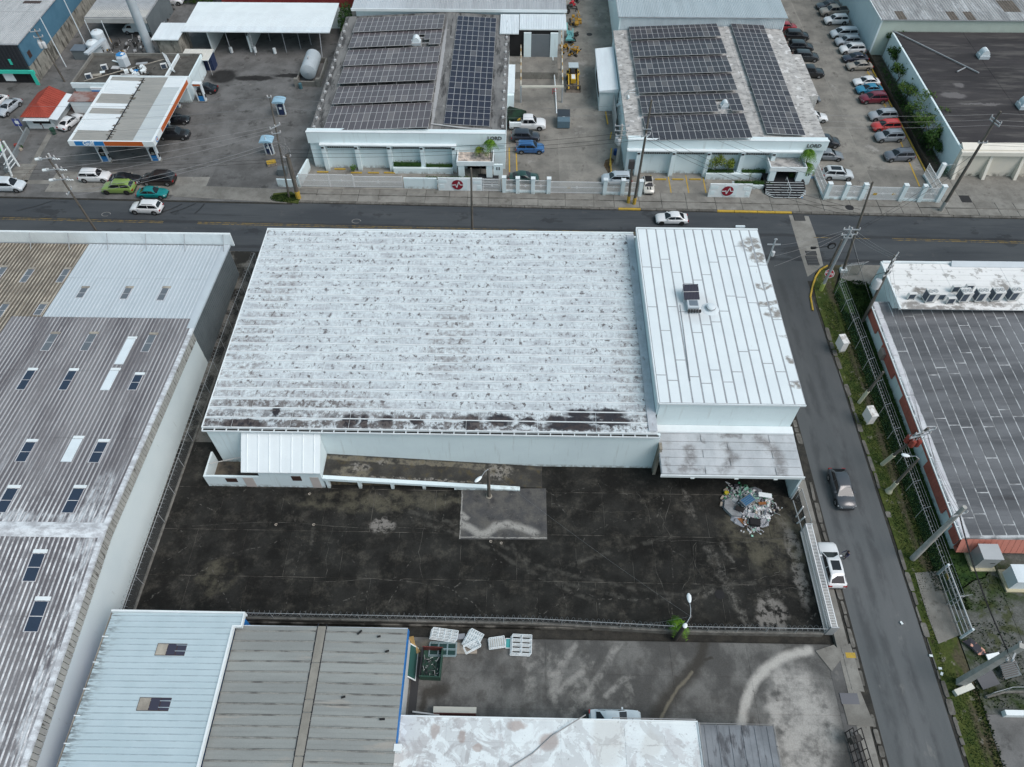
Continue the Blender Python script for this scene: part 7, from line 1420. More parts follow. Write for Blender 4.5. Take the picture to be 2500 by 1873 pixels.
def car_meshes(st):
    if st in CM: return CM[st]
    s = STY[st]; L, W, H = s['L'], s['W']/2, s['H']; X = lambda d: L/2-d
    pk = st == 'pickup'
    xs = [(0,s['nose']-.12,.80),(.06,s['nose'],.88),(.35,s['hood']-.06,.965),(s['wsb']*.6,s['hood'],1.0),(s['wsb'],s['belt'],1.0),(s['wst'],s['belt']+.01,1.0),(s['rwt'],s['belt']+.02,1.0),(min(s['rwb'],L-.2),s['tail'],.99),(L-.16,s['tail']-.03,.95),(L-.03,s['end'],.9),(L,s['end']-.2,.86)]
    b = MB(); prof = []
    for d, zt, k in xs:
        w = W*k; zb = .24 if .3 < d < L-.3 else .32
        prof.append([(-w*.9,zb),(-w,zb+.16),(-w,zt-.2),(-w*.955,zt-.05),(-w*.86,zt),(0,zt+.035),(w*.86,zt),(w*.955,zt-.05),(w,zt-.2),(w,zb+.16),(w*.9,zb)])
    n = len(prof[0])
    for i,(d,_,_) in enumerate(xs): b.v += [(X(d),y,z) for y,z in prof[i]]
    m = len(xs)
    for i in range(m-1):
        for k in range(n):
            b.f.append([i*n+k,(i+1)*n+k,(i+1)*n+(k+1)%n,i*n+(k+1)%n]); b.m.append(0)
    b.f += [list(range(n)), list(range((m-1)*n,m*n))[::-1]]; b.m += [0,0]
    # cabin
    g = s['gr']; bw = W*.90; rw = W*g; zb = s['belt']+.015
    base = [(X(s['wsb']),bw*.95),(X(s['wsb']+.25),bw),(X((s['wst']+s['rwt'])/2),bw),(X(s['rwb']-.2),bw*.98),(X(s['rwb']),bw*.9)]
    top = [(X(s['wst']),rw*.93),(X(s['wst']+.18),rw),(X((s['wst']+s['rwt'])/2),rw*1.02),(X(s['rwt']-.15),rw),(X(s['rwt']),rw*.92)]
    o = len(b.v); zz = [H-.05,H-.015,H,H-.015,H-.06]
    for (x,y) in base: b.v += [(x,-y,zb),(x,y,zb)]
    for (x,y),z in zip(top,zz): b.v += [(x,-y,z-.03),(x,-y*.8,z),(x,y*.8,z),(x,y,z-.03)]
    B = lambda i,sd: o+2*i+sd; Tt = lambda i,j: o+10+4*i+j
    for i in range(4):
        b.f += [[B(i,0),B(i+1,0),Tt(i+1,0),Tt(i,0)],[B(i+1,1),B(i,1),Tt(i,3),Tt(i+1,3)]]; b.m += [0,0]
        for j in range(3): b.f.append([Tt(i,j),Tt(i+1,j),Tt(i+1,j+1),Tt(i,j+1)]); b.m.append(0)
    b.f += [[B(0,1),B(0,0),Tt(0,0),Tt(0,1),Tt(0,2),Tt(0,3)],[B(4,0),B(4,1),Tt(4,3),Tt(4,2),Tt(4,1),Tt(4,0)]]; b.m += [0,0]
    out = {}
    if pk:   # open load bed: dark well with rims
        b.add([(X(L-.12),-W*.78,s['tail']+.045),(X(s['rwb']+.08),-W*.78,s['tail']+.045),(X(s['rwb']+.08),W*.78,s['tail']+.045),(X(L-.12),W*.78,s['tail']+.045)],[(0,1,2,3)],1)
        for y in (-1,1): b.box(X(L-.05),y*W*.88-.07,s['tail']-.1,X(s['rwb']+.02),y*W*.88+.07,s['tail']+.13,0)
        b.box(X(L-.02),-W*.85,s['tail']-.1,X(L-.12),W*.85,s['tail']+.11,0)
    # wheel arches
    wx = [X(.17*L+.03), X(.80*L)]; wr = .34 if st in ('sedan','hatch') else .38
    for x in wx:
        for sd in (-1,1): 
            pts = [(x+math.cos(a)*(wr+.07), wr+math.sin(a)*(wr+.07)) for a in [math.pi*i/9-.12 for i in range(10)]]
            oo = len(b.v); b.v += [(px_,sd*(W+.006),pz) for px_,pz in pts]; b.f.append(list(range(oo,oo+10)) if sd < 0 else list(range(oo,oo+10))[::-1]); b.m.append(1)
    b.box(X(.02)-.02,-W*.72,.3,X(0)+.015,W*.72,.46,1); b.box(X(L)-.015,-W*.72,.3,X(L)+.02,W*.72,.42,1)
    out['body'] = b.mesh('body', [m_trim, m_plastic], 38)
    # glass, set 8 mm proud of the pillars
    def lerp(p, q, t): return tuple(p[k]+(q[k]-p[k])*t for k in range(3))
    V = [Vector(v) for v in b.v]
    def pane(a, c, d, e, u0, u1, v0, v1, off, mb):
        p = lambda u,v: Vector(lerp(lerp(a,c,u),lerp(e,d,u),v))
        q = [p(u0,v0),p(u1,v0),p(u1,v1),p(u0,v1)]; N = (q[1]-q[0]).cross(q[3]-q[0]).normalized()
        mb.add([x+N*off for x in q],[(0,1,2,3)])
    w1 = MB(); pane(V[B(0,0)],V[B(0,1)],V[Tt(0,3)],V[Tt(0,0)],.05,.95,.06,.93,.012,w1); out['windshield'] = w1.mesh('windshield', m_cglass)
    w2 = MB(); pane(V[B(4,1)],V[B(4,0)],V[Tt(4,0)],V[Tt(4,3)],.07,.93,.12 if st!='sedan' else .08,.9,.012,w2); out['rear_window'] = w2.mesh('rear_window', m_cglass)
    w3 = MB(); w4 = MB()
    for i,(u0,u1) in enumerate(((.35,.98),(.0,.96),(.03,.97),(.02,.55))):
        if i == 0: pane(V[B(0,1)],V[B(1,1)],V[Tt(1,3)],V[Tt(0,3)],.2,.98,.12,.88,.012,w3); pane(V[B(1,0)],V[B(0,0)],V[Tt(0,0)],V[Tt(1,0)],.02,.8,.12,.88,.012,w4); continue
        pane(V[B(i,1)],V[B(i+1,1)],V[Tt(i+1,3)],V[Tt(i,3)],u0,u1,.12,.88,.012,w3); pane(V[B(i+1,0)],V[B(i,0)],V[Tt(i,0)],V[Tt(i+1,0)],1-u1,1-u0,.12,.88,.012,w4)
    out['side'] = [w3.mesh('side_window', m_cglass), w4.mesh('side_window', m_cglass)]
    t = MB(); n = 16; rr = [(wr*.6,-.1),(wr*.94,-.11),(wr,-.06),(wr,.06),(wr*.94,.11),(wr*.6,.1)]
    t.v = [(r*math.cos(2*math.pi*k/n),y,r*math.sin(2*math.pi*k/n)) for r,y in rr for k in range(n)]; t.f = [[i*n+k,i*n+(k+1)%n,(i+1)*n+(k+1)%n,(i+1)*n+k] for i in range(5) for k in range(n)]; t.m = [0]*len(t.f); out['tyre'] = t.mesh('tyre', m_tyre, 40)
    t = MB(); 
    for sd in (-1,1): t.add([(r*math.cos(2*math.pi*k/20),sd*(.085 if r > .1 else .075),r*math.sin(2*math.pi*k/20)) for r in (.03,) for k in range(20)],[list(range(20)) if sd>0 else list(range(20))[::-1]])
    for k in range(5):
        a = 2*math.pi*k/5
        for sd in (-1,1): t.obox((math.cos(a)*wr*.34,sd*.085,math.sin(a)*wr*.34),wr*.56,.02,wr*.24,0,0,0,-a)
    t.add([(wr*.62*math.cos(2*math.pi*k/16),sd*.07,wr*.62*math.sin(2*math.pi*k/16)) for sd in (-1,1) for k in range(16)],[list(range(16)),list(range(16,32))[::-1]])
    out['rim'] = t.mesh('rim', m_rim); out['wx'] = wx; out['wr'] = wr; out['W'] = W
    hz = s['nose']
    out['lights'] = []
    for sd in (-1,1):
        h = MB().add([(X(.035),sd*W*.52,hz-.09),(X(.035),sd*W*.55,hz+.02),(X(.30),sd*W*.935,hz+.05),(X(.26),sd*W*.95,hz-.06),(X(.0),sd*W*.52,hz-.09),(X(.03),sd*W*.55,hz+.035),(X(.30),sd*W*.985,hz+.06),(X(.24),sd*W*.99,hz-.06)],[(0,1,2,3),(7,6,5,4),(4,5,1,0),(5,6,2,1),(6,7,3,2),(7,4,0,3)]); out['lights'].append(('headlight', h.mesh('headlight', m_hl)))
        ez = s['end']; k = MB().box(X(L-.16),min(sd*W*.55,sd*W*.925),ez-.14,X(L)+.0,max(sd*W*.55,sd*W*.925),ez+.07); out['lights'].append(('taillight', k.mesh('taillight', m_tl)))
    out['mirrors'] = [MB().obox((X(s['wsb']+.42),sd*(W*1.02),s['belt']+.05),.14,.22,.13).mesh('mirror', [m_trim]) for sd in (-1,1)]
    r = MB(); rl = (X(s['wst']+.3),X(s['rwt']-.3))
    for sd in (-1,1): r.bar((rl[0],sd*W*g*.9,H+.035),(rl[1],sd*W*g*.9,H+.035),.045)
    out['rails'] = r.mesh('roof_rail', m_plastic); out['sun'] = MB().box(X(s['rwt']-.45),-W*g*.7,H-.01,X(s['wst']+.28),W*g*.62,H+.012).mesh('sunroof', m_cglass)
    CM[st] = out; return out
def car(px, py, head, style, col, label, scale=1.0, rails=False, sun=False, name='parked_car', cat='car', grp='parked cars', dark=False, z=.06, metal=0, h=.55, xy=None, mixs=(1,1,1)):
    c = P(px,py,z+h) if xy is None else Vector((xy[0],xy[1],0)); t = thing(name, label, cat, (c.x,c.y,z), R(head), grp); t.scale = (scale*mixs[0],scale*mixs[1],scale*mixs[2]); M = car_meshes(style); pm = paint(col, metal)
    link('body', M['body'], t, mat=[pm]); link('windshield', M['windshield'], t); link('rear_window', M['rear_window'], t); [link('side_window', x, t) for x in M['side']]
    for x in M['wx']:
        for sd in (-1,1): wl = link('wheel', M['tyre'], t, (x,sd*(M['W']-.075),M['wr'])); link('rim', M['rim'], wl, mat=[m_rimd if dark else None])
    for nm, me in M['lights']: link(nm, me, t)
    for me in M['mirrors']: link('mirror', me, t, mat=[pm])
    if rails: link('roof_rail', M['rails'], t)
    if sun: link('sunroof', M['sun'], t)
    return t
WH, SV, GR, DG, BK, BL, RD, TN = (.74,.76,.77), (.42,.46,.5), (.16,.18,.2), (.055,.062,.072), (.012,.013,.016), (.02,.1,.26), (.36,.02,.025), (.33,.3,.26)
# moving traffic and kerb-side
car(1640,533,180,'sedan',WH,'white sedan driving left along the main street, dark wheels',name='car',grp='cars on the streets',dark=True,z=0,h=.6)
car(358,508,178,'suv',WH,'white crossover driving left on the main street before the fuel station',rails=True,name='car',grp='cars on the streets',z=0)
car(2057,1190,-90,'cross',DG,'dark grey crossover driving towards the camera down the side street',1.03,name='car',grp='cars on the streets',z=.01,h=.9)
car(2031,1376,90,'cross',WH,'white crossover with black glass roof stopped by the white sliding gate',sun=True,name='car',grp='cars on the streets',z=.03,h=.8,mixs=(1.04,1.02,.97))
car(232,431,0,'suv',WH,'white crossover parked nose to the black car before the fuel station')
car(306,438,0,'sedan',BK,'black sedan wedged between white crossover and black utility in the forecourt',1.02)
car(388,438,180,'suv',(.02,.014,.014),'black utility vehicle with red tail lights at the forecourt edge',1.08,rails=True)
car(290,459,180,'suv',(.22,.33,.08),'lime green off-road utility parked at the forecourt kerb',1.05,rails=True,dark=True)
car(372,471,0,'sedan',(.0,.2,.2),'teal coupe parked at the forecourt kerb behind the lime green utility',.97)
car(18,454,0,'van',(.6,.66,.7),'pale silver minivan cut by the left edge at the forecourt kerb')
car(22,262,-105,'sedan',SV,'silver sedan parked left of the food kiosk',1.05); car(-10,252,-105,'sedan',WH,'white car at the left edge beside the silver sedan')
car(172,297,70,'sedan',WH,'white sedan seen from behind beside the food kiosk'); car(498,216,175,'sedan',BK,'black car parked behind the lone fuel pump')
car(428,292,5,'sedan',BK,'black car emerging from under the fuel canopy, farther of two'); car(424,328,0,'pickup',(.02,.022,.025),'black pickup emerging from under the fuel canopy, nearer of two',.95)
car(420,2,0,'suv',WH,'white car at the top edge above the green hedge')
ut = car(1288,304,0,'pickup',WH,'white utility pickup with tool boxes parked beside the left solar building',1.1)
for sd in (-1,1): MB().box(-2.65,sd*.93-.16,.75,-.95,sd*.93+.16,1.42).build('tool_box', m_trim, ut, local=True)
MB().obox((-1.6,.05,1.25),1.1,.35,.3,.3).build('yellow_tool', m_yel2, ut, local=True)
car(1283,334,0,'suv',(.03,.036,.05),'black crossover parked between white utility pickup and blue crossover'); car(1294,362,0,'suv',(.03,.12,.3),'blue crossover parked in the driveway beside the left solar building',.98,rails=True)
car(1279,434,0,'sedan',(.015,.05,.04),'dark green car half hidden behind the white barred fence'); car(1505,438,180,'suv',(.46,.53,.58),'silver blue jeep behind the white barred panel by the utility poles',rails=True)
mc = car(1582,452,-90,'hatch',(.56,.55,.5),'cream small car with black roof and bonnet stripes in the yellow-lined bay',.97)
MB().box(.65,-.3,.93,1.55,-.1,.975).build('bonnet_stripe', m_black, mc, local=True); MB().box(.65,.1,.93,1.55,.3,.975).build('bonnet_stripe', m_black, mc, local=True); MB().box(-1.1,-.52,1.452,.3,.52,1.47).build('black_roof', m_black, mc, local=True)
g = 'cars in the car park'
for px,py,st,col,l in ((2022,14,'sedan',(.05,.06,.075),'dark grey sedan at the far end of the right car park row'),(2035,29,'pickup',TN,'tan covered pickup second in the right car park row'),(2041,50,'suv',WH,'white utility car third in the right row, beside the tan pickup'),
  (2060,83,'van',(.56,.62,.66),'pale silver wagon fourth in the right car park row'),(2069,102,'suv',SV,'silver wagon between two paler wagons in the right row'),(2080,121,'suv',WH,'white wagon in the right row next to the dark blue sedan'),(2088,142,'sedan',(.025,.03,.05),'dark blue sedan in the right row between white wagon and tan sedan'),
  (2098,161,'sedan',TN,'tan sedan in the right row beside the dark blue sedan'),(2115,200,'sedan',WH,'white sedan in the right row above the bright blue sedan'),(2122,218,'sedan',(.02,.2,.33),'bright blue sedan in the right row between white sedan and maroon crossover'),(2132,241,'suv',(.16,.012,.03),'maroon crossover under the branches in the right row'),
  (2155,283,'suv',(.34,.37,.4),'silver grey crossover in the right row above the bright red one'),(2163,309,'suv',(.5,.035,.03),'bright red crossover in the right car park row'),(2171,334,'suv',(.25,.28,.31),'grey crossover in the right row just below the bright red one'),(2195,381,'suv',(.12,.135,.16),'dark grey crossover parked alone at the near end of the right row')):
    car(px,py,184,st,col,l,.98,grp=g,rails=st in('suv','van'))
for px,py,st,col,l in ((1944,88,'suv',BK,'black utility car, farthest along the wall of the right solar building'),(1954,115,'suv',(.016,.02,.025),'black utility car second along the wall of the right solar building'),(1967,139,'suv',(.03,.035,.04),'dark utility car above the black pickup in the left row'),
  (1973,178,'pickup',BK,'black pickup with open bed in the left car park row'),(1957,217,'sedan',(.03,.036,.045),'dark sedan half hidden by the solar building, below the black pickup'),(1969,239,'sedan',(.13,.15,.17),'grey sedan in the left row half hidden by the solar building'),(1986,286,'sedan',WH,'white sedan with black roof half hidden by the right solar building'),
  (2014,347,'suv',(.02,.023,.03),'dark car tucked behind the front corner of the right solar building'),(2022,379,'sedan',(.18,.2,.22),'grey sedan behind the front corner of the right solar building'),(2045,426,'suv',(.56,.6,.62),'white wagon with black tail glass behind the car park fence')):
    car(px,py,-3,st,col,l,1.0,grp=g,sun=(px in (1986,2045)))
car(1920,66,0,'hatch',(.3,.02,.03),'red car peeping out behind the hall wall at the far left row',grp=g)
car(1503,1757,0,'sedan',(.6,.68,.72),'pale blue-white sedan half hidden under the bottom white roof',z=.03,h=.9)
# box truck
bt = thing('box_truck', 'white cube box truck behind the mast at the back of the fuel station', 'truck', P(347,80,0), R(178)); 
MB().box(-3.2,-1.1,.7,.9,1.1,3.0).build('cargo_box', m_whs, bt, local=True)
b = MB(); pr = [(1.0,.5),(3.0,.5),(3.05,1.1),(2.4,1.25),(1.9,1.95),(1.0,2.05)]; n = 6; b.add([(x,-1.0,z) for x,z in pr]+[(x,1.0,z) for x,z in pr],[(i,(i+1)%n,n+(i+1)%n,n+i) for i in range(n)]+[list(range(n))[::-1],list(range(n,2*n))]); b.build('cab', m_trim, bt, 30, local=True)
MB().add([(2.36,-.9,1.32),(2.36,.9,1.32),(1.93,.85,1.93),(1.93,-.85,1.93)],[(0,1,2,3)]).build('windshield', m_cglass, bt, local=True)
for sd in (-1,1): MB().add([(1.15,sd*1.008,1.3),(2.2,sd*1.008,1.3),(1.85,sd*1.008,1.85),(1.15,sd*1.008,1.85)],[(0,1,2,3)]).build('side_window', m_cglass, bt, local=True)
for x in (2.3,-2.0):
    for sd in (-1,1): w_ = link('wheel', CM['suv']['tyre'], bt, (x,sd*.95,.38)); link('rim', CM['suv']['rim'], w_)
# backhoe loader, bucket towards the street
bk = thing('backhoe', 'yellow backhoe loader with grey cab roof and front bucket in the driveway', 'backhoe', P(1398,200,.06), -math.pi/2)
m_cat = plain('machine_yellow', (.52,.33,.03)); m_mach = plain('machine_dark', (.04,.038,.035)); m_ochre = mat('machine_ochre', (.42,.24,.04), (.3,.18,.04), scale=2, fine=.15); m_teal = plain('machine_teal', (.12,.33,.34), fine=.1)
MB().box(.2,-.45,.8,1.9,.45,1.55).build('hood', m_cat, bk, local=True); MB().box(.3,-.3,1.552,1.7,.3,1.57).build('hood_grille', m_trim, bk, local=True)
MB().box(-1.3,-.75,.7,.15,.75,1.7).build('cab', m_mach, bk, local=True)
for x in (-1.25,.1):
    for y in (-.72,.72): MB().tube((x,y,1.7),(x*.9,y*.95,2.65),.05,n=6).build('cab_post', m_cat, bk, local=True)
MB().box(-1.2,-.68,1.71,.05,.68,2.6).build('cab_glass', m_cglass, bk, local=True); MB().box(-1.4,-.85,2.66,.25,.85,2.8).build('cab_roof', m_hall2, bk, local=True)
for sd in (-1,1):
    MB().bar((.4,sd*.8,1.6),(2.2,sd*.8,1.0),.2,.28).build('loader_arm', m_cat, bk, local=True); MB().bar((2.2,sd*.8,1.0),(3.0,sd*.8,.4),.2,.25).build('loader_arm', m_cat, bk, local=True)
    MB().bar((-1.5,sd*.95,1.3),(.1,sd*.98,1.35),.35,.12).build('fender', m_cat, bk, local=True)
for x,r in ((-.8,.75),(1.5,.5)):
    for sd in (-1,1):
        w_ = link('wheel', CM['suv']['tyre'], bt, None); w_.parent = bk; w_.location = (x,sd*.85,r); w_.scale = (r/.38,2.0,r/.38); link('rim', CM['suv']['rim'], w_)
b = MB(); b.add([(2.7,-1.25,.1),(3.5,-1.25,.02),(3.5,1.25,.02),(2.7,1.25,.1),(2.75,-1.25,.95),(2.75,1.25,.95),(2.62,-1.25,.1),(2.62,1.25,.1),(2.66,-1.25,1.0),(2.66,1.25,1.0)],[(0,1,2,3),(0,3,5,4),(6,8,9,7),(4,5,9,8),(0,4,1),(3,2,5),(6,7,2,1)]); b.build('bucket', mat('worn_steel',(.12,.105,.09),(.2,.17,.14),scale=3,fine=.2), bk, local=True)
# line of old machines behind it
def junk(name, label, cat, px, py, z, parts, seed):
    t = thing(name, label, cat, P(px,py,z)); rs = random.Random(seed)
    for nm, m, n, sx_, sy_, sz_, r in parts:
        b = MB()
        for _ in range(n):
            a = Vector((rs.uniform(-sx_,sx_),rs.uniform(-sy_,sy_),rs.uniform(.1,sz_)))
            if rs.random()<.5: b.obox(a,rs.uniform(.15,.8),rs.uniform(.15,.8),rs.uniform(.15,.6),rs.uniform(0,3),0,rs.uniform(-.5,.5))
            else: b.tube(a,a+Vector((rs.uniform(-.6,.6),rs.uniform(-.6,.6),rs.uniform(-.1,1.0))),r,n=6)
        tag(b.build(nm, m, t, local=True), kind='stuff')
    return t
junk('excavator_attachment','heap of ochre yellow digger attachments behind the backhoe','machinery',1393,130,.06,[('arm',m_ochre,16,1.5,1.2,1.0,.12),('frame',m_mach,8,1.5,1.2,.5,.1)],1)
tl = junk('trencher','teal green trenching machine in the line of old machines','machinery',1391,98,.06,[('frame',m_mach,14,1.4,1.8,.8,.12)],2)
b = MB(); b.prism([(-.9,-1.7),(.9,-1.7),(.45,-.2),(.35,1.6),(-.35,1.6),(-.45,-.2)],.7,1.0); b.build('deck', m_teal, tl, local=True); MB().bar((-.5,.2,1.0),(-.6,2.6,1.9),.25,.25).build('boom', m_teal, tl, local=True); MB().bar((.5,-.6,1.0),(.5,.9,1.7),.2,.2).build('boom', m_teal, tl, local=True)
junk('compressor','ochre wheeled machine next to the teal trencher','machinery',1404,60,.06,[('frame',m_ochre,14,1.0,1.3,1.1,.1),('wheel',m_mach,6,1.0,1.0,.4,.2)],3)
junk('scrap_machine','dark tangle of machine parts below the hall corner','machinery',1394,25,.06,[('frame',m_mach,22,1.2,3.0,1.6,.09),('part',m_frame,8,1.1,2.8,1.6,.06),('tag',plain('red_part',(.4,.02,.03)),3,.8,2,1.8,.1)],4)
# loading dock of the left hall
dk = thing('loading_dock', 'shaded loading dock with grey shutter and steel crane rails', 'loading dock', (-.5,124,0))
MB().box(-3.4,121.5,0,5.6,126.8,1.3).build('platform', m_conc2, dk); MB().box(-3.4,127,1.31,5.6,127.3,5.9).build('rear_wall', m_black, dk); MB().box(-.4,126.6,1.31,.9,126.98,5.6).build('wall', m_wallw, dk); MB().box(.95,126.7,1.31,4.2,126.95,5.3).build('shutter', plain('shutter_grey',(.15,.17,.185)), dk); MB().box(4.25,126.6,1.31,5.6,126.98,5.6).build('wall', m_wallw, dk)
m_cr = plain('rail_cream', (.6,.58,.5))
for px in (1272,1374):
    a, c = P(px,208,3.2), P(px-3 if px>1300 else px,72,3.2); rr3 = MB().bar(a,c,.16,.3).build('crane_rail', m_cr, dk); n = 16
    for k in range(n): p = a.lerp(c,(k+.5)/n); MB().box(p.x-.05,p.y-.5,3.36,p.x+.05,p.y+.5,3.42).build('tie', m_ochre, dk) if k%2 else None
    for q in (a, a.lerp(c,.55)): MB().tube((q.x,q.y,0),(q.x,q.y,3.05),.14,n=8).build('post', m_metp, dk)
MB().bar(P(1274,212,3.3),P(1376,212,3.3),.28,.3).build('cross_beam', m_cr, dk)
tag(MB().path([P(1349,132,1.4),P(1356,215,.5),P(1359,278,.1)],.1,6).build('long_pipe', m_trim),'long white pipe lying in the driveway by the loading dock','pipe')
for k,(px,py) in enumerate(((1347,184),(1349,229))):
    p = P(px,py,.06); b = MB(); b.path([p,p+Vector((0,0,.9)),p+Vector((.75,0,.9))],.05,5); b.path([p+Vector((0,0,.45)),p+Vector((.6,0,.45))],.04,5); tag(b.build('bike_rail', plain('red_rail',(.45,.04,.06)) if k==0 else MATS['red_rail']), ('far' if k==0 else 'near')+' red tubular rail standing in the loading bay','rail')
br = thing('side_shed', 'white ribbed shed roof with pale wall beside the loading dock', 'shed', (-4,116,0)); MB().box(-4.4,111.3,0,-1.9,120.5,3.0).build('wall', m_wallw, br); rb_ = MB().box(-4.6,111.9,3.01,-1.8,120.8,3.1).build('roof', m_trim, br)
for i in range(9): put('roof_sheet', sheetmesh(.96,2.75,4,.05,.12,[m_whs],'roof_sheet'), rb_, basis((-1.82,111.95+i*.98,3.12),(0,1,0),(-1,0,0)))
tag(MB().prism([(-4.5,107.8),(-1.8,106.2),(.2,108),(-2.6,110.2)],1.2,lambda x,y:1.5+.2*(x+4)).build('tarpaulin', mat('dark_green_tarp',(.02,.05,.03),(.015,.016,.016),scale=.8)),'dark green tarpaulin stretched beside the white shed','tarpaulin')
db = thing('dumpster', 'blue-grey dumpster standing in the driveway', 'dumpster', P(1375,302,.06)); MB().prism([(-1.0,-1.5),(1.0,-1.5),(1.0,1.3),(-1.0,1.3)],.15,lambda x,y:1.5+.12*(y)).build('bin', plain('dumpster_blue',(.1,.16,.2),fine=.1), db, local=True); MB().prism([(-1.05,-.3),(1.05,-.3),(1.05,1.4),(-1.05,1.4)],lambda x,y:1.51+.12*y,lambda x,y:1.58+.12*y).build('lid', plain('dumpster_lid',(.035,.045,.055)), db, local=True); MB().box(-.2,-.35,1.46,.2,-.05,1.5).build('sticker', m_trim, db, local=True)
for s in (-.8,.8): MB().box(s-.1,-1.3,0,s+.1,1.1,.149).build('skid', m_iron, db, local=True)
# yellow wheel stops and bay lines
def wstop(px, py, l, rz, label): p = P(px,py,.14); tag(MB().obox((p.x,p.y,.15),l,.22,.14,rz).build('wheel_stop', m_yel2), label, 'wheel stop', 'yellow wheel stops')
for k,px in enumerate((788,830,870,912,951)): wstop(px,420-(7 if k==1 else 0)+(2 if k>1 else 0),1.7,0,['leftmost yellow wheel stop before the left solar building','yellow wheel stop nearest the round bush','yellow wheel stop in the third bay before the left solar building','yellow wheel stop in the fourth bay before the left solar building','yellow wheel stop beside the sliding gate end'][k])
for k,px in enumerate((1613,1655,1697)): wstop(px,438,1.7,0,['yellow wheel stop beside the cream small car','middle yellow wheel stop before the right solar building','yellow wheel stop beside the right logo wall'][k])
b = MB()
for q in ((1631,428,1639,473),(1674,428,1682,474),(1716,430,1725,478),(1589,428,1590,436)): b.strip([P(q[0],q[1],.068),P(q[2],q[3],.068)],.16)
for q in ((1243,360,1244,420),(1260,362,1262,418)): b.strip([P(q[0],q[1],.07),P(q[2],q[3],.07)],.18)
for k in range(9): y = 153+k*26; b.strip([P(2100+k*13.5,y,.08),P(2155+k*13,y-2,.08)],.12)
b.strip([P(2113,165,.08),P(2160,255,.08),P(2245,455,.08)],.2)
struct('bay_marking', b, m_yel2)
struct('disabled_marking', MB().strip([P(1952,448,.14),P(1958,484,.14)],.35).strip([P(1955,433,.14),P(1985,433,.14)],.5), plain('faded_blue',(.08,.2,.36),fine=.25))
for k,(a,c) in enumerate((((1478,280),(1483,309)),((1488,410),(1492,370)),((1492,440),(1490,400)),((1492,330),(1489,345)),((1521,372),(1523,356)))):
    p, q = P(*a,.05), P(*c,.05); tag(MB().bar((p.x,p.y,.5),(q.x,q.y,.55),.16,.25).build('guard_rail', m_yel2), ['long yellow guard rail by the raised planter right of the driveway','yellow rail beside the muddy patch, nearer end','yellow rail post right at the silver blue jeep','short yellow rail midway along the driveway side','yellow rail post next to the blue drum'][k], 'guard rail')
tag(MB().lathe([(.32,0),(.32,.9),(.02,.92)],P(1502,377,.05),10).build('drum', plain('blue_drum',(.015,.06,.2))),'blue drum beside the stout concrete pole','drum')
for k,(px,py) in enumerate(((1510,218),(1515,244),(1517,270))): ac_big(P(px,py,.4), ['farthest','middle','nearest'][k]+' of three white condensers beside the right solar building wall', .2)
t = thing('roof_stairs', 'white metal stairs climbing onto the right solar building roof', 'stairs', P(1511,262,.1)); a, c = P(1507,258,2.6), P(1535,236,5.6)
for s in (-.35,.35): MB().bar(a+Vector((0,s,0)),c+Vector((0,s,0)),.08,.2).build('stringer', m_trim, t); MB().path([a+Vector((0,s,.9)),c+Vector((0,s,.9)),c+Vector((.9,s,.9))],.04,5).build('handrail', m_trim, t)
for k in range(9): q = a.lerp(c,k/8); MB().obox(q,.25,.7,.05).build('step', m_trim, t)
wf = thing('palisade_fence', 'long pale palisade screen beside the condensers', 'fence', P(1488,250,.1)); a, c = P(1488,220,.1), P(1500,325,.1)
for k in range(40): p = a.lerp(c,k/39); MB().box(p.x-.03,p.y-.08,0,p.x+.03,p.y+.08,3.2).build('slat', m_frame, wf)
for z in (.6,2.8): MB().bar((a.x+.06,a.y,z),(c.x+.06,c.y,z),.06).build('rail', m_frame, wf)
tag(MB().obox(P(1482,226,1.4),1.6,1.8,.12).build('table_sheet', MATS['tan_rib']),'square pale sheet on legs beside the palisade screen','sheet')
struct('muddy_patch', MB().prism([P(1478,392),P(1492,386),P(1500,392),P(1490,410),P(1498,425),P(1485,424),P(1474,405)],-.05,.075), mat('brown_mud',(.09,.06,.035),(.15,.11,.07),scale=2,fine=.2))
# entrance stairs of the right solar building, and smaller ones of the left
st = thing('entrance_stairs', 'wide dark entrance stairs with white-edged treads before the right solar building', 'stairs', (39,90.6,.1))
x0,x1 = 36.6,41.4
for k in range(7):
    z0 = .13+k*.13; y0 = 89.2+k*.42; ch = max(0,.9-.3*k); MB().prism([(x0+ch-.5+.2*k*0,y0),(x1-ch+.3,y0),(x1+.5,y0+ch),(x1+.5,94.0),(x0-.7,94.0),(x0-.7,y0+ch)],.1,z0+.13).build('tread', mat('slate_tread',(.03,.031,.034),scale=2,fine=.2) if k==0 else MATS['slate_tread'], st)
    MB().bar((x0+ch-.5,y0+.02,z0+.14),(x1-ch+.3,y0+.02,z0+.14),.045,.04).build('nosing', m_trim, st); 
    if ch > 0: MB().bar((x1-ch+.3,y0+.02,z0+.14),(x1+.5,y0+ch,z0+.14),.07,.04).build('nosing', m_trim, st); MB().bar((x0+ch-.5,y0+.02,z0+.14),(x0-.7,y0+ch,z0+.14),.07,.04).build('nosing', m_trim, st)
rail([(39.2,89.3),(39.2,92.3)],.3,1.6,.035,m_trim,st,'handrail',1.0)
s2 = thing('entrance_stairs', 'short dark stairs with white-edged treads behind the left logo wall', 'stairs', (-6,91.3,.1))
for k in range(4): MB().prism([(-7.0,90.9+k*.4),(-3.9,90.9+k*.4),(-3.9,93.5),(-7.0,93.5)],.1,.30+k*.14).build('tread', MATS['slate_tread'], s2); MB().bar((-7.0,90.92+k*.4,.31+k*.14),(-3.9,90.92+k*.4,.31+k*.14),.07,.04).build('nosing', m_trim, s2)
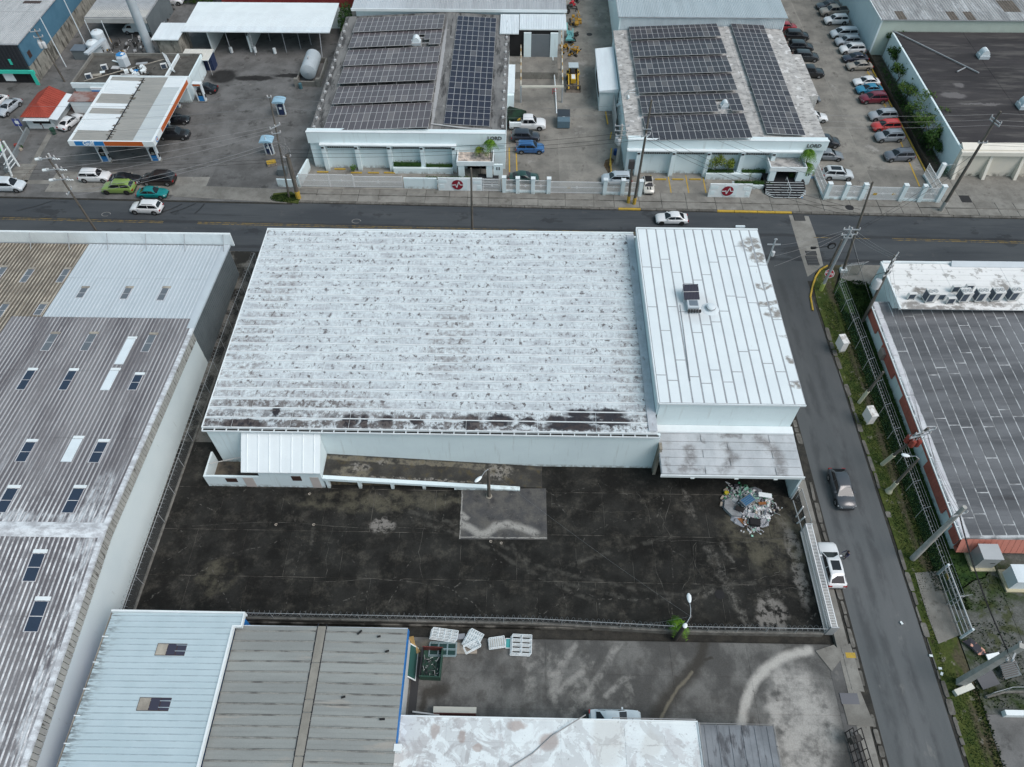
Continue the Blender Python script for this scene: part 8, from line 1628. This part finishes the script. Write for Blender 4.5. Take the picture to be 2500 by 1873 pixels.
for k,(px,py,l) in enumerate(((1928,444,'white planter with leafy plant left of the two by the entrance stairs'),(1946,445,'white planter with leafy plant right of the two by the entrance stairs'))):
    p = P(px,py,.13); t = thing('planter', l, 'planter', p); MB().lathe([(.35,0),(.55,.9),(.5,.9),(.48,.82),(.02,.82)],n=4).build('tub', m_trim, t, local=True); leaf_cloud((0,0,1.15),.55,.5,.45,110,.28,random.Random(50+k)).build('plant', m_leafd, t, local=True)
junk('scrap_pile','scattered engine scrap and pipes in the back yard left of the mast','scrap',262,122,0,[('scrap',m_mach,26,5,3,.8,.08),('pale_scrap',m_frame,18,5,3,.7,.06),('rusty_scrap',m_ochre,6,4,3,.5,.06)],11)
junk('scrap_pile','rack of grey scrap between the mast and the box truck','scrap',350,118,0,[('scrap',m_mach,20,2.2,2.5,1.2,.08),('pale_scrap',m_frame,16,2.2,2.5,1.5,.06)],12)
junk('scrap_pile','broken slats and junk heaped on the shop roof behind the canopy','scrap',322,176,3.06,[('scrap',m_trim,16,3,1.2,.4,.05),('dark_scrap',m_mach,10,3.5,1.2,.3,.05)],13)
junk('scrap_pile','clutter of crates and pipes behind the block shed at the top','scrap',388,45,0,[('scrap',m_mach,20,2.5,4,1.0,.08),('pale_scrap',m_frame,10,2.5,4,.9,.06)],14)
# ------------------------------------------------------------------ trees along the car park wall
def tree(base, h, r, n, label, seed, m=None, sparse=False, lean=(0,0)):
    base = Vector(base); t = thing('tree', label, 'tree', base); rs = random.Random(seed); b = MB(); tips = []
    top = base+Vector((lean[0],lean[1],h*.55)); b.path([base, base.lerp(top,.5)+Vector((rs.uniform(-.2,.2),rs.uniform(-.2,.2),0)), top], [.13,.1,.07], 7); b.build('trunk', m_bark, t)
    for k in range(7 if sparse else 9):
        a = rs.uniform(0,6.28); q = base.lerp(top, rs.uniform(.35,1)); e = q+Vector((math.cos(a)*r*rs.uniform(.6,1.1)+lean[0]*.3, math.sin(a)*r*rs.uniform(.6,1.1), h*rs.uniform(.1,.45))); mid = q.lerp(e,.5)+Vector((0,0,.25))
        b = MB().path([q,mid,e],[.05,.035,.018],5)
        for _ in range(3): f = mid.lerp(e,rs.uniform(.2,.9)); g = f+Vector((rs.uniform(-1,1),rs.uniform(-1,1),rs.uniform(.1,.9)))*r*.4; b.path([f,g],.014,4); tips.append(g)
        tips.append(e); b.build('limb', m_bark, t)
    b = MB(); k = max(1,n//len(tips))
    for p in tips: leaf_cloud(p, r*.36, r*.36, r*.27, int(k*rs.uniform(.3,1.8)*2.2), .45, rs, b)
    b.build('crown', m or m_leaft, t); return t
for px,py,h,r,n,l,sp,mm in ((2160,125,4.6,1.7,900,'dense leafy tree at the corner of the grey warehouse by the car park',False,m_leafd),(2168,165,3.8,1.5,700,'dark leafy tree second in the line along the car park wall',False,m_leafd),(2185,205,3.6,1.6,330,'thin straggly tree above the maroon crossover',True,m_leaft),
  (2205,250,4.0,1.9,420,'straggly tree reaching over the maroon crossover',True,m_leaft),(2225,300,4.2,1.9,380,'bare-limbed tree beside the bright red crossover',True,m_leaft),(2246,345,3.6,1.8,520,'leafy tree beside the grey crossover in the right row',False,m_leaft),(2262,372,3.0,1.5,620,'bushy green tree near the corner of the cream building',False,m_leafd),(2250,320,4.4,1.6,260,'tall wispy tree leaning against the white wall of the black roof building',True,m_leaft)):
    tree(P(px,py,0), h*1.15, r*1.15, n, l, int(px+py), mm, sp, (.5,0))
tag(leaf_cloud((63.3,112,.7), 1.0, 15, .8, 1500, .35, random.Random(91)).build('undergrowth', m_leafd), 'scrubby undergrowth along the foot of the white wall by the car park', 'undergrowth', None, 'stuff')
tag(leaf_cloud((64.0,95.6,.8), .5, .7, .8, 160, .25, random.Random(92)).build('shrub', m_leafd), 'dark shrub behind the green mesh gate', 'shrub')
struct('planting_strip', MB().box(61.7,96,-.1,64.5,131,.09), mat('dry_soil', (.1,.085,.065), (.05,.045,.035), scale=1, fine=.3))
b = MB(); pts = [(61.65,y) for y in range(97,132,2)]
tag(MB().box(61.5,96,0,61.7,131,.22).build('planting_kerb', m_yel2), 'yellowed kerb along the car park planting strip', 'kerb')
t = thing('low_fence','dark low slatted fence between car park and trees','fence',(62,96,0))
for k in range(70): MB().box(61.95,96.5+k*.49,.09,62.0,96.9+k*.49,1.0).build('slat', m_mach, t)
# vine at the foot of the workshop wall
tag(leaf_cloud((43.3,49,.5), .35, 14.5, .55, 2600, .2, random.Random(93)).build('creeper', m_leafd), 'dark creeper growing along the foot of the red and white workshop wall', 'creeper')
# grass blades on verge and lawns
b = MB(); rs = random.Random(94)
for x0,x1,y0,y1,n in ((41.7,43.7,27,66,9500),(43,46,66,72,2200),(42,47,18,26,700),(39.0,40.6,13,68,7500),(40.9,41.8,13,70,4500),(42,48,27,33,500)):
    for _ in range(n):
        x, y = rs.uniform(x0,x1), rs.uniform(y0,y1)
        if x > 39.6 and x < 42.3 and 21.0 < y < 28.8: continue
        h = rs.uniform(.08,.32) if x > 40.9 else rs.uniform(.04,.13); a = rs.uniform(0,6.28); dx, dy = math.cos(a)*.07, math.sin(a)*.07
        b.add([(x-dx,y-dy,.07),(x+dx,y+dy,.07),(x+rs.uniform(-.12,.12),y+rs.uniform(-.12,.12),.08+h)],[(0,1,2)])
tag(b.build('grass', m_grass), 'grass growing on the lawn strip and the verge beside the side street', 'grass', None, 'stuff')
b = MB(); rs = random.Random(96)
for _ in range(900):
    a, r_ = rs.uniform(0,6.28), rs.random()**.5; c = P(695,484,.16); x, y = c.x+math.cos(a)*r_*2.2, c.y+math.sin(a)*r_*.9
    b.add([(x-.05,y,.16),(x+.05,y,.16),(x+rs.uniform(-.1,.1),y+rs.uniform(-.1,.1),.17+rs.uniform(.08,.25))],[(0,1,2)])
tag(b.build('weeds', m_grass), 'weeds around the feet of the two poles at the fuel station corner', 'weeds', None, 'stuff')
# ------------------------------------------------------------------ sign boxes and cabinets
def signbox(px, py, label, rz=.15):
    p = P(px,py,.08); t = thing('sign_box', label, 'sign', p, rz); t.scale = (.88,.88,.95)
    for s in (-.35,.35): MB().box(-.05,s-.06,0,.05,s+.06,.75).build('post', MATS['ivory_paint'], t, local=True)
    MB().box(-.4,-.8,.75,.4,.8,2.35).build('cabinet', plain('cabinet_white',(.68,.68,.66)), t, local=True) if 'cabinet_white' not in MATS else MB().box(-.4,-.8,.75,.4,.8,2.35).build('cabinet', MATS['cabinet_white'], t, local=True)
    MB().box(-.46,-.86,2.351,.46,.86,2.43).build('lid', mat('stained_lid',(.7,.7,.68),(.45,.43,.4),scale=2,lo=.45,hi=.6) if 'stained_lid' not in MATS else MATS['stained_lid'], t, local=True)
signbox(2046,857,'white sign cabinet on posts, farther of two on the grass verge'); signbox(2112,1032,'white sign cabinet on posts, nearer of two on the grass verge')
def cabinet(px, py, sx_, sy_, h, label, m):
    p = P(px,py,.08); t = thing('switch_cabinet', label, 'cabinet', p); MB().box(-sx_/2-.3,-sy_/2-.3,0,sx_/2+.3,sy_/2+.3,.22).build('plinth', plain('yellowish_plinth',(.48,.44,.3)) if 'yellowish_plinth' not in MATS else MATS['yellowish_plinth'], t, local=True)
    MB().box(-sx_/2,-sy_/2,.22,sx_/2,sy_/2,h).build('casing', m, t, local=True); MB().box(-sx_/2-.08,-sy_/2-.08,h,sx_/2+.08,sy_/2+.08,h+.1).build('lid', m, t, local=True); MB().box(.2,-sy_/2-.02,h*.55,.65,-sy_/2-.002,h*.6).build('handle', m_iron, t, local=True)
cabinet(2390,1372,1.8,1.5,2.3,'grey steel switch cabinet beside the red workshop front',m_galv); cabinet(2478,1420,2.1,1.7,1.9,'pale blue switch cabinet at the right edge',m_whs)
# garbage at the lower right corner
pp_ = P(2378,1580,.3); tag(MB().add([pp_+Vector(v) for v in ((-.9,.5,.0),(-.2,.75,.35),(.7,-.3,.3),(.95,-.7,0),(.1,-.75,.1),(-.4,.0,.25))],[(0,5,1),(5,2,1),(5,4,2),(4,3,2),(0,4,5)]).build('torn_banner', mat('skin_print',(.62,.33,.25),(.05,.05,.06),scale=.8,lo=.48,hi=.52)), 'torn crumpled printed banner lying on the grass at lower right', 'banner')
tag(MB().obox(P(2425,1602,.5),1.3,.5,.12,.2,0,.2).build('white_board', m_trim), 'white board caught under the square concrete pole', 'board')
t = thing('stacked_panel','dark slatted panel leaning on the square concrete pole, right one','panel',P(2458,1640,.1)); MB().obox((0,0,.6),1.7,1.3,.1,.25,0,.35).build('panel', MATS['shed_cladding'], t, local=True)
for k in range(7): MB().obox((-.1+.0*k,-.5+k*.17,.6+.06+(-.5+k*.17)*.36),1.6,.08,.08,.25,0,.35).build('slat', m_mach, t, local=True)
tag(MB().obox(P(2408,1655,.35),1.8,1.6,.08,.3,0,.1).build('dark_panel', plain('slate_panel',(.07,.075,.085))), 'flat dark panel lying below the square concrete pole', 'panel')
for k,(px,py) in enumerate(((2295,1632),(2299,1645),(2201,1521),(2273,1601))): tag(MB().obox(P(px,py,.12),.3,.2,.08,k).build('litter', m_trim), ['white litter on the verge by the square pole, upper bit','white litter on the verge by the square pole, lower bit','single white scrap in the middle of the side street','white scrap at the street edge near the torn banner'][k], 'litter')
# black barrier frame at the bottom right of the lower lot
t = thing('folded_gate','black folded steel gate with cables at the bottom edge by the side street','gate',P(2080,1830,0)); a, c = P(2062,1790,0), P(2100,1900,0)
for o_ in (0,.7):
    for z in (.2,1.1,2.0): MB().bar((a.x+o_,a.y,z),(a.x+.3+o_,c.y-2,z),.07).build('rail', m_black, t)
    for k in range(8): q = a.lerp(Vector((a.x+.3,c.y-2,0)),k/7); MB().tube((q.x+o_,q.y,0),(q.x+o_+.02,q.y,2.0),.035,n=5).build('bar', m_black, t)
MB().obox((a.x+.2,a.y-.8,1.4),.9,.5,.8,.3).build('motor_box', m_mach, t)
# ------------------------------------------------------------------ rubbish heap
hp = P(1828,1240,0); rs = random.Random(40)
mats_ = [plain('junk_white',(.62,.64,.65)), plain('junk_green',(.06,.3,.16)), plain('junk_mint',(.25,.5,.4)), plain('junk_grey',(.25,.27,.3)), plain('junk_black',(.02,.02,.025)), plain('junk_tan',(.35,.31,.26)), plain('junk_rust',(.25,.1,.03)), plain('junk_pale',(.45,.45,.47))]
b = MB(); hz_ = lambda x,y: .05+(.55+.25*math.sin(x*2.1)*math.cos(y*2.7))*max(0,1-((x-hp.x)/2.7)**2-((y-hp.y)/2.8)**2)
n = 22; vs = [(hp.x,hp.y,.5)]
for ring,(rr_,zz_) in enumerate(((.4,.48),(.75,.28),(1.0,.03))):
    for k in range(n): a = 2*math.pi*k/n; j = rs.uniform(.72,1.12); vs.append((hp.x+math.cos(a)*2.6*rr_*j,hp.y+math.sin(a)*2.7*rr_*j,zz_*rs.uniform(.8,1.15)))
fs = [(0,1+k,1+(k+1)%n) for k in range(n)]+[(1+r_*n+k,1+(r_+1)*n+k,1+(r_+1)*n+(k+1)%n,1+r_*n+(k+1)%n) for r_ in (0,1) for k in range(n)]
b.add(vs,fs,3)
for _ in range(1150):
    a, r_ = rs.uniform(0,6.28), rs.random()**.6; r_ *= 1.0+.22*math.sin(3*a+1)+(.25 if rs.random()<.12 else 0); x, y = hp.x+math.cos(a)*r_*2.5, hp.y+math.sin(a)*r_*2.6
    left = x < hp.x-.9 and y < hp.y+1.0
    if left and rs.random() < .75: continue
    sel = rs.choice([0,0,0,0,7,7,7,3,4,4,5,2] if y < hp.y+.6 else [1,2,0,0,3,4,0,2,7,7]); l = rs.uniform(.05,.27)*(3 if rs.random()<.07 else 1); k = rs.random()
    if k < .35: b.obox((x,y,hz_(x,y)),l*2.4,.04,.04,rs.uniform(0,3.1),sel,rs.uniform(-.4,.4),rs.uniform(-.4,.4))
    else: b.obox((x,y,hz_(x,y)),l,l*rs.uniform(.4,1),rs.uniform(.02,.2),rs.uniform(0,3.1),sel,rs.uniform(-.6,.6),rs.uniform(-.6,.6))
tag(b.build('rubbish_heap', mats_), 'heap of mixed white, green and black rubbish on the dark yard', 'rubbish', None, 'stuff')
def on(px, py, z): return P(px,py,z)
plain('crate_blue', (.03,.13,.26)); t = thing('blue_crate','blue slatted crate in the middle of the rubbish heap','crate',on(1824,1224,1.0),.6); MB().box(-.75,-.45,0,.75,.45,.3).build('tray', MATS['steel_blue'], t, local=True)
for k in range(4): MB().box(-.65,-.38+k*.2,.301,.65,-.24+k*.2,.34).build('slat', MATS['crate_blue'], t, local=True)
tag(MB().obox(on(1843,1275,.6),1.05,.75,.4,-.15).build('black_bin', m_black), 'black plastic tray at the lower middle of the rubbish heap', 'tray'); tag(MB().obox(on(1868,1209,.95),1.35,.5,.1,-.15,0,.1).build('white_board', m_trim), 'long white board on the upper right of the rubbish heap', 'board')
tag(MB().obox(on(1815,1272,.25),1.2,.6,.12,-.9,0,.1).build('rusty_sheet', MATS['junk_rust']), 'rusty brown sheet at the lower left of the rubbish heap', 'sheet'); tag(MB().obox(on(1861,1229,.85),.8,.3,.12,.1).build('rusty_piece', MATS['junk_rust']), 'orange-brown scrap near the middle right of the rubbish heap', 'scrap')
tag(MB().lathe([(.22,0),(.25,.35),(.2,.4),(.02,.4)],on(1772,1206,.05),10).build('yellow_bucket', plain('bucket_yellow',(.5,.42,.03))), 'yellow bucket at the left edge of the rubbish heap', 'bucket')
tag(MB().prism([tuple(on(px,py,.1)[:2]) for px,py in ((1768,1225),(1795,1213),(1812,1245),(1806,1265),(1785,1262),(1766,1243))],.02,.45).build('grey_tarp', mat('gravel_grey',(.26,.28,.29),(.19,.2,.21),scale=3,fine=.2)), 'smooth grey rubble mound on the left of the rubbish heap', 'rubble'); tag(MB().obox(on(1806,1243,.65),.9,.5,.2,-.5,0,.2).build('black_bag', m_black), 'torn black bag between grey mound and blue crate', 'bag')
for k,(px,py) in enumerate(((1771,1196),(1763,1215),(1761,1231))): tag(MB().obox(on(px,py,.12),.5,.22,.2,.6+.3*k).build('concrete_brick', MATS['junk_tan']), ['upper','middle','lower'][k]+' pale block lining the left edge of the rubbish heap', 'block')
# ------------------------------------------------------------------ window frames and skip in the lower lot
def frame_stack(name, label, px, py, z, w_, h_, nx, ny, m, rz=0, lay=1, glass=None, cat='window frame'):
    p = P(px,py,z); t = thing(name, label, cat, p, rz)
    for l in range(lay):
        o_ = l*.08
        for i in range(nx+1): MB().box(-w_/2+w_*i/nx-.028+o_,-h_/2+o_,.09*l,-w_/2+w_*i/nx+.028+o_,h_/2+o_,.06+.09*l).build('stile', m, t, local=True)
        for j in range(ny+1): MB().box(-w_/2+o_,-h_/2+h_*j/ny-.028+o_,.09*l+.002,w_/2+o_,-h_/2+h_*j/ny+.028+o_,.062+.09*l).build('rail', m, t, local=True)
    if glass: MB().box(-w_/2+.05,-h_/2+.05,.015,w_/2-.05,h_/2-.05,.03).build('pane', glass, t, local=True)
    return t
m_gl1 = plain('green_glass',(.04,.11,.1),rough=.15); m_gl2 = plain('dark_glass',(.02,.05,.045),rough=.15)
frame_stack('window_frame','grey aluminium window frame with dark green glass, leftmost of the discarded frames',1080,1587,.35,2.5,1.2,3,2,plain('aluminium',(.3,.4,.42),metal=.3),0,2,m_gl2)
frame_stack('window_frame','white louvred frame heap above the green glass window',1082,1553,.5,2.4,.9,4,3,m_trim,-.12,3); frame_stack('window_frame','white slatted shutters piled askew in the middle of the discarded frames',1152,1563,.55,1.3,1.5,6,4,m_trim,-.45,3,m_whs); frame_stack('window_frame','crossed white frame lying over the askew shutters',1152,1580,.85,1.5,.7,1,1,m_trim,.5,2)
frame_stack('window_frame','tilted white louvre frame with brown slats',1212,1571,.3,1.45,.95,7,1,m_trim,.16,2,MATS['tan_rib']); frame_stack('window_frame','small turquoise pane between the white frames',1241,1571,.25,.5,.9,1,1,m_trim,0,1,plain('turquoise_pane',(.06,.33,.33))); frame_stack('window_frame','rightmost white gridded frame stack of the discarded frames',1270,1578,.35,1.8,1.75,2,4,m_trim,-.03,3)
tag(MB().obox(P(1110,1583,.12),4.2,1.0,.14,.02).build('timber_pallet', MATS['junk_tan']), 'tan boards under the discarded window frames', 'boards'); tag(MB().obox(P(1120,1555,.3),1.2,.5,.2,.1).build('grey_slab', MATS['junk_grey']), 'dull grey slab behind the discarded white frames', 'slab')
t = thing('skip_bin','dark green open skip full of scrap with rust-red rear side','skip',P(1055,1625,.03),-.03); w2,h2 = .95,1.35
for bx,mm in (((-w2,-h2,.1,w2,-h2+.08,1.2),plain('skip_green',(.025,.07,.05))),((-w2,-h2+.082,.1,-w2+.08,h2-.082,1.2),MATS['junk_black']),((w2-.08,-h2+.082,.1,w2,h2-.082,1.2),MATS['skip_green']),((-w2,h2-.08,.1,w2,h2,1.25),plain('skip_rust',(.12,.03,.025))),((-w2+.082,-h2+.082,.1,w2-.082,h2-.082,.3),MATS['skip_green'])): MB().box(*bx).build('side', mm, t, local=True)
b = MB(); 
for _ in range(70): b.obox((rs.uniform(-.7,.7),rs.uniform(-1.1,.5),rs.uniform(.4,.9)),rs.uniform(.1,.7),.03,.03,rs.uniform(0,3),rs.choice((0,1,1)),rs.uniform(-.5,.5),rs.uniform(-.5,.5))
tag(b.build('scrap', [m_frame, MATS['junk_black']], t, local=True), kind='stuff')
for k,(px,py) in enumerate(((995,1605),(1006,1610),(1018,1622))):
    p = P(px,py,.05); t = thing('door_frame',['white door frame leaning on the blue fascia, leftmost','white door frame leaning on the blue fascia, middle','white door frame leaning on the blue fascia, tallest and rightmost'][k],'door frame',p); M = Matrix.Rotation(.3,4,'Y'); h_ = (1.3,1.5,2.3)[k]; d_ = (.7,.8,1.5)[k]
    for bx in ((-.04,-d_,.0,.04,-d_+.1,h_),(-.04,d_-.1,0,.04,d_,h_),(-.04,-d_+.1,h_-.1,.04,d_-.1,h_),(-.04,-d_+.1,0,.04,d_-.1,.1)): o = MB().box(*bx).build('stile', m_trim, t, local=True); o.rotation_euler = (0,-.45,0)
    o = MB().box(-.01,-d_+.1,.1,.01,d_-.1,h_-.1).build('pane', m_gl1, t, local=True); o.rotation_euler = (0,-.45,0)
pp_ = P(1009,1578,.25); tag(MB().add([pp_+Vector(v) for v in ((-.5,.75,.35),(.0,.8,.5),(.75,-.5,.05),(.4,-.7,.0),(-.2,.2,.45),(.2,.1,.3))],[(0,4,5,1),(4,3,2,5)]).build('orange_tarp', plain('tan_orange',(.4,.26,.1))), 'crumpled tan tarpaulin beside the blue fascia', 'tarpaulin')
t = thing('wall_shelf','rusty red bench with pale top against the white flat building','bench',P(1112,1740,.05)); MB().box(-1.9,-.25,.9,1.9,.25,1.0).build('top', plain('pale_top',(.55,.54,.48)), t, local=True); MB().box(-1.85,-.3,.05,1.85,-.2,.899).build('front', MATS['skip_rust'], t, local=True)
tag(MB().obox(P(1040,1742,.6),2.4,.12,.15,-.1).build('aluminium_bar', m_frame), 'grey aluminium bars lying beside the rusty bench', 'bar'); tag(MB().box(-9.7,14.9+.8,0,-9.0,21.6,.06).build('floor_mat', plain('bitumen',(.03,.03,.032))), 'black bitumen strip along the grey shed wall', 'strip')
# station sundries
t = thing('price_sign','white legged price sign with orange and green display at the left edge','sign',P(30,430,.05))
for a,c in (((30,432),(-8,330)),((48,408),(8,345))): p = P(*a,.05); MB().tube(p,TOP(p,*c,0,9),.16,n=8).build('leg', m_trim, t)
p = P(30,432,0); q = P(48,408,0)
for z in (1.0,1.6,2.2,3.4): MB().bar((p.x-z*.05,p.y,z),(q.x-z*.05,q.y,z),.1).build('rung', m_trim, t)
MB().box(p.x-2.3,p.y-.2,4.8,p.x-.2,p.y+2.4,5.6).build('header', m_or, t); MB().box(p.x-.19,p.y+.2,3.9,p.x-.12,p.y+2,4.75).build('display', plain('led_green',(.05,.55,.08)), t)
MB().prism([(p.x-1.6,p.y-1),(p.x+1.8,p.y-1),(p.x+2.6,p.y+3),(p.x-.2,p.y+3)],.0,.2).build('island', m_conc, t)
wall_thing('low grey divider wall between the silver sedan and the forecourt', P(72,322,0), P(18,425,0), .9, .25, mat('grey_divider',(.22,.25,.26),scale=.6,fine=.1))
for k,(px,py) in enumerate(((57,300),(13,365))):
    p = P(px,py+25,0); t = thing('banner_sign',['blue banner sign on the divider wall beside the kiosk','blue banner sign on the divider wall near the price sign'][k],'sign',p); MB().tube(p,(p.x,p.y,2.6),.05,n=6).build('post', m_trim, t); MB().box(p.x-.6,p.y-.04,1.3,p.x+.6,p.y-.01,2.6).build('panel', plain('royal_blue',(.04,.06,.25)) if k==0 else MATS['royal_blue'], t); MB().lathe([(.28,0),(.28,.01),(.01,.01)],(0,0,0),12); MB().box(p.x-.3,p.y-.06,1.7,p.x+.3,p.y-.041,2.25).build('print', m_trim, t)
t = thing('litter_bin','dark green wheeled bin in front of the food kiosk','bin',P(133,327,.05)); MB().lathe([(.33,0),(.4,.95),(.42,1.0),(.02,1.05)],n=8).build('body', MATS['skip_green'], t, local=True)
t = thing('chalk_board','yellow lettered stand beside the kiosk corner','stand',P(131,306,.05)); MB().obox((0,0,.6),.7,.08,1.1,.3,0,.25).build('board', m_yel2, t, local=True)
t = thing('pallet_stack','tan stacked pallets by the lone lamp post at the fuel station corner','pallet',P(664,402,.05),.4)
for k in range(3):
    for j in range(5): MB().box(-.7,-.5+j*.22,.08+k*.2,.7,-.36+j*.22,.12+k*.2).build('plank', MATS['junk_tan'] if k<2 else m_yel2, t, local=True)
    MB().box(-.65,-.48,k*.2,-.5,.45,.079+k*.2).build('runner', m_mach, t, local=True); MB().box(.5,-.48,k*.2,.65,.45,.079+k*.2).build('runner', m_mach, t, local=True)
t = thing('plant_bed','small rubbish and weeds beside the price sign','weeds',P(50,362,.05)); leaf_cloud((0,0,.3),.6,.4,.35,70,.3,rs).build('foliage', m_leafd, t, local=True); MB().obox((-.6,.3,.3),.6,.5,.5,.3).build('red_crate', MATS['rust_red'], t, local=True); MB().obox((.2,-.5,.2),.7,.5,.35,-.4).build('tan_box', MATS['junk_tan'], t, local=True)
tag(MB().obox(P(690,418,.6),1.3,1.0,1.2).build('cabinet', MATS['shed_cladding']), 'grey cabinet between the two poles behind the pale wall stub', 'cabinet')
t = thing('traffic_sign','red and white small barrier board behind the canopy corner','barrier',P(457,193,.05)); MB().obox((0,0,.6),.9,.08,.5,.3).build('board', plain('barrier_red',(.5,.05,.04)), t, local=True); MB().obox((0,-.05,.6),.9,.02,.12,.3).build('stripe', m_trim, t, local=True)
# small litter in the yard: pale rings and tufts
for k,(px,py,l) in enumerate(((766,1281,'pale ring-shaped lump on the yard joint, brighter of two'),(674,1281,'pale ring-shaped lump on the yard joint, duller of two'),(756,1206,'pale curled scrap on the tan stain before the shed'),(1224,1326,'pale torn scrap below the patched slab'),(1198,1322,'thin pale scrap left below the patched slab'))): 
    c = P(px,py,.05); tag(MB().path([(c.x+math.cos(a)*.12,c.y+math.sin(a)*.1,.06) for a in [i*math.pi/5 for i in range(10)]],.05,5).build('scrap', MATS['junk_tan']), l, 'scrap')
c = P(1240,1408,0)
struct('drain_hole', MB().lathe([(.5,.046),(.5,.05),(.01,.05)],P(1757,1452,0),12), m_black)
# ------------------------------------------------------------------ people
m_skin = plain('skin', (.3,.17,.11), rough=.6); m_hair = plain('hair', (.015,.012,.01), rough=.7)
def person(px, py, head, label, top, legs, h=1.72, lean=0, arm=(.25,.25), z=.05, hat=None):
    p = P(px,py,z); t = thing('person', label, 'person', p, R(head)); k = h/1.72; fwd = lean
    # joints: x forward, y left
    J = {'pel':(0,0,.93),'spi':(.05*fwd,0,1.15),'che':(.16*fwd,0,1.34),'nec':(.22*fwd,0,1.47),'hed':(.26*fwd+.02,0,1.6),'top':(.27*fwd+.0,0,1.7)}
    E = [('pel','spi'),('spi','che'),('che','nec'),('nec','hed'),('hed','top')]; RD = {'pel':(.15,.12),'spi':(.14,.11),'che':(.165,.12),'nec':(.055,.055),'hed':(.085,.1),'top':(.055,.065)}
    for i,s in enumerate((1,-1)):
        a = arm[i]
        for nm,co,r in (('hip',(0,s*.1,.88),.1),('kne',(.03+.06*s,s*.11,.5),.065),('ank',(-.02+.1*s,s*.11,.09),.043),('toe',(.16+.1*s,s*.12,.035),.035),('sho',(.17*fwd,s*.19,1.4),.062),('elb',(.12*fwd+a*.6,s*.27,1.16),.045),('wri',(.1*fwd+a*1.3,s*.25,1.0+a*.5),.032),('han',(.1*fwd+a*1.55,s*.24,.93+a*.62),.035)): J[nm+str(i)] = co; RD[nm+str(i)] = (r,r)
        E += [('pel','hip%d'%i),('hip%d'%i,'kne%d'%i),('kne%d'%i,'ank%d'%i),('ank%d'%i,'toe%d'%i),('che','sho%d'%i),('sho%d'%i,'elb%d'%i),('elb%d'%i,'wri%d'%i),('wri%d'%i,'han%d'%i)]
        for f in range(5):
            nm = 'fin%d%d' % (i,f); hx,hy,hz = J['han%d'%i]; J[nm] = (hx+.05+a*.02,hy+(-.03+.015*f) if f<4 else hy-s*.045,hz-.07+.008*abs(f-1.5) if f<4 else hz-.02); RD[nm] = (.009,.009); E.append(('han%d'%i,nm))
    names = list(J); me = bpy.data.meshes.new('b'); me.from_pydata([tuple(c*k for c in J[n]) for n in names], [(names.index(a),names.index(b_)) for a,b_ in E], []); o = bpy.data.objects.new('b', me); COL.objects.link(o)
    o.modifiers.new('s','SKIN'); sv = me.skin_vertices[0].data if me.skin_vertices else None
    if sv is None:
        bpy.context.view_layer.objects.active = o; bpy.ops.object.select_all(action='DESELECT'); o.select_set(True); sv = me.skin_vertices[0].data
    for i,n in enumerate(names): sv[i].radius = tuple(r*k for r in RD[n]); sv[i].use_root = (n == 'pel')
    sd = o.modifiers.new('u','SUBSURF'); sd.levels = sd.render_levels = 1
    dg = bpy.context.evaluated_depsgraph_get(); m2 = bpy.data.meshes.new_from_object(o.evaluated_get(dg)); bpy.data.objects.remove(o)
    m2.materials.clear(); [m2.materials.append(m) for m in (m_skin, top, legs, m_black)]
    for f in m2.polygons:
        c = f.center/k; f.use_smooth = True
        f.material_index = 0 if c.z > 1.44 and abs(c.y) < .15 else (3 if c.z < .08 else (2 if c.z < .95 and abs(c.y) < .2 else (1 if c.z > 1.12 or abs(c.y) < .2 else 0)))
    link('body', m2, t)
    hx, hz = J['hed'][0], J['hed'][2]
    b = MB().lathe([(.11*k,0),(.105*k,.05*k),(.07*k,.1*k),(.01,.115*k)],(hx*k-.012,0,(hz+.02)*k),10); b.build('hair', hat or m_hair, t, 50, local=True)
    return t
person(2062,1362,200,'person in dark blue leaning at the mirror of the white crossover on the side street', plain('navy_shirt',(.015,.02,.07)), plain('navy_trousers',(.015,.016,.03)), lean=.8, arm=(.3,.35), z=.01)
person(140,292,250,'person in a lime green vest standing at the kiosk side counter', plain('lime_vest',(.35,.6,.06)), plain('dark_jeans',(.03,.035,.05)), arm=(.2,.1))
person(106,314,95,'person in black leaning into the kiosk serving hatch', m_black, plain('maroon_trousers',(.12,.03,.03)), lean=1.0, arm=(.35,.35))
